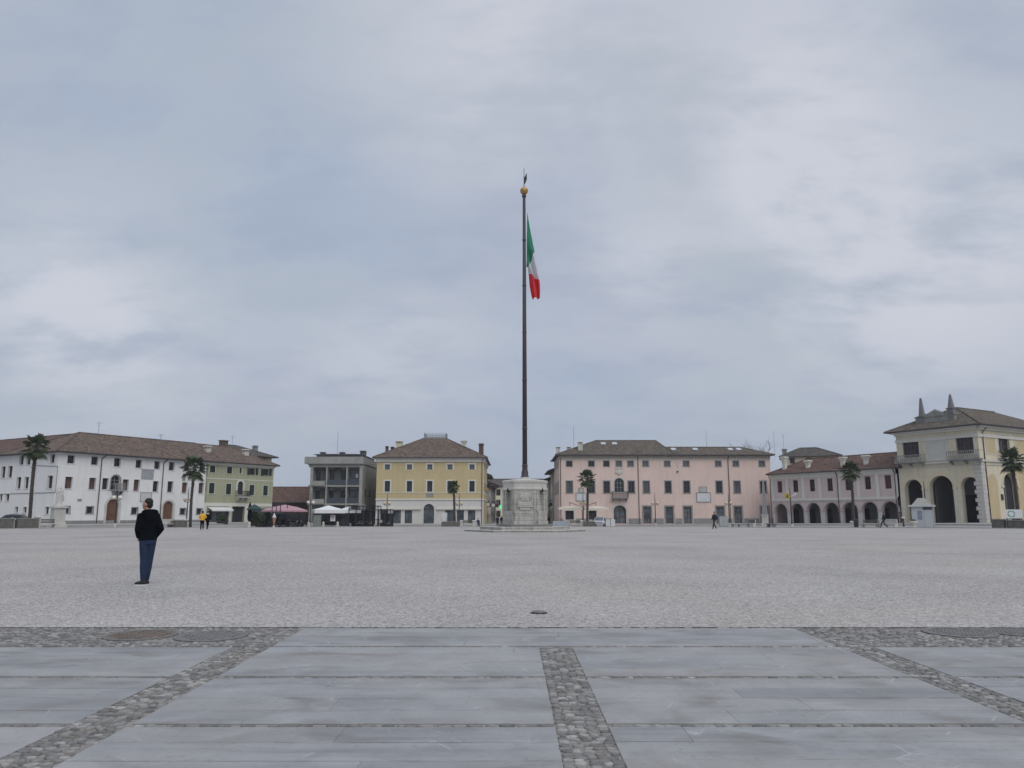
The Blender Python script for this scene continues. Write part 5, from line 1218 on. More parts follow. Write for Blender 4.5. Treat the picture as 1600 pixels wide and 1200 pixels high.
# ------------------------------------------------------------------ PALMS
def palm(px, s, y_top, y_bot_crown, rpx, label, lean=0., seed=0):
    r_ = random.Random(seed); p = on_s(px, s); Y = p.y
    t = thing('palm_tree', label, 'palm tree', (p.x, p.y, p.z), 0, 'fan palms round the square')
    top = on_depth(px, (y_top + y_bot_crown) / 2 + 2, Y).z - p.z; rad = rpx * Y / 1215
    pts = []; rr = []
    for k in range(9):
        f = k / 8; pts.append((lean * f * f + .06 * math.sin(f * 5 + seed), .05 * math.cos(f * 4 + seed), -.3 + (top + .3) * f)); rr.append(lerp(.19, .15, f) + (.08 if f > .75 else 0) * (f - .6) + .012 * math.sin(k * 2.3 + seed))
    q = MB(); q.tube(pts, rr, 12)
    for k in range(int(top * 9)):   # leaf-base stubs
        f = k / (top * 9); a = k * 2.4; c = Vector(pts[0]).lerp(Vector(pts[-1]), f); c.x = lean * f * f + .06 * math.sin(f * 5 + seed); c.y = .05 * math.cos(f * 4 + seed)
        rb = .17 + (.05 if f > .7 else 0); d = Vector((math.cos(a), math.sin(a), 0)); q.tube([c + d * (rb - .05), c + d * (rb + .05) + Vector((0, 0, .12))], [.05, .015], 4)
    q.build('trunk', trunk_m, t, True)
    c0 = Vector((pts[-1][0], pts[-1][1], top))
    def crown(n, elo, ehi, mm, name, ln):
        q = MB()
        for k in range(n):
            az = k * 2.39996 + r_.uniform(-.3, .3); el = lerp(ehi, elo, (k + r_.random()) / n); l = ln * r_.uniform(.72, 1.15)
            d = Vector((math.cos(az) * math.cos(el), math.sin(az) * math.cos(el), math.sin(el))); side = Vector((-math.sin(az), math.cos(az), 0)); nrm = d.cross(side)
            hub = c0 + d * l * .56 + Vector((0, 0, -.10 * l * (1 - math.sin(el))))
            q.tube([c0 + d * .08, c0 + d * l * .3 + Vector((0, 0, .02)), hub], [.025, .018, .014], 4)
            nb = 17
            for j in range(nb):
                a = lerp(-1.9, 1.9, j / (nb - 1)); bl = l * .50 * (1 - .25 * abs(a) / 1.9) * r_.uniform(.88, 1.08)
                bd = d * math.cos(a) + side * math.sin(a); pw = side * math.cos(a) - d * math.sin(a); wd = .034 * (rad / .9)
                m1 = hub + bd * bl * .55 + nrm * (-.05 * bl) + Vector((0, 0, -.04 * bl)); e = hub + bd * bl + Vector((0, 0, -(.22 + .2 * r_.random()) * bl))
                q.face([hub, m1 + pw * wd, e + pw * wd * .25, e - pw * wd * .25]); q.face([hub, e - pw * wd * .25, m1 - pw * wd])
        return q.build(name, mm, t)
    crown(38, -.85, 1.4, leaf_m, 'crown', rad * 1.04)
    crown(12, -1.35, -.85, dead_m, 'dead_fronds', rad * .75)
    return t
palm(44.5, 54, 670, 722, 23, 'tallest fan palm at the far left, before the white wing', 0, 1)
palm(297, 52.5, 711, 746, 21, 'fan palm before the white building, left of the green one', .05, 2)
palm(711, 51.8, 747, 770, 11.5, 'slim leaning fan palm in front of the yellow palace', -.42, 3)
palm(918.5, 51.8, 731, 760, 15.5, 'fan palm before the left end of the pink palace', .02, 4)
palm(1335, 52.2, 717, 748, 17.5, 'fan palm in front of the mauve arcade', 0, 5)
palm(1592, 54, 697, 735, 21, 'fan palm before the loggia palace at far right', 0, 6)

# ------------------------------------------------------------------ PLANTERS, BENCHES, POSTS
FACE = {'L': R(60), 'F': 0., 'R': R(-60)}
def sector(px): return 'L' if px < 455 else 'F' if px < 1155 else 'R'
def yaw(px): return FACE[sector(px)]
def width_at(px, s, p0, p1): 
    p = on_s(px, s); return abs(p1 - p0) * p.y / 1220 / max(.45, math.cos(yaw(px) - math.atan2(p.x, p.y) * -1)) if False else abs(p1 - p0) * p.y / 1220
stone_pl = mat('planter_stone', (.12, .115, .105), .9, .25, 2, .6, 14, cells=6)
paleconc = mat('pale_concrete', (.50, .48, .44), .9, .1, 1.5, .2, 20)
slat_m = mat('weathered_slats', (.085, .08, .07), .8, .2, 4)
def planter(px0, px1, s, label, h=1.0):
    px = (px0 + px1) / 2; p = on_s(px, s); wd = abs(on_s(px1, s).xy.to_3d().xy.__sub__(on_s(px0, s).xy).length) if True else 0
    t = thing('planter', label, 'planter', p, yaw(px), 'stone planters round the palms')
    hw = wd / 2; q = MB(); th = .22; dp = .8
    q.box(-hw, hw, -dp, -dp + th, -.3, h); q.box(-hw, hw, dp - th, dp, -.3, h); q.box(-hw, -hw + th, -dp + th, dp - th, -.3, h); q.box(hw - th, hw, -dp + th, dp - th, -.3, h); q.build('wall', stone_pl, t)
    q = MB(); q.box(-hw - .05, hw + .05, -dp - .05, -dp + th, h, h + .08); q.box(-hw - .05, hw + .05, dp - th, dp + .05, h, h + .08); q.build('coping', lime_d, t)
    q = MB(); q.box(-hw + th, hw - th, -dp + th, dp - th, h - .3, h - .12)
    q.build('soil', mat('soil', (.06, .045, .035), .95, .3, 4), t)
    q = MB(); r_ = random.Random(int(px))
    for k in range(int(60 * wd)):
        c = Vector((r_.uniform(-hw + th, hw - th), r_.uniform(-dp + th, dp - th), h + r_.uniform(-.15, .1))); a = r_.uniform(0, 6.3); d = Vector((math.cos(a) * .12, math.sin(a) * .12, r_.uniform(0, .12))); e = Vector((-math.sin(a) * .04, math.cos(a) * .04, 0))
        q.face([c - d * .3, c + d * .3 + e, c + d, c + d * .3 - e])
    q.build('low_plants', bush_m, t)
    return t
planter(-28, 15, 51.2, 'dark stone planter cut by the left edge of the view', 1.0)
planter(21, 54, 51.2, 'dark stone planter under the tallest palm at far left', 1.0)
planter(268, 286, 51.2, 'rough grey planter beside the pale bench under the second palm', .85)
planter(691, 718.5, 51.2, 'dark planter at the foot of the leaning palm before the yellow palace', .7)
planter(911, 929, 51.2, 'dark planter under the palm before the pink palace', .75)
planter(1556, 1574, 51.2, 'dark planter left of the board with the green ring', .9)
planter(1580, 1612, 51.4, 'dark planter under the far right palm, at the right edge', .8)
def post(px, s, label, h=1.25, m=None):
    p = on_s(px, s); t = thing('stone_post', label, 'post', p, yaw(px), 'pale stone posts along the kerb')
    q = MB(); q.frustum(0, 0, -.2, h - .12, .24, .24, .21, .21); q.build('shaft', m or paleconc, t)
    q = MB(); q.box(-.28, .28, -.28, .28, h - .12, h - .04); q.frustum(0, 0, h - .04, h + .06, .26, .26, .1, .1); q.build('cap', m or paleconc, t)
for px, l, h in ((17.7, 'pale square post between the two dark planters at far left', 1.05), (58, 'tallest pale post left of the slatted bench at far left', 1.25), (288, 'pale post right of the rough grey planter', 1.05), (721, 'pale post right of the leaning palm planter', .95), (740.5, 'pale post beside the seated person', .95), (909, 'pale post between slatted bench and planter before the pink palace', .95), (1332.5, 'short pale post left of the dark litter bin before the arcade', .8), (1577, 'pale post beneath the board with the green ring', .95)): post(px, 51.0, l, h)
bench0 = None
def bench(px, s, label, pale=False, wd=2.0):
    p = on_s(px, s); t = thing('bench', label, 'bench', p, yaw(px), 'benches round the square')
    hw = wd / 2
    for s_ in (-1, 1):
        q = MB(); x = s_ * (hw - .12); q.box(x - .1, x + .1, -.25, .3, -.15, .42); q.box(x - .1, x + .1, .2, .32, .42, .98); q.build('leg', paleconc, t)
    q = MB(); q.box(-hw, hw, -.32, .2, .42, .50); q.build('seat', paleconc, t)
    q = MB()
    for z in (.56, .71, .86): q.box(-hw + .05, hw - .05, .16, .2, z, z + .11)
    q.box(-hw, hw, .14, .22, .98, 1.05) if pale else None
    q.build('backrest', paleconc if pale else slat_m, t); return t
bench(70.5, 51.2, 'slatted bench with pale frame left of the statue', False, 2.2)
bench(259, 51.2, 'pale stone bench between the walking man and the rough planter', True, 2.4)
bench(730.5, 51.2, 'dark slatted bench between two pale posts before the yellow palace', False, 1.7)
bench(899.5, 51.2, 'dark slatted bench between the monument and the palm', False, 1.8)
bench(1360, 51.2, 'slatted bench under the sixth arch, left of the striding person', False, 2.3)
bench(1385, 51.2, 'pale stone bench right of the striding person, before the arcade', True, 2.6)
bench(1173.5, 55, 'small dark bench left of the stone obelisk', False, 1.4)

# ------------------------------------------------------------------ STREET LAMPS
def lamp_proto(loc, label, globes=amber):
    t = thing('street_lamp', label, 'street lamp', loc, 0, 'double-globe street lamps')
    q = MB(); q.lathe(0, 0, [(.22, -.2), (.22, .5), (.17, .58)], 8); q.build('base', paleconc, t)
    q = MB(); q.lathe(0, 0, [(.13, .55), (.13, 1.0), (.09, 1.15), (.075, 4.0), (.06, 5.2), (.045, 5.8), (.015, 6.25)], 10); q.build('pole', metal_d, t)
    q = MB(); q.tube([(-.45, 0, 4.0), (-.3, 0, 3.86), (.3, 0, 3.86), (.45, 0, 4.0)], .03, 6); q.build('arm', metal_d, t)
    for s_ in (-1, 1):
        q = MB(); q.ball((s_ * .45, 0, 4.25), .30, n=14, h=10); g = q.build('lamp_globe', globes, t, True)
        q = MB(); q.lathe(s_ * .45, 0, [(.12, 3.93), (.14, 4.0)], 8); q.build('socket', metal_d, g)
    return t
lp = None; lp2 = None
for px, yg, s, l, wh in ((291, 781, 56, 'double-globe lamp before the white building, left of the second palm', 0), (604, 786.5, 55, 'double-globe lamp at the left end of the yellow palace', 0), (717.2, 787, 54, 'double-globe lamp just right of the leaning palm', 0), (911.5, 786, 54, 'double-globe lamp before the cream parasols, left of the palm', 0), (1024.5, 786, 56, 'double-globe lamp between the first two stone doors of the pink palace', 0), (1140, 786, 56, 'double-globe lamp on the pink palace downpipe line', 0), (179.5, 777.5, 55, 'double-globe lamp before the arched brown door of the white building', 1), (484, 785, 54, 'double-globe lamp with pale globes at the concrete block corner', 1)):
    p = on_s(px, s); zg = on_depth(px, yg, p.y).z - p.z; sc = zg / 4.25
    if wh:
        if lp2 is None: lp2 = lamp_proto(p, l, milk); o = lp2
        else: o = dup(lp2, p, 0, l)
    else:
        if lp is None: lp = lamp_proto(p, l); o = lp
        else: o = dup(lp, p, 0, l)
    o.scale = (1, 1, sc) if False else (sc,) * 3
def mast(px, s, ytop, label, extra=False):
    p = on_s(px, s); t = thing('lamp_mast', label, 'mast', p, yaw(px)); h = on_depth(px, ytop, p.y).z - p.z
    q = MB(); q.lathe(0, 0, [(.2, -.2), (.2, .35), (.12, .4)], 8); q.build('base', paleconc, t)
    q = MB(); q.tube([(0, 0, .3), (0, 0, h * .6), (0, 0, h)], [.1, .075, .03], 8); q.build('pole', metal_d, t)
    if extra:
        zz = on_depth(px, 775, p.y).z - p.z; u = p.y / 1220
        q = MB(); q.box(-10.5 * u, -1.5 * u, -.06, .06, zz - 4.5 * u, zz + 4.5 * u); q.box(-1.6 * u, 0, -.03, .03, zz - .05, zz + .05); s1 = q.build('yellow_sign', mat('yellow_sign_paint', (.62, .47, .06), .6, .12, 3), t)
        q = MB(); q.lathe(0, 0, [(.18, -.0), (.18, .02)], 12); q.M = None
        q = MB(); q.box(-5 * u - .12, -5 * u + .12, -.075, -.06, zz - .2, zz + .2); q.box(-5 * u - .28, -5 * u - .12, -.075, -.06, zz - .2, zz - .08); q.build('sign_mark', darkframe, s1)
        q = MB(); q.tube([(.1, 0, zz - .1), (.5, -.05, zz + .0), (1.05, -.1, zz + .25)], [.1, .17, .13], 8, ry=[.08, .11, .08]); q.build('floodlight', white_p, t)
mast(1237.5, 55, 762, 'dark mast with yellow sign and white floodlight before the arcade', True)
mast(1449, 57, 752, 'thin dark mast rising behind the white kiosk')

# ------------------------------------------------------------------ STATUE, OBELISK
p = on_s(89, 60); u = p.y / 1220
t = thing('statue', 'pale stone statue on a tall pedestal before the white wing at far left', 'statue', p, R(50))
hp = on_depth(89, 790, p.y).z - p.z; ht = on_depth(91, 760, p.y).z - p.z
q = MB(); q.box(-.85, .85, -.85, .85, -.2, .25); q.box(-.72, .72, -.72, .72, .25, .5); q.box(-.62, .62, -.62, .62, .5, hp - .3); q.box(-.8, .8, -.8, .8, hp - .3, hp - .1); q.frustum(0, 0, hp - .1, hp + .25, .5, .5, .35, .35); q.build('pedestal', lime, t)
q = MB(); hh = ht - hp - .25; z = hp + .2
q.tube([(0, 0, z), (0, .02, z + hh * .25), (.02, 0, z + hh * .5), (.03, 0, z + hh * .62), (0, 0, z + hh * .78), (.0, 0, z + hh * .84)], [.36, .30, .24, .22, .27, .12], 12, ry=[.3, .25, .2, .18, .18, .1])
q.ball((.02, -.02, z + hh * .92), .125, .14, .17, 10, 8)
q.tube([(.22, 0, z + hh * .78), (.42, -.05, z + hh * .62), (.30, -.2, z + hh * .52)], [.09, .075, .05], 8); q.tube([(-.22, 0, z + hh * .78), (-.38, -.1, z + hh * .6), (-.45, -.2, z + hh * .42)], [.09, .075, .05], 8)
q.tube([(.1, .05, z + hh * .75), (.35, .1, z + hh * .4), (.45, .1, z + hh * .15)], [.16, .2, .12], 8)
o = q.build('figure', lime, t); bake(o, .04, 2)
q = MB(); q.tube([(-.5, -.2, z + .1), (-.45, -.2, z + hh * .45), (-.42, -.2, z + hh * .95)], .025, 6); q.build('staff', lime_d, t)
p = on_s(1196, 60); t = thing('stone_obelisk', 'slender grey stone obelisk on a block plinth at the right end of the pink palace', 'obelisk', p, R(-25)); u = p.y / 1220
zt_ = on_depth(1196, 748, p.y).z - p.z; zp = on_depth(1196, 804, p.y).z - p.z
q = MB(); q.box(-.55, .55, -.55, .55, -.3, .3); q.box(-.44, .44, -.44, .44, .3, zp - .15); q.box(-.55, .55, -.55, .55, zp - .15, zp); q.build('plinth', lime, t)
q = MB(); q.frustum(0, 0, zp, zt_ - .35, .40, .40, .12, .12); q.frustum(0, 0, zt_ - .35, zt_, .12, .12, .01, .01); q.build('shaft', greystone, t)

# ------------------------------------------------------------------ CABINETS, BINS, KIOSK, BOARDS
def cabinet(px0, px1, ytop, s, label, m, name='utility_cabinet'):
    px = (px0 + px1) / 2; p = on_s(px, s); wd = (px1 - px0) * p.y / 1220; h = on_depth(px, ytop, p.y).z - p.z
    t = thing(name, label, 'cabinet', p, yaw(px) * .5); hw = wd / 2
    q = MB(); q.box(-hw, hw, -.25, .25, .08, h - .06); q.build('body', m, t); q = MB(); q.box(-hw - .04, hw + .04, -.3, .3, h - .06, h + .02); q.build('lid', m, t)
    q = MB(); q.box(-hw + .02, hw - .02, -.22, .22, -.2, .08); q.build('plinth', paleconc, t)
    n = 2
    for k in range(n):
        q = MB(); a, c = lerp(-hw, hw, k / n) + .03, lerp(-hw, hw, (k + 1) / n) - .03; q.box(a, c, -.275, -.25, .15, h - .15); d = q.build('door', m, t)
        q = MB(); q.box(c - .1, c - .05, -.30, -.275, h * .45, h * .55); q.build('handle', metal_d, d)
    return t
cabinet(490, 501, 805, 51.5, 'tall grey-green cabinet before the concrete block, left of the white parasols', cab_m)
cabinet(1124, 1137, 806.5, 52, 'pale grey-green cabinet right behind the walking man', mat('pale_cabinet_paint', (.33, .37, .36), .6, .06, 1.5))
for px, l in ((949.5, 'pale grey box bin just right of the small car'), (957.3, 'pale grey box bin left of the arched pink palace entrance')):
    p = on_s(px, 54); t = thing('recycling_bin', l, 'bin', p, 0, 'pale box bins'); hw = .36
    q = MB(); q.frustum(0, 0, .05, .95, hw * .9, .3, hw, .36); q.build('body', white_p, t); q = MB(); q.frustum(0, 0, .95, 1.1, hw + .03, .39, hw * .8, .25); q.build('lid', mat('bin_lid_grey', (.42, .44, .43), .6, .06, 2), t)
    for s_ in (-1, 1): q = MB(); q.M = Matrix.Translation((s_ * .25, .3, .07)) @ Matrix.Rotation(math.pi / 2, 4, 'Y'); q.lathe(0, 0, [(.08, -.03), (.08, .03)], 10); q.build('wheel', rubber, t)
p = on_s(1337.5, 51.2); t = thing('litter_bin', 'dark litter bin at the foot of the arcade palm', 'litter bin', p, R(-60))
q = MB(); q.lathe(0, 0, [(.28, 0), (.30, .1), (.33, .85), (.35, .9)], 14); q.build('body', metal_d, t); q = MB(); q.lathe(0, 0, [(.38, .9), (.38, .95), (.2, 1.05)], 14); q.build('lid', metal_d, t)
# white kiosk
p = on_s(1443, 54.5); wd = 33 * p.y / 1220; h = on_depth(1443, 788.5, p.y).z - p.z
t = thing('kiosk', 'small white kiosk with pointed grey roof before the loggia palace arches', 'kiosk', p, R(-30)); hw = wd / 2 * .92
q = MB(); q.box(-hw, hw, -hw * .8, hw * .8, -.1, h - .25); q.build('wall', mat('white_panel', (.44, .46, .485), .6, .05, 1.2, streak=.08), t)
q = MB(); q.box(-hw - .25, hw + .25, -hw * .8 - .25, hw * .8 + .25, h - .25, h - .05); q.build('eave', mat('kiosk_eave', (.50, .52, .54), .6, .06, 1), t)
q = MB(); zt_ = on_depth(1447, 775, p.y).z - p.z; q.frustum(0, 0, h - .05, h + (zt_ - h) * .75, hw * .9, hw * .7, hw * .34, hw * .28); q.build('roof', mat('kiosk_roof', (.33, .32, .29), .9, .15, 1.5), t)
q = MB(); q.box(-hw * .45, -hw * .02, -hw * .8 - .02, -hw * .8, .9, 2.0); o = q.build('window', mat('kiosk_window', (.22, .25, .30), .2, .1, 2), t)
q = MB(); q.box(-hw * .5, hw * .03, -hw * .8 - .035, -hw * .8 - .02, 2.0, 2.06); q.build('frame', white_p, o)
q = MB(); q.box(.1, hw * .9, -hw * .8 - .03, -hw * .8, h - .62, h - .3); q.build('sign_board', darkframe, t)
q = MB(); q.box(-hw, -hw + .07, -hw * .8 - .02, -hw * .8, 0, h - .25); q.box(hw - .07, hw, -hw * .8 - .02, -hw * .8, 0, h - .25); q.box(.15, .2, -hw * .8 - .02, -hw * .8, 0, h - .7); q.build('trim', mat('grey_trim', (.30, .31, .33), .6, .1, 2), t)
# board with the ring
p = on_s(1586, 50.9); wd = 23 * p.y / 1220; h0, h1 = on_depth(1586, 810, p.y).z - p.z, on_depth(1586, 796, p.y).z - p.z
t = thing('notice_board', 'white board with a green ring logo on two posts at the right edge', 'notice board', p, R(-25)); hw = wd / 2
q = MB(); q.box(-hw, hw, -.04, .04, h0, h1); q.build('panel', white_p, t)
for s_ in (-1, 1): q = MB(); q.box(s_ * hw * .85 - .05, s_ * hw * .85 + .05, .04, .12, -.2, h1); q.build('leg', metal_d, t)
q = MB(); cz = (h0 + h1) / 2; r0, r1 = (h1 - h0) * .26, (h1 - h0) * .38; cx = -hw * .3
for k in range(32):
    if k % 8 == 7: continue
    a, c = 2 * math.pi * k / 32, 2 * math.pi * (k + 1) / 32; q.face([(cx + r * math.cos(x), -.045, cz + r * math.sin(x)) for r, x in ((r0, a), (r1, a), (r1, c), (r0, c))])
q.build('ring_logo', mat('ring_green', (.12, .30, .24), .6, .1, 3), t)

# ------------------------------------------------------------------ CAFE TERRACE
def parasol(px, s, wpx, y_apex, y_edge, y_val, label, m, sides=4, rot=0., polepos=0.):
    p = on_s(px, s); u = p.y / 1215; r = wpx / 2 * u; za, ze, zv = (on_depth(px, y, p.y).z - p.z for y in (y_apex, y_edge, y_val))
    t = thing('parasol', label, 'parasol', p, rot, 'open parasols on the cafe terraces')
    q = MB(); rr = r / math.cos(math.pi / sides) if sides == 4 else r; off = math.pi / sides
    n = sides; top = (0, 0, za)
    ring = [(rr * math.cos(off + 2 * math.pi * k / n), rr * math.sin(off + 2 * math.pi * k / n)) for k in range(n)]
    for k in range(n):
        x0, y0 = ring[k]; x1, y1 = ring[(k + 1) % n]; zm = ze + (za - ze) * (.62 if n > 4 else .44)
        q.face([top, (x0 * .5, y0 * .5, zm), (x1 * .5, y1 * .5, zm)]); q.face([(x0 * .5, y0 * .5, zm), (x0, y0, ze), (x1, y1, ze), (x1 * .5, y1 * .5, zm)]); q.face([(x0, y0, ze), (x0, y0, zv), (x1, y1, zv), (x1, y1, ze)])
    q.build('canopy', m, t); q = MB(); q.tube([(0, 0, 0), (0, 0, za + .1)], .04, 8); q.build('pole', metal_d, t)
    q = MB()
    for x0, y0 in ring: q.tube([(0, 0, za - .12), (x0 * .5, y0 * .5, ze + (za - ze) * (.62 if n > 4 else .44) - .05), (x0 * .97, y0 * .97, ze - .04)], .015, 4)
    q.build('ribs', metal_d, t); q = MB(); q.lathe(0, 0, [(.35, -.02), (.35, .08), (.08, .14)], 10); q.build('base', greystone, t)
    return t
parasol(444, 53.5, 74, 788.5, 797.5, 799.8, 'large pink parasol over the ice cream terrace', pinkcan, 8, .2)
parasol(512, 53, 46, 789.5, 796.5, 802, 'white square parasol before the concrete block', whitecan, 4, .35)
parasol(546, 53.6, 34, 790.5, 796.5, 801.5, 'white parasol half behind the black iron pergola', whitecan, 4, .2)
parasol(396, 53.5, 24, 788, 795, 797, 'small dark green parasol beside the closed umbrella', greencan, 6, .2)
# closed umbrella
p = on_s(389, 54); t = thing('closed_umbrella', 'tall closed dark umbrella before the green building entrance', 'umbrella', p); h = on_depth(389, 785, p.y).z - p.z
q = MB(); q.lathe(0, 0, [(.12, .8), (.26, 1.0), (.30, 1.5), (.22, h - .5), (.07, h - .05), (.02, h)], 10); q.build('canopy', blackp, t); q = MB(); q.tube([(0, 0, -.1), (0, 0, h + .15)], .035, 6); q.build('pole', metal_d, t); q = MB(); q.lathe(0, 0, [(.35, -.05), (.35, .1)], 10); q.build('base', paleconc, t)
# cream cantilever parasols before the pink palace
def cant(px0, px1, s, ytop, yedge, yval, label, armdir):
    px = (px0 + px1) / 2; p = on_s(px, s); u = p.y / 1215; r = (px1 - px0) / 2 * u; za, ze, zv = (on_depth(px, y, p.y).z - p.z for y in (ytop, yedge, yval))
    t = thing('cantilever_parasol', label, 'parasol', p, 0, 'cream parasols sharing one mast'); q = MB()
    ring = [(-r, -r * .8), (r, -r * .8), (r, r * .8), (-r, r * .8)]
    for k in range(4):
        x0, y0 = ring[k]; x1, y1 = ring[(k + 1) % 4]; q.face([(0, 0, za), (x0, y0, ze), (x1, y1, ze)]); q.face([(x0, y0, ze), (x1, y1, ze), (x1, y1, zv), (x0, y0, zv)])
    q.build('canopy', creamcan, t); q = MB(); e = armdir * r * 1.05; q.tube([(0, 0, za - .1), (0, 0, za + .55)], .04, 6); q.tube([(-armdir * .1, 0, za + .6), (e, 0, za - .1), (e, 0, -.1)], .05, 6); q.build('arm', darkred_w, t)
cant(872.5, 909, 55, 790.8, 793, 796.5, 'cream parasol left of the lamp before the pink palace', 1)
cant(913, 950, 55, 790.8, 793.3, 796.5, 'cream parasol right of the palm before the pink palace', -1)

def chair_proto(loc, rz, label, m):
    t = thing('cafe_chair', label, 'chair', loc, rz, 'cafe terrace chairs')
    q = MB(); q.box(-.21, .21, -.21, .21, .43, .47); q.build('seat', m, t)
    q = MB(); q.box(-.21, .21, .19, .22, .62, .86); q.box(-.21, -.18, .19, .22, .47, .62); q.box(.18, .21, .19, .22, .47, .62); q.build('backrest', m, t)
    for x in (-.18, .18):
        for y in (-.18, .18): q = MB(); q.tube([(x * 1.08, y * 1.08, 0), (x, y, .43)], .018, 6); q.build('leg', metal_d, t)
    return t
def table_proto(loc, label):
    t = thing('cafe_table', label, 'table', loc, 0, 'cafe terrace tables')
    q = MB(); q.lathe(0, 0, [(.38, .71), (.4, .73), (.4, .745), (.38, .75)], 20); q.build('tabletop', greystone, t)
    q = MB(); q.tube([(0, 0, .03), (0, 0, .71)], .03, 8); q.build('stem', metal_d, t); q = MB(); q.lathe(0, 0, [(.24, 0), (.24, .02), (.05, .05)], 14); q.build('base', metal_d, t); return t
c_d = None; c_w = None; tb = None
spots = [(420, 'in front of the pink parasol, left of the cone'), (436, 'under the pink parasol, right of the cone'), (447, 'under the middle of the pink parasol'), (457, 'under the right half of the pink parasol'), (512, 'under the white square parasol'), (553, 'inside the black pergola at its left end'), (572, 'inside the middle of the black pergola'), (600, 'inside the black booth frame')]
for i, (px, wh) in enumerate(spots):
    p = on_s(px, 52.6 + (i % 3) * .5)
    if tb is None: tb = table_proto(p, 'round cafe table ' + wh)
    else: dup(tb, p, 0, 'round cafe table ' + wh)
    for k, (dx, rz, sd_) in enumerate(((-.62, R(90), 'left'), (.62, R(-90), 'right'))):
        loc = Vector((p.x + dx, p.y + rnd.uniform(-.25, .25), p.z)); pale = px > 540
        l = ('pale' if pale else 'dark') + ' chair %s of the table %s' % (sd_, wh)
        src = c_w if pale else c_d
        if src is None:
            o = chair_proto(loc, rz, l, offwhite if pale else blackp)
            if pale: c_w = o
            else: c_d = o
        else: dup(src, loc, rz + rnd.uniform(-.4, .4), l)
# ice cream cone sign
p = on_s(427.7, 51.6); t = thing('ice_cream_sign', 'giant ice cream cone figure with white swirl before the pink parasol', 'sign', p)
q = MB(); q.lathe(0, 0, [(.10, .25), (.17, .8), (.27, 1.35), (.29, 1.38)], 14); q.build('cone', mat('wafer', (.42, .235, .165), .7, .1, 6), t, True)
q = MB()
for k in range(5): q.lathe(0, 0, [(.30 - k * .055, 1.36 + k * .12), (.33 - k * .06, 1.42 + k * .12), (.26 - k * .055, 1.48 + k * .12)], 14)
q.ball((0, 0, 1.95), .07); q.build('ice_cream', white_p, t, True); q = MB(); q.lathe(0, 0, [(.3, 0), (.3, .06), (.12, .1), (.1, .27)], 14); q.build('base', white_p, t)
# menu easel, white poster stand, leaning board
def easel(px, s, w_, h, z0, label, m, rz=0., cat='sign', tilt=.15):
    p = on_s(px, s); t = thing('sign_stand', label, cat, p, rz); q = MB(); q.face([(-w_ / 2, 0, z0), (w_ / 2, 0, z0), (w_ / 2, tilt, z0 + h), (-w_ / 2, tilt, z0 + h)]); q.box(-w_ / 2, w_ / 2, .02, .05, z0 - .03, z0 + .02); q.build('panel', m, t)
    q = MB()
    for s_ in (-1, 1): q.tube([(s_ * w_ * .45, -.03, 0), (s_ * w_ * .4, tilt + .04, z0 + h)], .025, 5)
    q.tube([(0, .6, 0), (0, tilt + .04, z0 + h)], .025, 5); q.build('legs', metal_d, t); return t
t = easel(519.5, 51.8, .75, .95, .85, 'white poster on a dark stand under the white parasol', white_p, .1)
q = MB(); q.ball((0, .04, 1.42), .17, .02, .14, 10, 6); q.box(-.25, .25, .03, .06, 1.05, 1.1); q.build('picture', mat('poster_print', (.50, .34, .2), .7, .3, 6), t)
easel(415.5, 51.6, .5, 1.3, .3, 'dark menu easel with a pale edge left of the ice cream cone', blackp, -.3, tilt=.35)
easel(694, 53.2, .9, 2.0, .15, 'white poster panel with a red mark left of the leaning palm', white_p, 0., tilt=.03)
for px, l in ((505, 'pale stone bollard left of the poster stand'), (527.5, 'pale stone bollard right of the poster stand'), (482, 'pale stone bollard beside the tall grey-green cabinet'), (389.3, 'pale stone block at the foot of the closed umbrella')):
    p = on_s(px, 51.4); t = thing('bollard', l, 'bollard', p, 0, 'low pale bollards by the terrace'); q = MB(); q.lathe(0, 0, [(.20, -.15), (.2, .6), (.16, .72), (.08, .78)], 10); q.build('shaft', paleconc, t); q = MB(); q.lathe(0, 0, [(.26, -.15), (.26, .12), (.2, .15)], 10); q.build('base', paleconc, t)
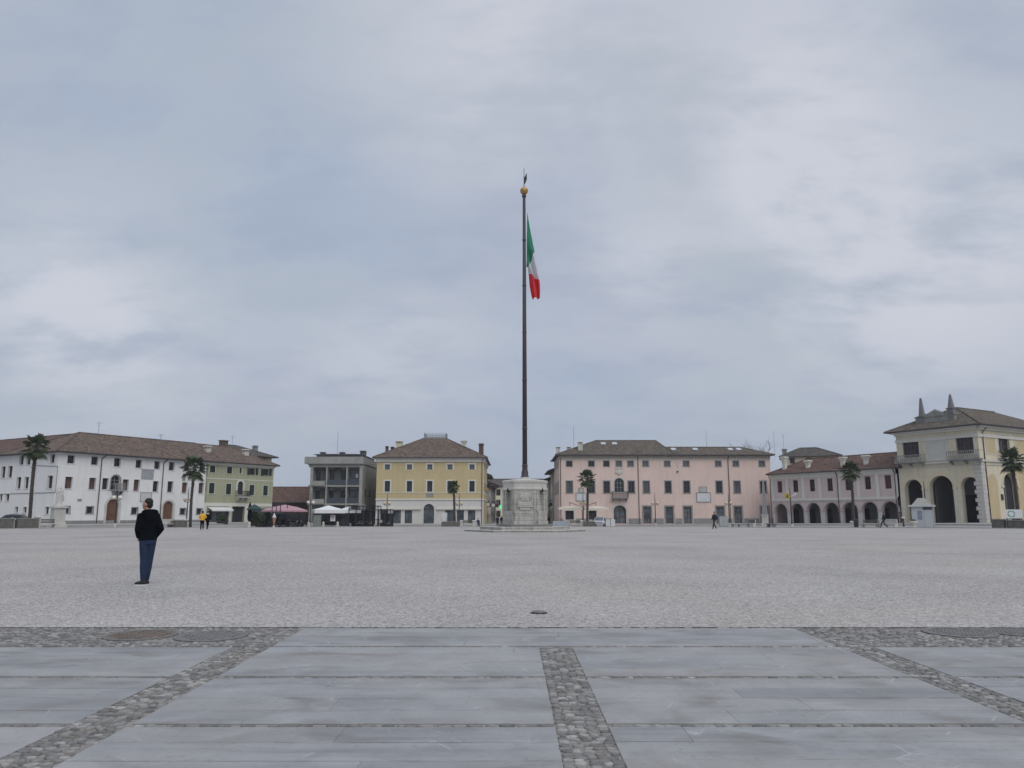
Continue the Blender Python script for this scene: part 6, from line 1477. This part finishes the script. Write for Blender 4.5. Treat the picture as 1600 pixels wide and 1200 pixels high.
# black iron pergola and booth
def pergola(px0, px1, s, ytop, label, name, bays, scal=True):
    p0, p1 = on_s(px0, s), on_s(px1, s); p = (p0 + p1) / 2; hw = (p1 - p0).length / 2; h = on_depth((px0 + px1) / 2, ytop, p.y).z - p.z
    t = thing(name, label, 'pergola', p); dp = 2.6
    for k in range(bays + 1):
        x = lerp(-hw, hw, k / bays)
        for y in (0, dp): q = MB(); q.box(x - .06, x + .06, y - .06, y + .06, -.2, h); q.build('post', metal_d, t)
    q = MB(); 
    for y in (0, dp): q.box(-hw, hw, y - .05, y + .05, h - .09, h); q.box(-hw, hw, y - .04, y + .04, h - .62, h - .54)
    for x in (-hw, hw): q.box(x - .045, x + .045, .06, dp - .06, h - .085, h - .005); q.box(x - .035, x + .035, .06, dp - .06, h - .615, h - .545)
    n = int(hw * 2 / .28)
    for k in range(n): x = lerp(-hw + .1, hw - .1, k / (n - 1)); q.tube([(x - .08, -.01, h - .52), (x, -.01, h - .12), (x + .08, -.01, h - .52)], .018, 4)
    q.build('beam', metal_d, t)
    q = MB(); 
    for k in range(int(hw * 2 / .16)): x = lerp(-hw, hw, (k + .5) / int(hw * 2 / .16)); q.box(x - .02, x + .02, dp + .07, dp + .1, 0, 1.1)
    q.box(-hw, hw, dp + .06, dp + .11, 1.05, 1.15); q.build('rail', metal_d, t)
    q = MB(); q.box(-hw, hw, 0, dp, h + .005, h + .04); q.build('roof', blackp, t)
    q = MB(); q.box(-hw, hw * (.45 if scal else 1), dp + .15, dp + .2, 0, h - .65); q.build('shade_panel', darkframe, t); return t  # dark sheet added at the back to stand for the shaded interior
pergola(544.5, 590, 51.8, 790.5, 'black iron pergola with scalloped frieze over pale chairs before the concrete block', 'iron_pergola', 4)
pergola(591.5, 610, 51.8, 796, 'small black booth frame at the left end of the yellow palace', 'booth_frame', 2, False)
# dark backdrops added to deepen the terraces, iron posts before the pink parasol, heaters and a scooter
def backdrop(px0, px1, s_, h, label, m):
    p0, p1 = on_s(px0, s_), on_s(px1, s_); t = thing('backdrop', label, 'screen', (p0 + p1) / 2, math.atan2(p1.y - p0.y, p1.x - p0.x), 'dark windbreak screens added to the terraces'); hw = (p1 - p0).length / 2; n = max(2, int(hw * 2 / 1.3))
    for k in range(n):
        a, c = lerp(-hw, hw, k / n) + .05, lerp(-hw, hw, (k + 1) / n) - .05; q = MB(); q.box(a, c, -.02, .02, .1, h); q.build('panel', m, t)
    for k in range(n + 1): q = MB(); x = lerp(-hw, hw, k / n); q.box(x - .04, x + .04, -.04, .04, -.1, h + .08); q.build('post', metal_d, t)
dk_scr = mat('dark_screen', (.022, .024, .028), .6, .3, 1.2)
backdrop(411, 479, 56.5, 1.75, 'long dark screen added behind the pink parasol tables', dk_scr)
backdrop(491, 545, 56.5, 2.2, 'dark screen added behind the white parasol tables', dk_scr)
backdrop(531, 545, 52.0, 1.1, 'low dark screen added left of the black pergola', dk_scr)
for px, l in ((424, 'first thin iron post in front of the pink parasol, left of the cone'), (430.3, 'thin iron post just right of the ice cream cone'), (437, 'thin iron post at the middle of the pink parasol'), (447.5, 'thin iron post at the right half of the pink parasol')):
    p = on_s(px, 51.5); t = thing('iron_post', l, 'post', p, 0, 'thin iron posts before the pink parasol'); h = on_depth(px, 787.5, p.y).z - p.z
    q = MB(); q.tube([(0, 0, -.1), (0, 0, h)], .06, 8); q.build('shaft', metal_d, t); q = MB(); q.ball((0, 0, h + .05), .1, n=8, h=6); q.build('finial', metal_d, t)
def scooter(loc, rz, label):
    t = thing('motor_scooter', label, 'scooter', loc, rz, 'scooters parked by the terrace')
    for x in (-.6, .6):
        q = MB(Matrix.Translation((x, 0, .24)) @ Matrix.Rotation(math.pi / 2, 4, 'X')); q.lathe(0, 0, [(.13, -.05), (.23, -.05), (.24, 0), (.23, .05), (.13, .05)], 16); q.build('wheel', rubber, t)
    q = MB(); q.tube([(-.75, 0, .62), (-.5, 0, .66), (-.15, 0, .5), (.1, 0, .28), (.35, 0, .28), (.48, 0, .5), (.5, 0, .85)], [.1, .17, .17, .1, .1, .12, .07], 10, ry=[.1, .14, .15, .14, .14, .17, .1]); q.build('body', darkcar, t, True)
    q = MB(); q.tube([(-.78, 0, .78), (-.3, 0, .76)], [.1, .12], 8, ry=[.11, .13]); q.build('seat', blackp, t)
    q = MB(); q.tube([(.6, 0, .25), (.48, 0, .95)], .03, 6); q.tube([(.46, -.3, 1.0), (.48, 0, .96), (.46, .3, 1.0)], .022, 6); q.build('handlebar', metal_d, t); q = MB(); q.ball((.56, 0, .86), .08, n=8, h=6); q.build('headlight', milk, t)
p = on_s(458, 51.3); scooter(p, R(20), 'dark motor scooter before the right end of the pink parasol')
p = on_s(464.5, 51.6); scooter(p, R(35), 'second dark motor scooter, nearer the trough of plants')
# shrubs
def shrub(px, s, w_, h, label, seed):
    p = on_s(px, s); r_ = random.Random(seed); t = thing('potted_shrub', label, 'shrub', p, 0, 'potted shrubs of the cafe'); q = MB()
    for k in range(900):
        a = r_.uniform(0, 6.283); f = r_.random() ** .5; z = r_.uniform(.3, h); rr = w_ / 2 * f * (1.1 - .45 * (z / h) ** 2) * (1 + .25 * math.sin(a * 3 + z * 4)); c = Vector((rr * math.cos(a), rr * .6 * math.sin(a), z)); d = Vector((r_.uniform(-1, 1), r_.uniform(-1, 1), r_.uniform(-.4, 1))).normalized() * .13; e = d.orthogonal().normalized() * .05
        q.face([c - d, c + e, c + d, c - e])
    q.build('foliage', bush_m, t); q = MB(); q.box(-w_ / 2, w_ / 2, -.28, .28, 0, .42); q.build('pot', metal_d, t); q = MB(); q.tube([(0, 0, .3), (0, 0, h * .6)], .04, 6); q.build('stem', brown_w, t)
for i, (px, w_, h, l) in enumerate(((396, 1.3, 2.1, 'tall dark shrub just right of the closed umbrella'), (404, 1.4, 1.9, 'dark bushy shrub before the right shop window of the green building'), (410.5, 1.0, 1.6, 'small dark shrub left of the menu easel'), (347, 1.5, 1.3, 'potted shrub with warm tints before the green building shop window'), (467, 1.5, .9, 'low trough of plants right of the pink parasol'), (418, 1.4, 2.4, 'dark climbing shrub by the low red-roofed house'))): shrub(px, 54.3 if i != 3 else 62, w_, h, l, 40 + i)
# pale blue banner fence by the monument
p0, p1 = on_s(864, 53), on_s(889, 53); t = thing('banner_fence', 'low pale blue banner fence right of the monument', 'fence', (p0 + p1) / 2); hw = (p1 - p0).length / 2
q = MB(); q.box(-hw, hw, -.02, .02, .1, .85); q.build('banner', mat('pale_blue_banner', (.36, .39, .43), .7, .15, 1.5), t)
for k in range(4): q = MB(); x = lerp(-hw, hw, k / 3); q.tube([(x, .04, -.1), (x, .04, 1.0)], .025, 6); q.build('post', metal_d, t)
# flat tables on the right
for px, s, l in ((1150, 52.5, 'low stone table right of the pale cabinet'), (1205, 54, 'low green-topped table at the foot of the obelisk')):
    p = on_s(px, s); t = thing('low_table', l, 'table', p, yaw(px)); q = MB(); q.box(-.85, .85, -.4, .4, .42, .52); q.build('tabletop', paleconc if px < 1200 else cab_m, t)
    for s_ in (-1, 1): q = MB(); q.box(s_ * .5 - .12, s_ * .5 + .12, -.3, .3, -.1, .42); q.build('leg', greystone, t)
# pharmacy cross
p = on_depth(782, 792, 162); t = thing('pharmacy_cross', 'glowing green cross sign hanging in the street left of the monument', 'sign', p)
q = MB(); q.box(-.13, .13, -.08, .08, -.42, .42); q.box(-.27, .27, -.07, .07, -.13, .13); q.build('cross', mat('green_neon', (.05, .4, .2), .5, .1, 3, emis=((.12, 1.0, .45), .7)), t); q = MB(); q.box(-3.4, -.17, -.02, .02, -.03, .03); q.build('bracket', metal_d, t)

# ------------------------------------------------------------------ CARS
def car(loc, rz, label, body_m):
    t = thing('parked_car', label, 'car', loc, rz)   # x = length, front at -x
    prof = [(-1.95, .35), (-1.98, .62), (-1.75, .78), (-1.0, .92), (-.35, 1.42), (.2, 1.5), (1.1, 1.46), (1.65, 1.05), (1.92, .98), (1.97, .6), (1.93, .35)]
    q = MB(); secs = []
    for y, k in ((-.8, .93), (-.74, 1), (.74, 1), (.8, .93)):
        secs.append([q.p((x * (1 if abs(y) < .78 else .985), y * (1 if z < 1 else (.86 if z > 1.2 else .97)), lerp(.35, z, k) if z > .4 else z)) for x, z in prof])
    for a, c in zip(secs, secs[1:]):
        for i in range(len(prof)): j = (i + 1) % len(prof); q.idx((a[i], a[j], c[j], c[i]))
    q.idx(secs[0]); q.idx(secs[-1][::-1]); o = q.build('body', body_m, t, False)
    for s_ in (-1, 1):
        q = MB(); y = s_ * .815; q.face([(-.78, y * .99, .98), (.25, y * .98, .98), (.25, y * .885, 1.38), (-.3, y * .885, 1.36)]); q.face([(.33, y * .98, .98), (1.35, y * .98, 1.0), (1.02, y * .885, 1.36), (.33, y * .885, 1.38)]); q.build('side_window', glass, t)
    q = MB(); q.face([(-.985, -.66, .955), (-.985, .66, .955), (-.38, .6, 1.43), (-.38, -.6, 1.43)]); q.build('windscreen', glass_l, t)
    q = MB(); q.face([(1.64, -.62, 1.09), (1.64, .62, 1.09), (1.14, .58, 1.45), (1.14, -.58, 1.45)]); q.build('rear_window', glass, t)
    for x in (-1.22, 1.22):
        for s_ in (-1, 1):
            q = MB(Matrix.Translation((x, s_ * .74, .31)) @ Matrix.Rotation(math.pi / 2, 4, 'X')); q.lathe(0, 0, [(.2, -.1), (.31, -.09), (.31, .09), (.2, .1)], 18); wv = q.build('wheel', rubber, t)
            q = MB(Matrix.Translation((x, s_ * .74, .31)) @ Matrix.Rotation(math.pi / 2, 4, 'X')); q.lathe(0, 0, [(.19, -.105), (.19, .105)], 14); q.build('rim', greyframe, wv)
    for s_ in (-1, 1):
        q = MB(); q.ball((-1.86, s_ * .56, .68), .12, .18, .09, 10, 6); q.build('headlight', white_p, t); q = MB(); q.ball((1.93, s_ * .6, .82), .06, .14, .12, 8, 6); q.build('tail_light', mat('red_lens', (.3, .02, .02), .3, .1, 3), t)
        q = MB(); q.ball((-.72, s_ * .93, 1.02), .07, .11, .07, 8, 6); q.build('mirror', rubber, t)
    q = MB(); q.box(-2.0, -1.95, -.26, .26, .42, .53); q.build('number_plate', white_p, t)
    q = MB(); q.box(-1.995, -1.93, -.6, .6, .56, .66); q.build('grille', rubber, t); return t
p = on_s(937, 53); car(p, R(78), 'small silver car parked facing the square by the pink palace', silver)
p = on_s(16, 56); car(p, R(20), 'dark car parked behind the planters at the far left', darkcar)

# bare tree behind the pink palace
p = on_depth(1178, 700, 175); t = thing('bare_tree', 'leafless tree whose twigs show above the pink palace roof', 'tree', (p.x, 175, -.4)); H = on_depth(1178, 689, 175).z + .4; q = MB(); r_ = random.Random(3)
q.tube([(0, 0, 0), (.1, 0, H * .3), (0, .1, H * .55)], [.3, .22, .15], 8); q.build('trunk', trunk_m, t); q = MB()
def branch(o, d, l, r, dpt):
    e = o + d * l; q.tube([o, o.lerp(e, .5) + Vector((r_.uniform(-.1, .1),) * 3) * l, e], [r, r * .75, r * .5], 5)
    if dpt:
        for _ in range(4): branch(o.lerp(e, r_.uniform(.5, 1)), (d + Vector((r_.uniform(-.8, .8), r_.uniform(-.8, .8), r_.uniform(-.1, .5)))).normalized(), l * r_.uniform(.5, .75), r * .5, dpt - 1)
for k in range(6): a = k * 1.05; branch(Vector((0, 0, H * (.45 + .02 * k))), Vector((math.cos(a) * .6, math.sin(a) * .6, 1)).normalized(), H * .26, .1, 3)
q.build('crown', trunk_m, t)

# ------------------------------------------------------------------ PEOPLE
def person(loc, rz, H, label, top_m, leg_m, pose, hair_m=None, shoe_m=None, hood=False, vox=.03, hem=.86, coat_scale=1., hands=True, sole=None, band=None):
    """forward = local +y; built for 1.78 m and scaled; coordinates in metres"""
    t = thing('person', label, 'person', loc, rz); t.scale = (H / 1.78,) * 3
    P = dict(hl=(-.095, 0, .93), hr=(.095, 0, .93), kl=(-.10, .02, .50), kr=(.10, .02, .50), al=(-.10, -.02, .09), ar=(.10, -.02, .09), tl=(-.12, .17, .04), tr=(.12, .17, .04),
             sl=(-.19, 0, 1.43), sr=(.19, 0, 1.43), el=(-.25, -.03, 1.15), er=(.25, -.03, 1.15), wl=(-.23, .08, .92), wr=(.23, .08, .92), head_yaw=0., lean=0.)
    P.update(pose); V = {k: Vector(v) for k, v in P.items() if isinstance(v, tuple)}
    pel = (V['hl'] + V['hr']) / 2; ch = (V['sl'] + V['sr']) / 2; nk = ch + Vector((0, .0, .08)); hy = P['head_yaw']
    hc = nk + Vector((0, .025, .155)) + Vector(P.get('head_off', (0, 0, 0))); hd = Vector((-math.sin(hy), math.cos(hy), 0)); hs = Vector((math.cos(hy), math.sin(hy), 0))
    def torso(q, g, z_lo=-.04, ztop=True):
        pts = [pel + Vector((0, 0, z_lo)), pel.lerp(ch, .12), pel.lerp(ch, .4), pel.lerp(ch, .68), pel.lerp(ch, .9), ch + Vector((0, 0, .03))] + ([ch + Vector((0, 0, .075))] if ztop else [])
        q.tube(pts, [.165 * g, .165 * g, .155 * g, .18 * g, .185 * g, .15 * g] + ([.07 * g] if ztop else []), 16, ry=[.12 * g, .122 * g, .112 * g, .125 * g, .115 * g, .095 * g] + ([.065 * g] if ztop else []))
    def arm(q, s, r0, r1, r2, end=1.):
        S, E, W_ = V['s' + s], V['e' + s], V['w' + s]; W2 = E.lerp(W_, end); q.ball(S, r0 * 1.05, n=10, h=8)
        q.tube([S, S.lerp(E, .5), E], [r0, r0 * .95, r1], 10); q.ball(E, r1, n=10, h=8); q.tube([E, E.lerp(W2, .4), W2], [r1, r1 * .98, r2], 10)
    def leg(q, s, r0, r1, r2, end=1.):
        A, K, B_ = V['h' + s], V['k' + s], V['a' + s]; B2 = K.lerp(B_, end); q.tube([A + Vector((0, 0, .03)), A.lerp(K, .5), K], [r0, r0 * .85, r1], 12); q.ball(K, r1, n=10, h=8); q.tube([K, K.lerp(B2, .35), B2], [r1, r1 * 1.02, r2], 12)
    q = MB(); torso(q, .86)
    for s in 'lr': arm(q, s, .045, .04, .028); leg(q, s, .075, .052, .036)
    q.tube([ch + Vector((0, 0, .0)), nk + Vector((0, .01, .02)), hc + Vector((0, -.0, -.06))], [.062, .058, .058], 12)
    # head: skull, jaw, nose, ears
    def hp(f, s, u): return hc + hd * f + hs * s + Vector((0, 0, u))
    q.ball(hp(-.01, 0, .03), .078, .092, .10, 14, 10) if abs(hy) < .1 else q.ball(hp(-.01, 0, .03), .085, .085, .10, 14, 10)
    q.tube([hp(.01, 0, .0), hp(.035, 0, -.055), hp(.045, 0, -.10)], [.075, .064, .036], 10); q.tube([hp(.075, 0, .03), hp(.108, 0, -.018), hp(.085, 0, -.03)], [.012, .017, .012], 6)
    q.tube([hp(.07, 0, -.062), hp(.088, 0, -.062)], [.03, .012], 8)
    for s_ in (-1, 1): q.ball(hp(-.012, s_ * .083, .0), .014, .022, .034, 8, 6)
    if hands:
        for s in 'lr':
            W_ = V['w' + s]; d = (W_ - V['e' + s]).normalized(); sg = -1 if s == 'l' else 1; sd_ = Vector((0, 1, 0)) - d * d.y; sd_ = sd_.normalized() if sd_.length > .05 else Vector((1, 0, 0)); inn = d.cross(sd_).normalized() * (-sg)
            q.tube([W_, W_ + d * .05, W_ + d * .095], [.026, .04, .036], 10, ry=[.02, .018, .015])
            for k, (o, ln) in enumerate(((.03, .068), (.011, .078), (-.009, .072), (-.028, .055))):
                b0 = W_ + d * .085 + sd_ * o; q.tube([b0, b0 + d * ln * .5 + inn * .008, b0 + d * ln + inn * .03], [.011, .010, .008], 6)
            b0 = W_ + d * .03 + sd_ * .034; q.tube([b0, b0 + d * .035 + sd_ * .025, b0 + d * .065 + sd_ * .028 + inn * .012], [.013, .012, .009], 6)
    o = q.build('body', skin, t); bake(o, min(vox, .014) if vox < .02 else .02, 1)
    q = MB(); 
    for s in 'lr': leg(q, s, .098 * coat_scale, .072, .056, .97)
    q.tube([pel + Vector((0, 0, -.09)), pel + Vector((0, 0, .12))], [.165, .165], 14, ry=[.12, .125]); o = q.build('trousers', leg_m, t); bake(o, vox, 2)
    q = MB(); zl = hem - pel.z; torso(q, 1.12 * coat_scale, zl)
    for s in 'lr': arm(q, s, .074 * coat_scale, .064 * coat_scale, .052 * coat_scale, .97 if hands else 1.05)
    if hood:
        for a in range(9): th = a / 8 * math.pi; q.ball(nk + Vector((math.cos(th) * .115, -.075 - math.sin(th) * .055, -.005 + .02 * math.sin(th))), .062, .058, .065, 10, 6)
        q.ball(nk + Vector((0, -.13, -.07)), .13, .06, .11, 12, 8)
    else: q.tube([nk + Vector((0, 0, -.05)), nk + Vector((0, 0, .02))], [.095, .075], 12)
    o = q.build('jacket', top_m, t); bake(o, vox, 2)
    for s in 'lr':
        A, T_ = V['a' + s], V['t' + s]; d = (T_ - A); d.z = 0; d.normalize(); g0 = min(A.z, T_.z) - .04
        z0 = A.z - .09
        q = MB(); q.tube([A - d * .06 + Vector((0, 0, -.035)), A + Vector((0, 0, -.03)), A + d * .11 + Vector((0, 0, -.05)), A + d * .175 + Vector((0, 0, -.062))], [.036, .048, .048, .03], 10, ry=[.04, .055, .036, .022]); q.tube([A + Vector((0, 0, .05)), A + Vector((0, 0, -.04))], [.05, .048], 10); o = q.build('shoe', shoe_m or rubber, t); bake(o, max(vox * .7, .01), 1)
        q2 = MB(); n_ = d.cross(Vector((0, 0, 1))); pts = [A - d * .08 - n_ * .03, A - d * .08 + n_ * .03, A + d * .05 + n_ * .042, A + d * .14 + n_ * .042, A + d * .192 + n_ * .012, A + d * .192 - n_ * .012, A + d * .14 - n_ * .042, A + d * .05 - n_ * .042]
        lo = [q2.p((x.x, x.y, z0)) for x in pts]; hi = [q2.p((x.x, x.y, z0 + .026)) for x in pts]; q2.idx(lo[::-1]); q2.idx(hi)
        for k in range(8): q2.idx((lo[k], lo[(k + 1) % 8], hi[(k + 1) % 8], hi[k]))
        q2.build('sole', sole or sole_m, o)
    q = MB(); q.ball(hp(-.034, 0, .06), .090, .090, .088, 16, 10); q.ball(hp(-.058, 0, .0), .072, .068, .085, 12, 8)
    o = q.build('hair', hair_m or hairm, t); bake(o, min(vox, .016), 1)
    for s_ in (-1, 1):
        q = MB(); q.ball(hp(.078, s_ * .032, .022), .011, .011, .009, 8, 6); q.build('eye', hairm, t)
    q = MB(); q.tube([hp(.084, -.02, -.055), hp(.09, 0, -.056), hp(.084, .02, -.055)], .005, 6); q.build('mouth', mat('lips', (.28, .11, .09), .5, .05, 5), t)
    if band:
        q = MB(); q.tube([nk + Vector((0, 0, -.02)), nk + Vector((0, 0, .06))], [.11, .095], 14); o = q.build('scarf', band, t); bake(o, .016, 1)
    return t
# man in the foreground: seen from behind, head turned left, hands in his jacket pockets, weight on one leg
pm_ = on_ground(227.5, 914.5); Hm = 1.80
person((pm_.x, pm_.y, pm_.z), R(40), Hm, 'man in black hooded jacket and blue jeans standing alone on the gravel', blackp, denim,
       dict(hl=(-.10, .022, .94), hr=(.065, .01, .94), kl=(-.082, -.012, .51), kr=(.045, .03, .51), al=(-.072, -.06, .09), ar=(.012, .04, .09), tl=(-.202, .049, .04), tr=(-.118, .149, .04),
            el=(-.245, -.01, 1.16), er=(.205, -.075, 1.17), wl=(-.175, .12, .99), wr=(.13, .07, .99), sl=(-.20, .02, 1.43), sr=(.125, .02, 1.43), head_yaw=.75, head_off=(-.035, .03, .012)), hood=True, vox=.012, hem=.935, coat_scale=1.0)
def stride(a=.28, b_=-.25): return dict(kl=(-.09, a * .75, .52), kr=(.09, b_ * .2 + .05, .50), al=(-.09, a, .11), ar=(.09, b_, .14), tl=(-.1, a + .18, .05), tr=(.1, b_ + .17, .04), el=(-.24, -.12, 1.16), er=(.24, .06, 1.15), wl=(-.23, -.12, .92), wr=(.22, .2, .95))
p = on_ground(315.2, 828.7); person(p, R(25), 1.76, 'person in bright yellow jacket walking away on the gravel', yellow_c, blackp, dict(stride(.16, -.18), el=(-.31, .02, 1.2), er=(.31, .02, 1.2), wl=(-.18, .16, 1.08), wr=(.18, .16, 1.08)), coat_scale=1.1, hem=.92)
p = on_ground(323.3, 828); person(p, R(-10), 1.76, 'person in black with a white scarf beside the yellow jacket', blackp, blackp, stride(.2, -.2), hem=.86, band=white_p)
p = on_ground(1117, 827); person(p, R(120), 1.72, 'walking person in dark navy jacket before the pink palace', navy, mat('dark_trousers', (.03, .03, .034), .85, .2, 6), dict(stride(.34, -.30)), hem=.84)
p = on_ground(1382, 825.3); person(p, R(75), 1.76, 'striding person in dark navy clothes before the arcade benches', navy, navy, dict(stride(.38, -.36), lean=.1), hem=.86)
def sit(): return dict(hl=(-.1, 0, .52), hr=(.1, 0, .52), kl=(-.12, .42, .50), kr=(.12, .42, .50), al=(-.12, .42, .09), ar=(.12, .42, .09), tl=(-.12, .6, .04), tr=(.12, .6, .04), sl=(-.19, -.02, 1.02), sr=(.19, -.02, 1.02), el=(-.25, .0, .76), er=(.25, .0, .76), wl=(-.18, .22, .62), wr=(.18, .22, .62))
p = on_s(747, 50.9); person(p, R(200), 1.72, 'person in dark blue seated beside the pale posts before the yellow palace', mat('blue_coat', (.03, .045, .09), .85, .2, 5), navy, sit(), hem=.48)
q = MB(); q.box(-.3, .3, -.25, .25, -.1, .42); tag(q.build('stone_block', paleconc), 'pale stone block under the seated person in blue', 'stone block').location = (p.x, p.y, p.z)
for px, Y, rz, l in ((777.5, 118, 0, 'dark figure walking into the street left of the monument'), (784.3, 112, 2.9, 'dark figure standing at the left flank of the monument'), (857, 120, .3, 'dark figure at the street corner right of the monument')):
    x = (px - 800) / 1215 * Y; person((x, Y, gz(x, Y)), rz, 1.72, l, navy if px < 780 else blackp, blackp, stride(.2, -.18))
for px, s, l in ((441, 53.9, 'seated cafe guest in dark clothes under the pink parasol'), (451.5, 53.9, 'seated cafe guest in grey top under the pink parasol'), (594.5, 53.0, 'seated cafe guest with pale top by the black booth')):
    p = on_s(px, s); person(p, R(170), 1.7, l, blackp if px < 445 else greyframe if px < 500 else offwhite, blackp, sit(), hem=.48)
# white cycle-like planter bowls / small stone ball by the kiosk
p = on_s(1428, 52); t = thing('stone_bowl', 'pale stone bowl planter at the left foot of the white kiosk', 'planter', p); q = MB(); q.lathe(0, 0, [(.3, -.1), (.28, .1), (.2, .2), (.42, .55), (.45, .75), (.36, .78)], 14); q.build('bowl', lime, t, True); q = MB(); q.ball((0, 0, .8), .3, .3, .22, 10, 6); q.build('plant', bush_m, t)
p = on_s(1412, 58); t = thing('white_lamp_stub', 'short bollard lamp with white top at the left foot of the loggia palace', 'bollard', p); q = MB(); q.lathe(0, 0, [(.12, -.1), (.1, .95)], 10); q.build('shaft', darkred_w, t); q = MB(); q.lathe(0, 0, [(.12, .95), (.22, 1.05), (.18, 1.15)], 10); q.build('lamp_head', white_p, t)

for o in scene.objects:
    if o.parent is None and 'label' in o and not 4 <= len(o['label'].split()) <= 16: print('LABEL LEN', len(o['label'].split()), o['label'])

# ------------------------------------------------------------------ thin moist air
HAZE = .0003
mh = bpy.data.materials.new('pale_air'); mh.use_nodes = True; th_ = mh.node_tree; th_.nodes.clear()
ho = th_.nodes.new('ShaderNodeOutputMaterial'); hv_ = th_.nodes.new('ShaderNodeVolumePrincipled'); hv_.inputs['Color'].default_value = (.86, .90, .97, 1); hv_.inputs['Density'].default_value = HAZE; hv_.inputs['Anisotropy'].default_value = .2
th_.links.new(hv_.outputs[0], ho.inputs['Volume'])
q = MB(); q.box(-425, 425, -125, 425, -2.0, 45); tag(q.build('haze', mh), kind='stuff')
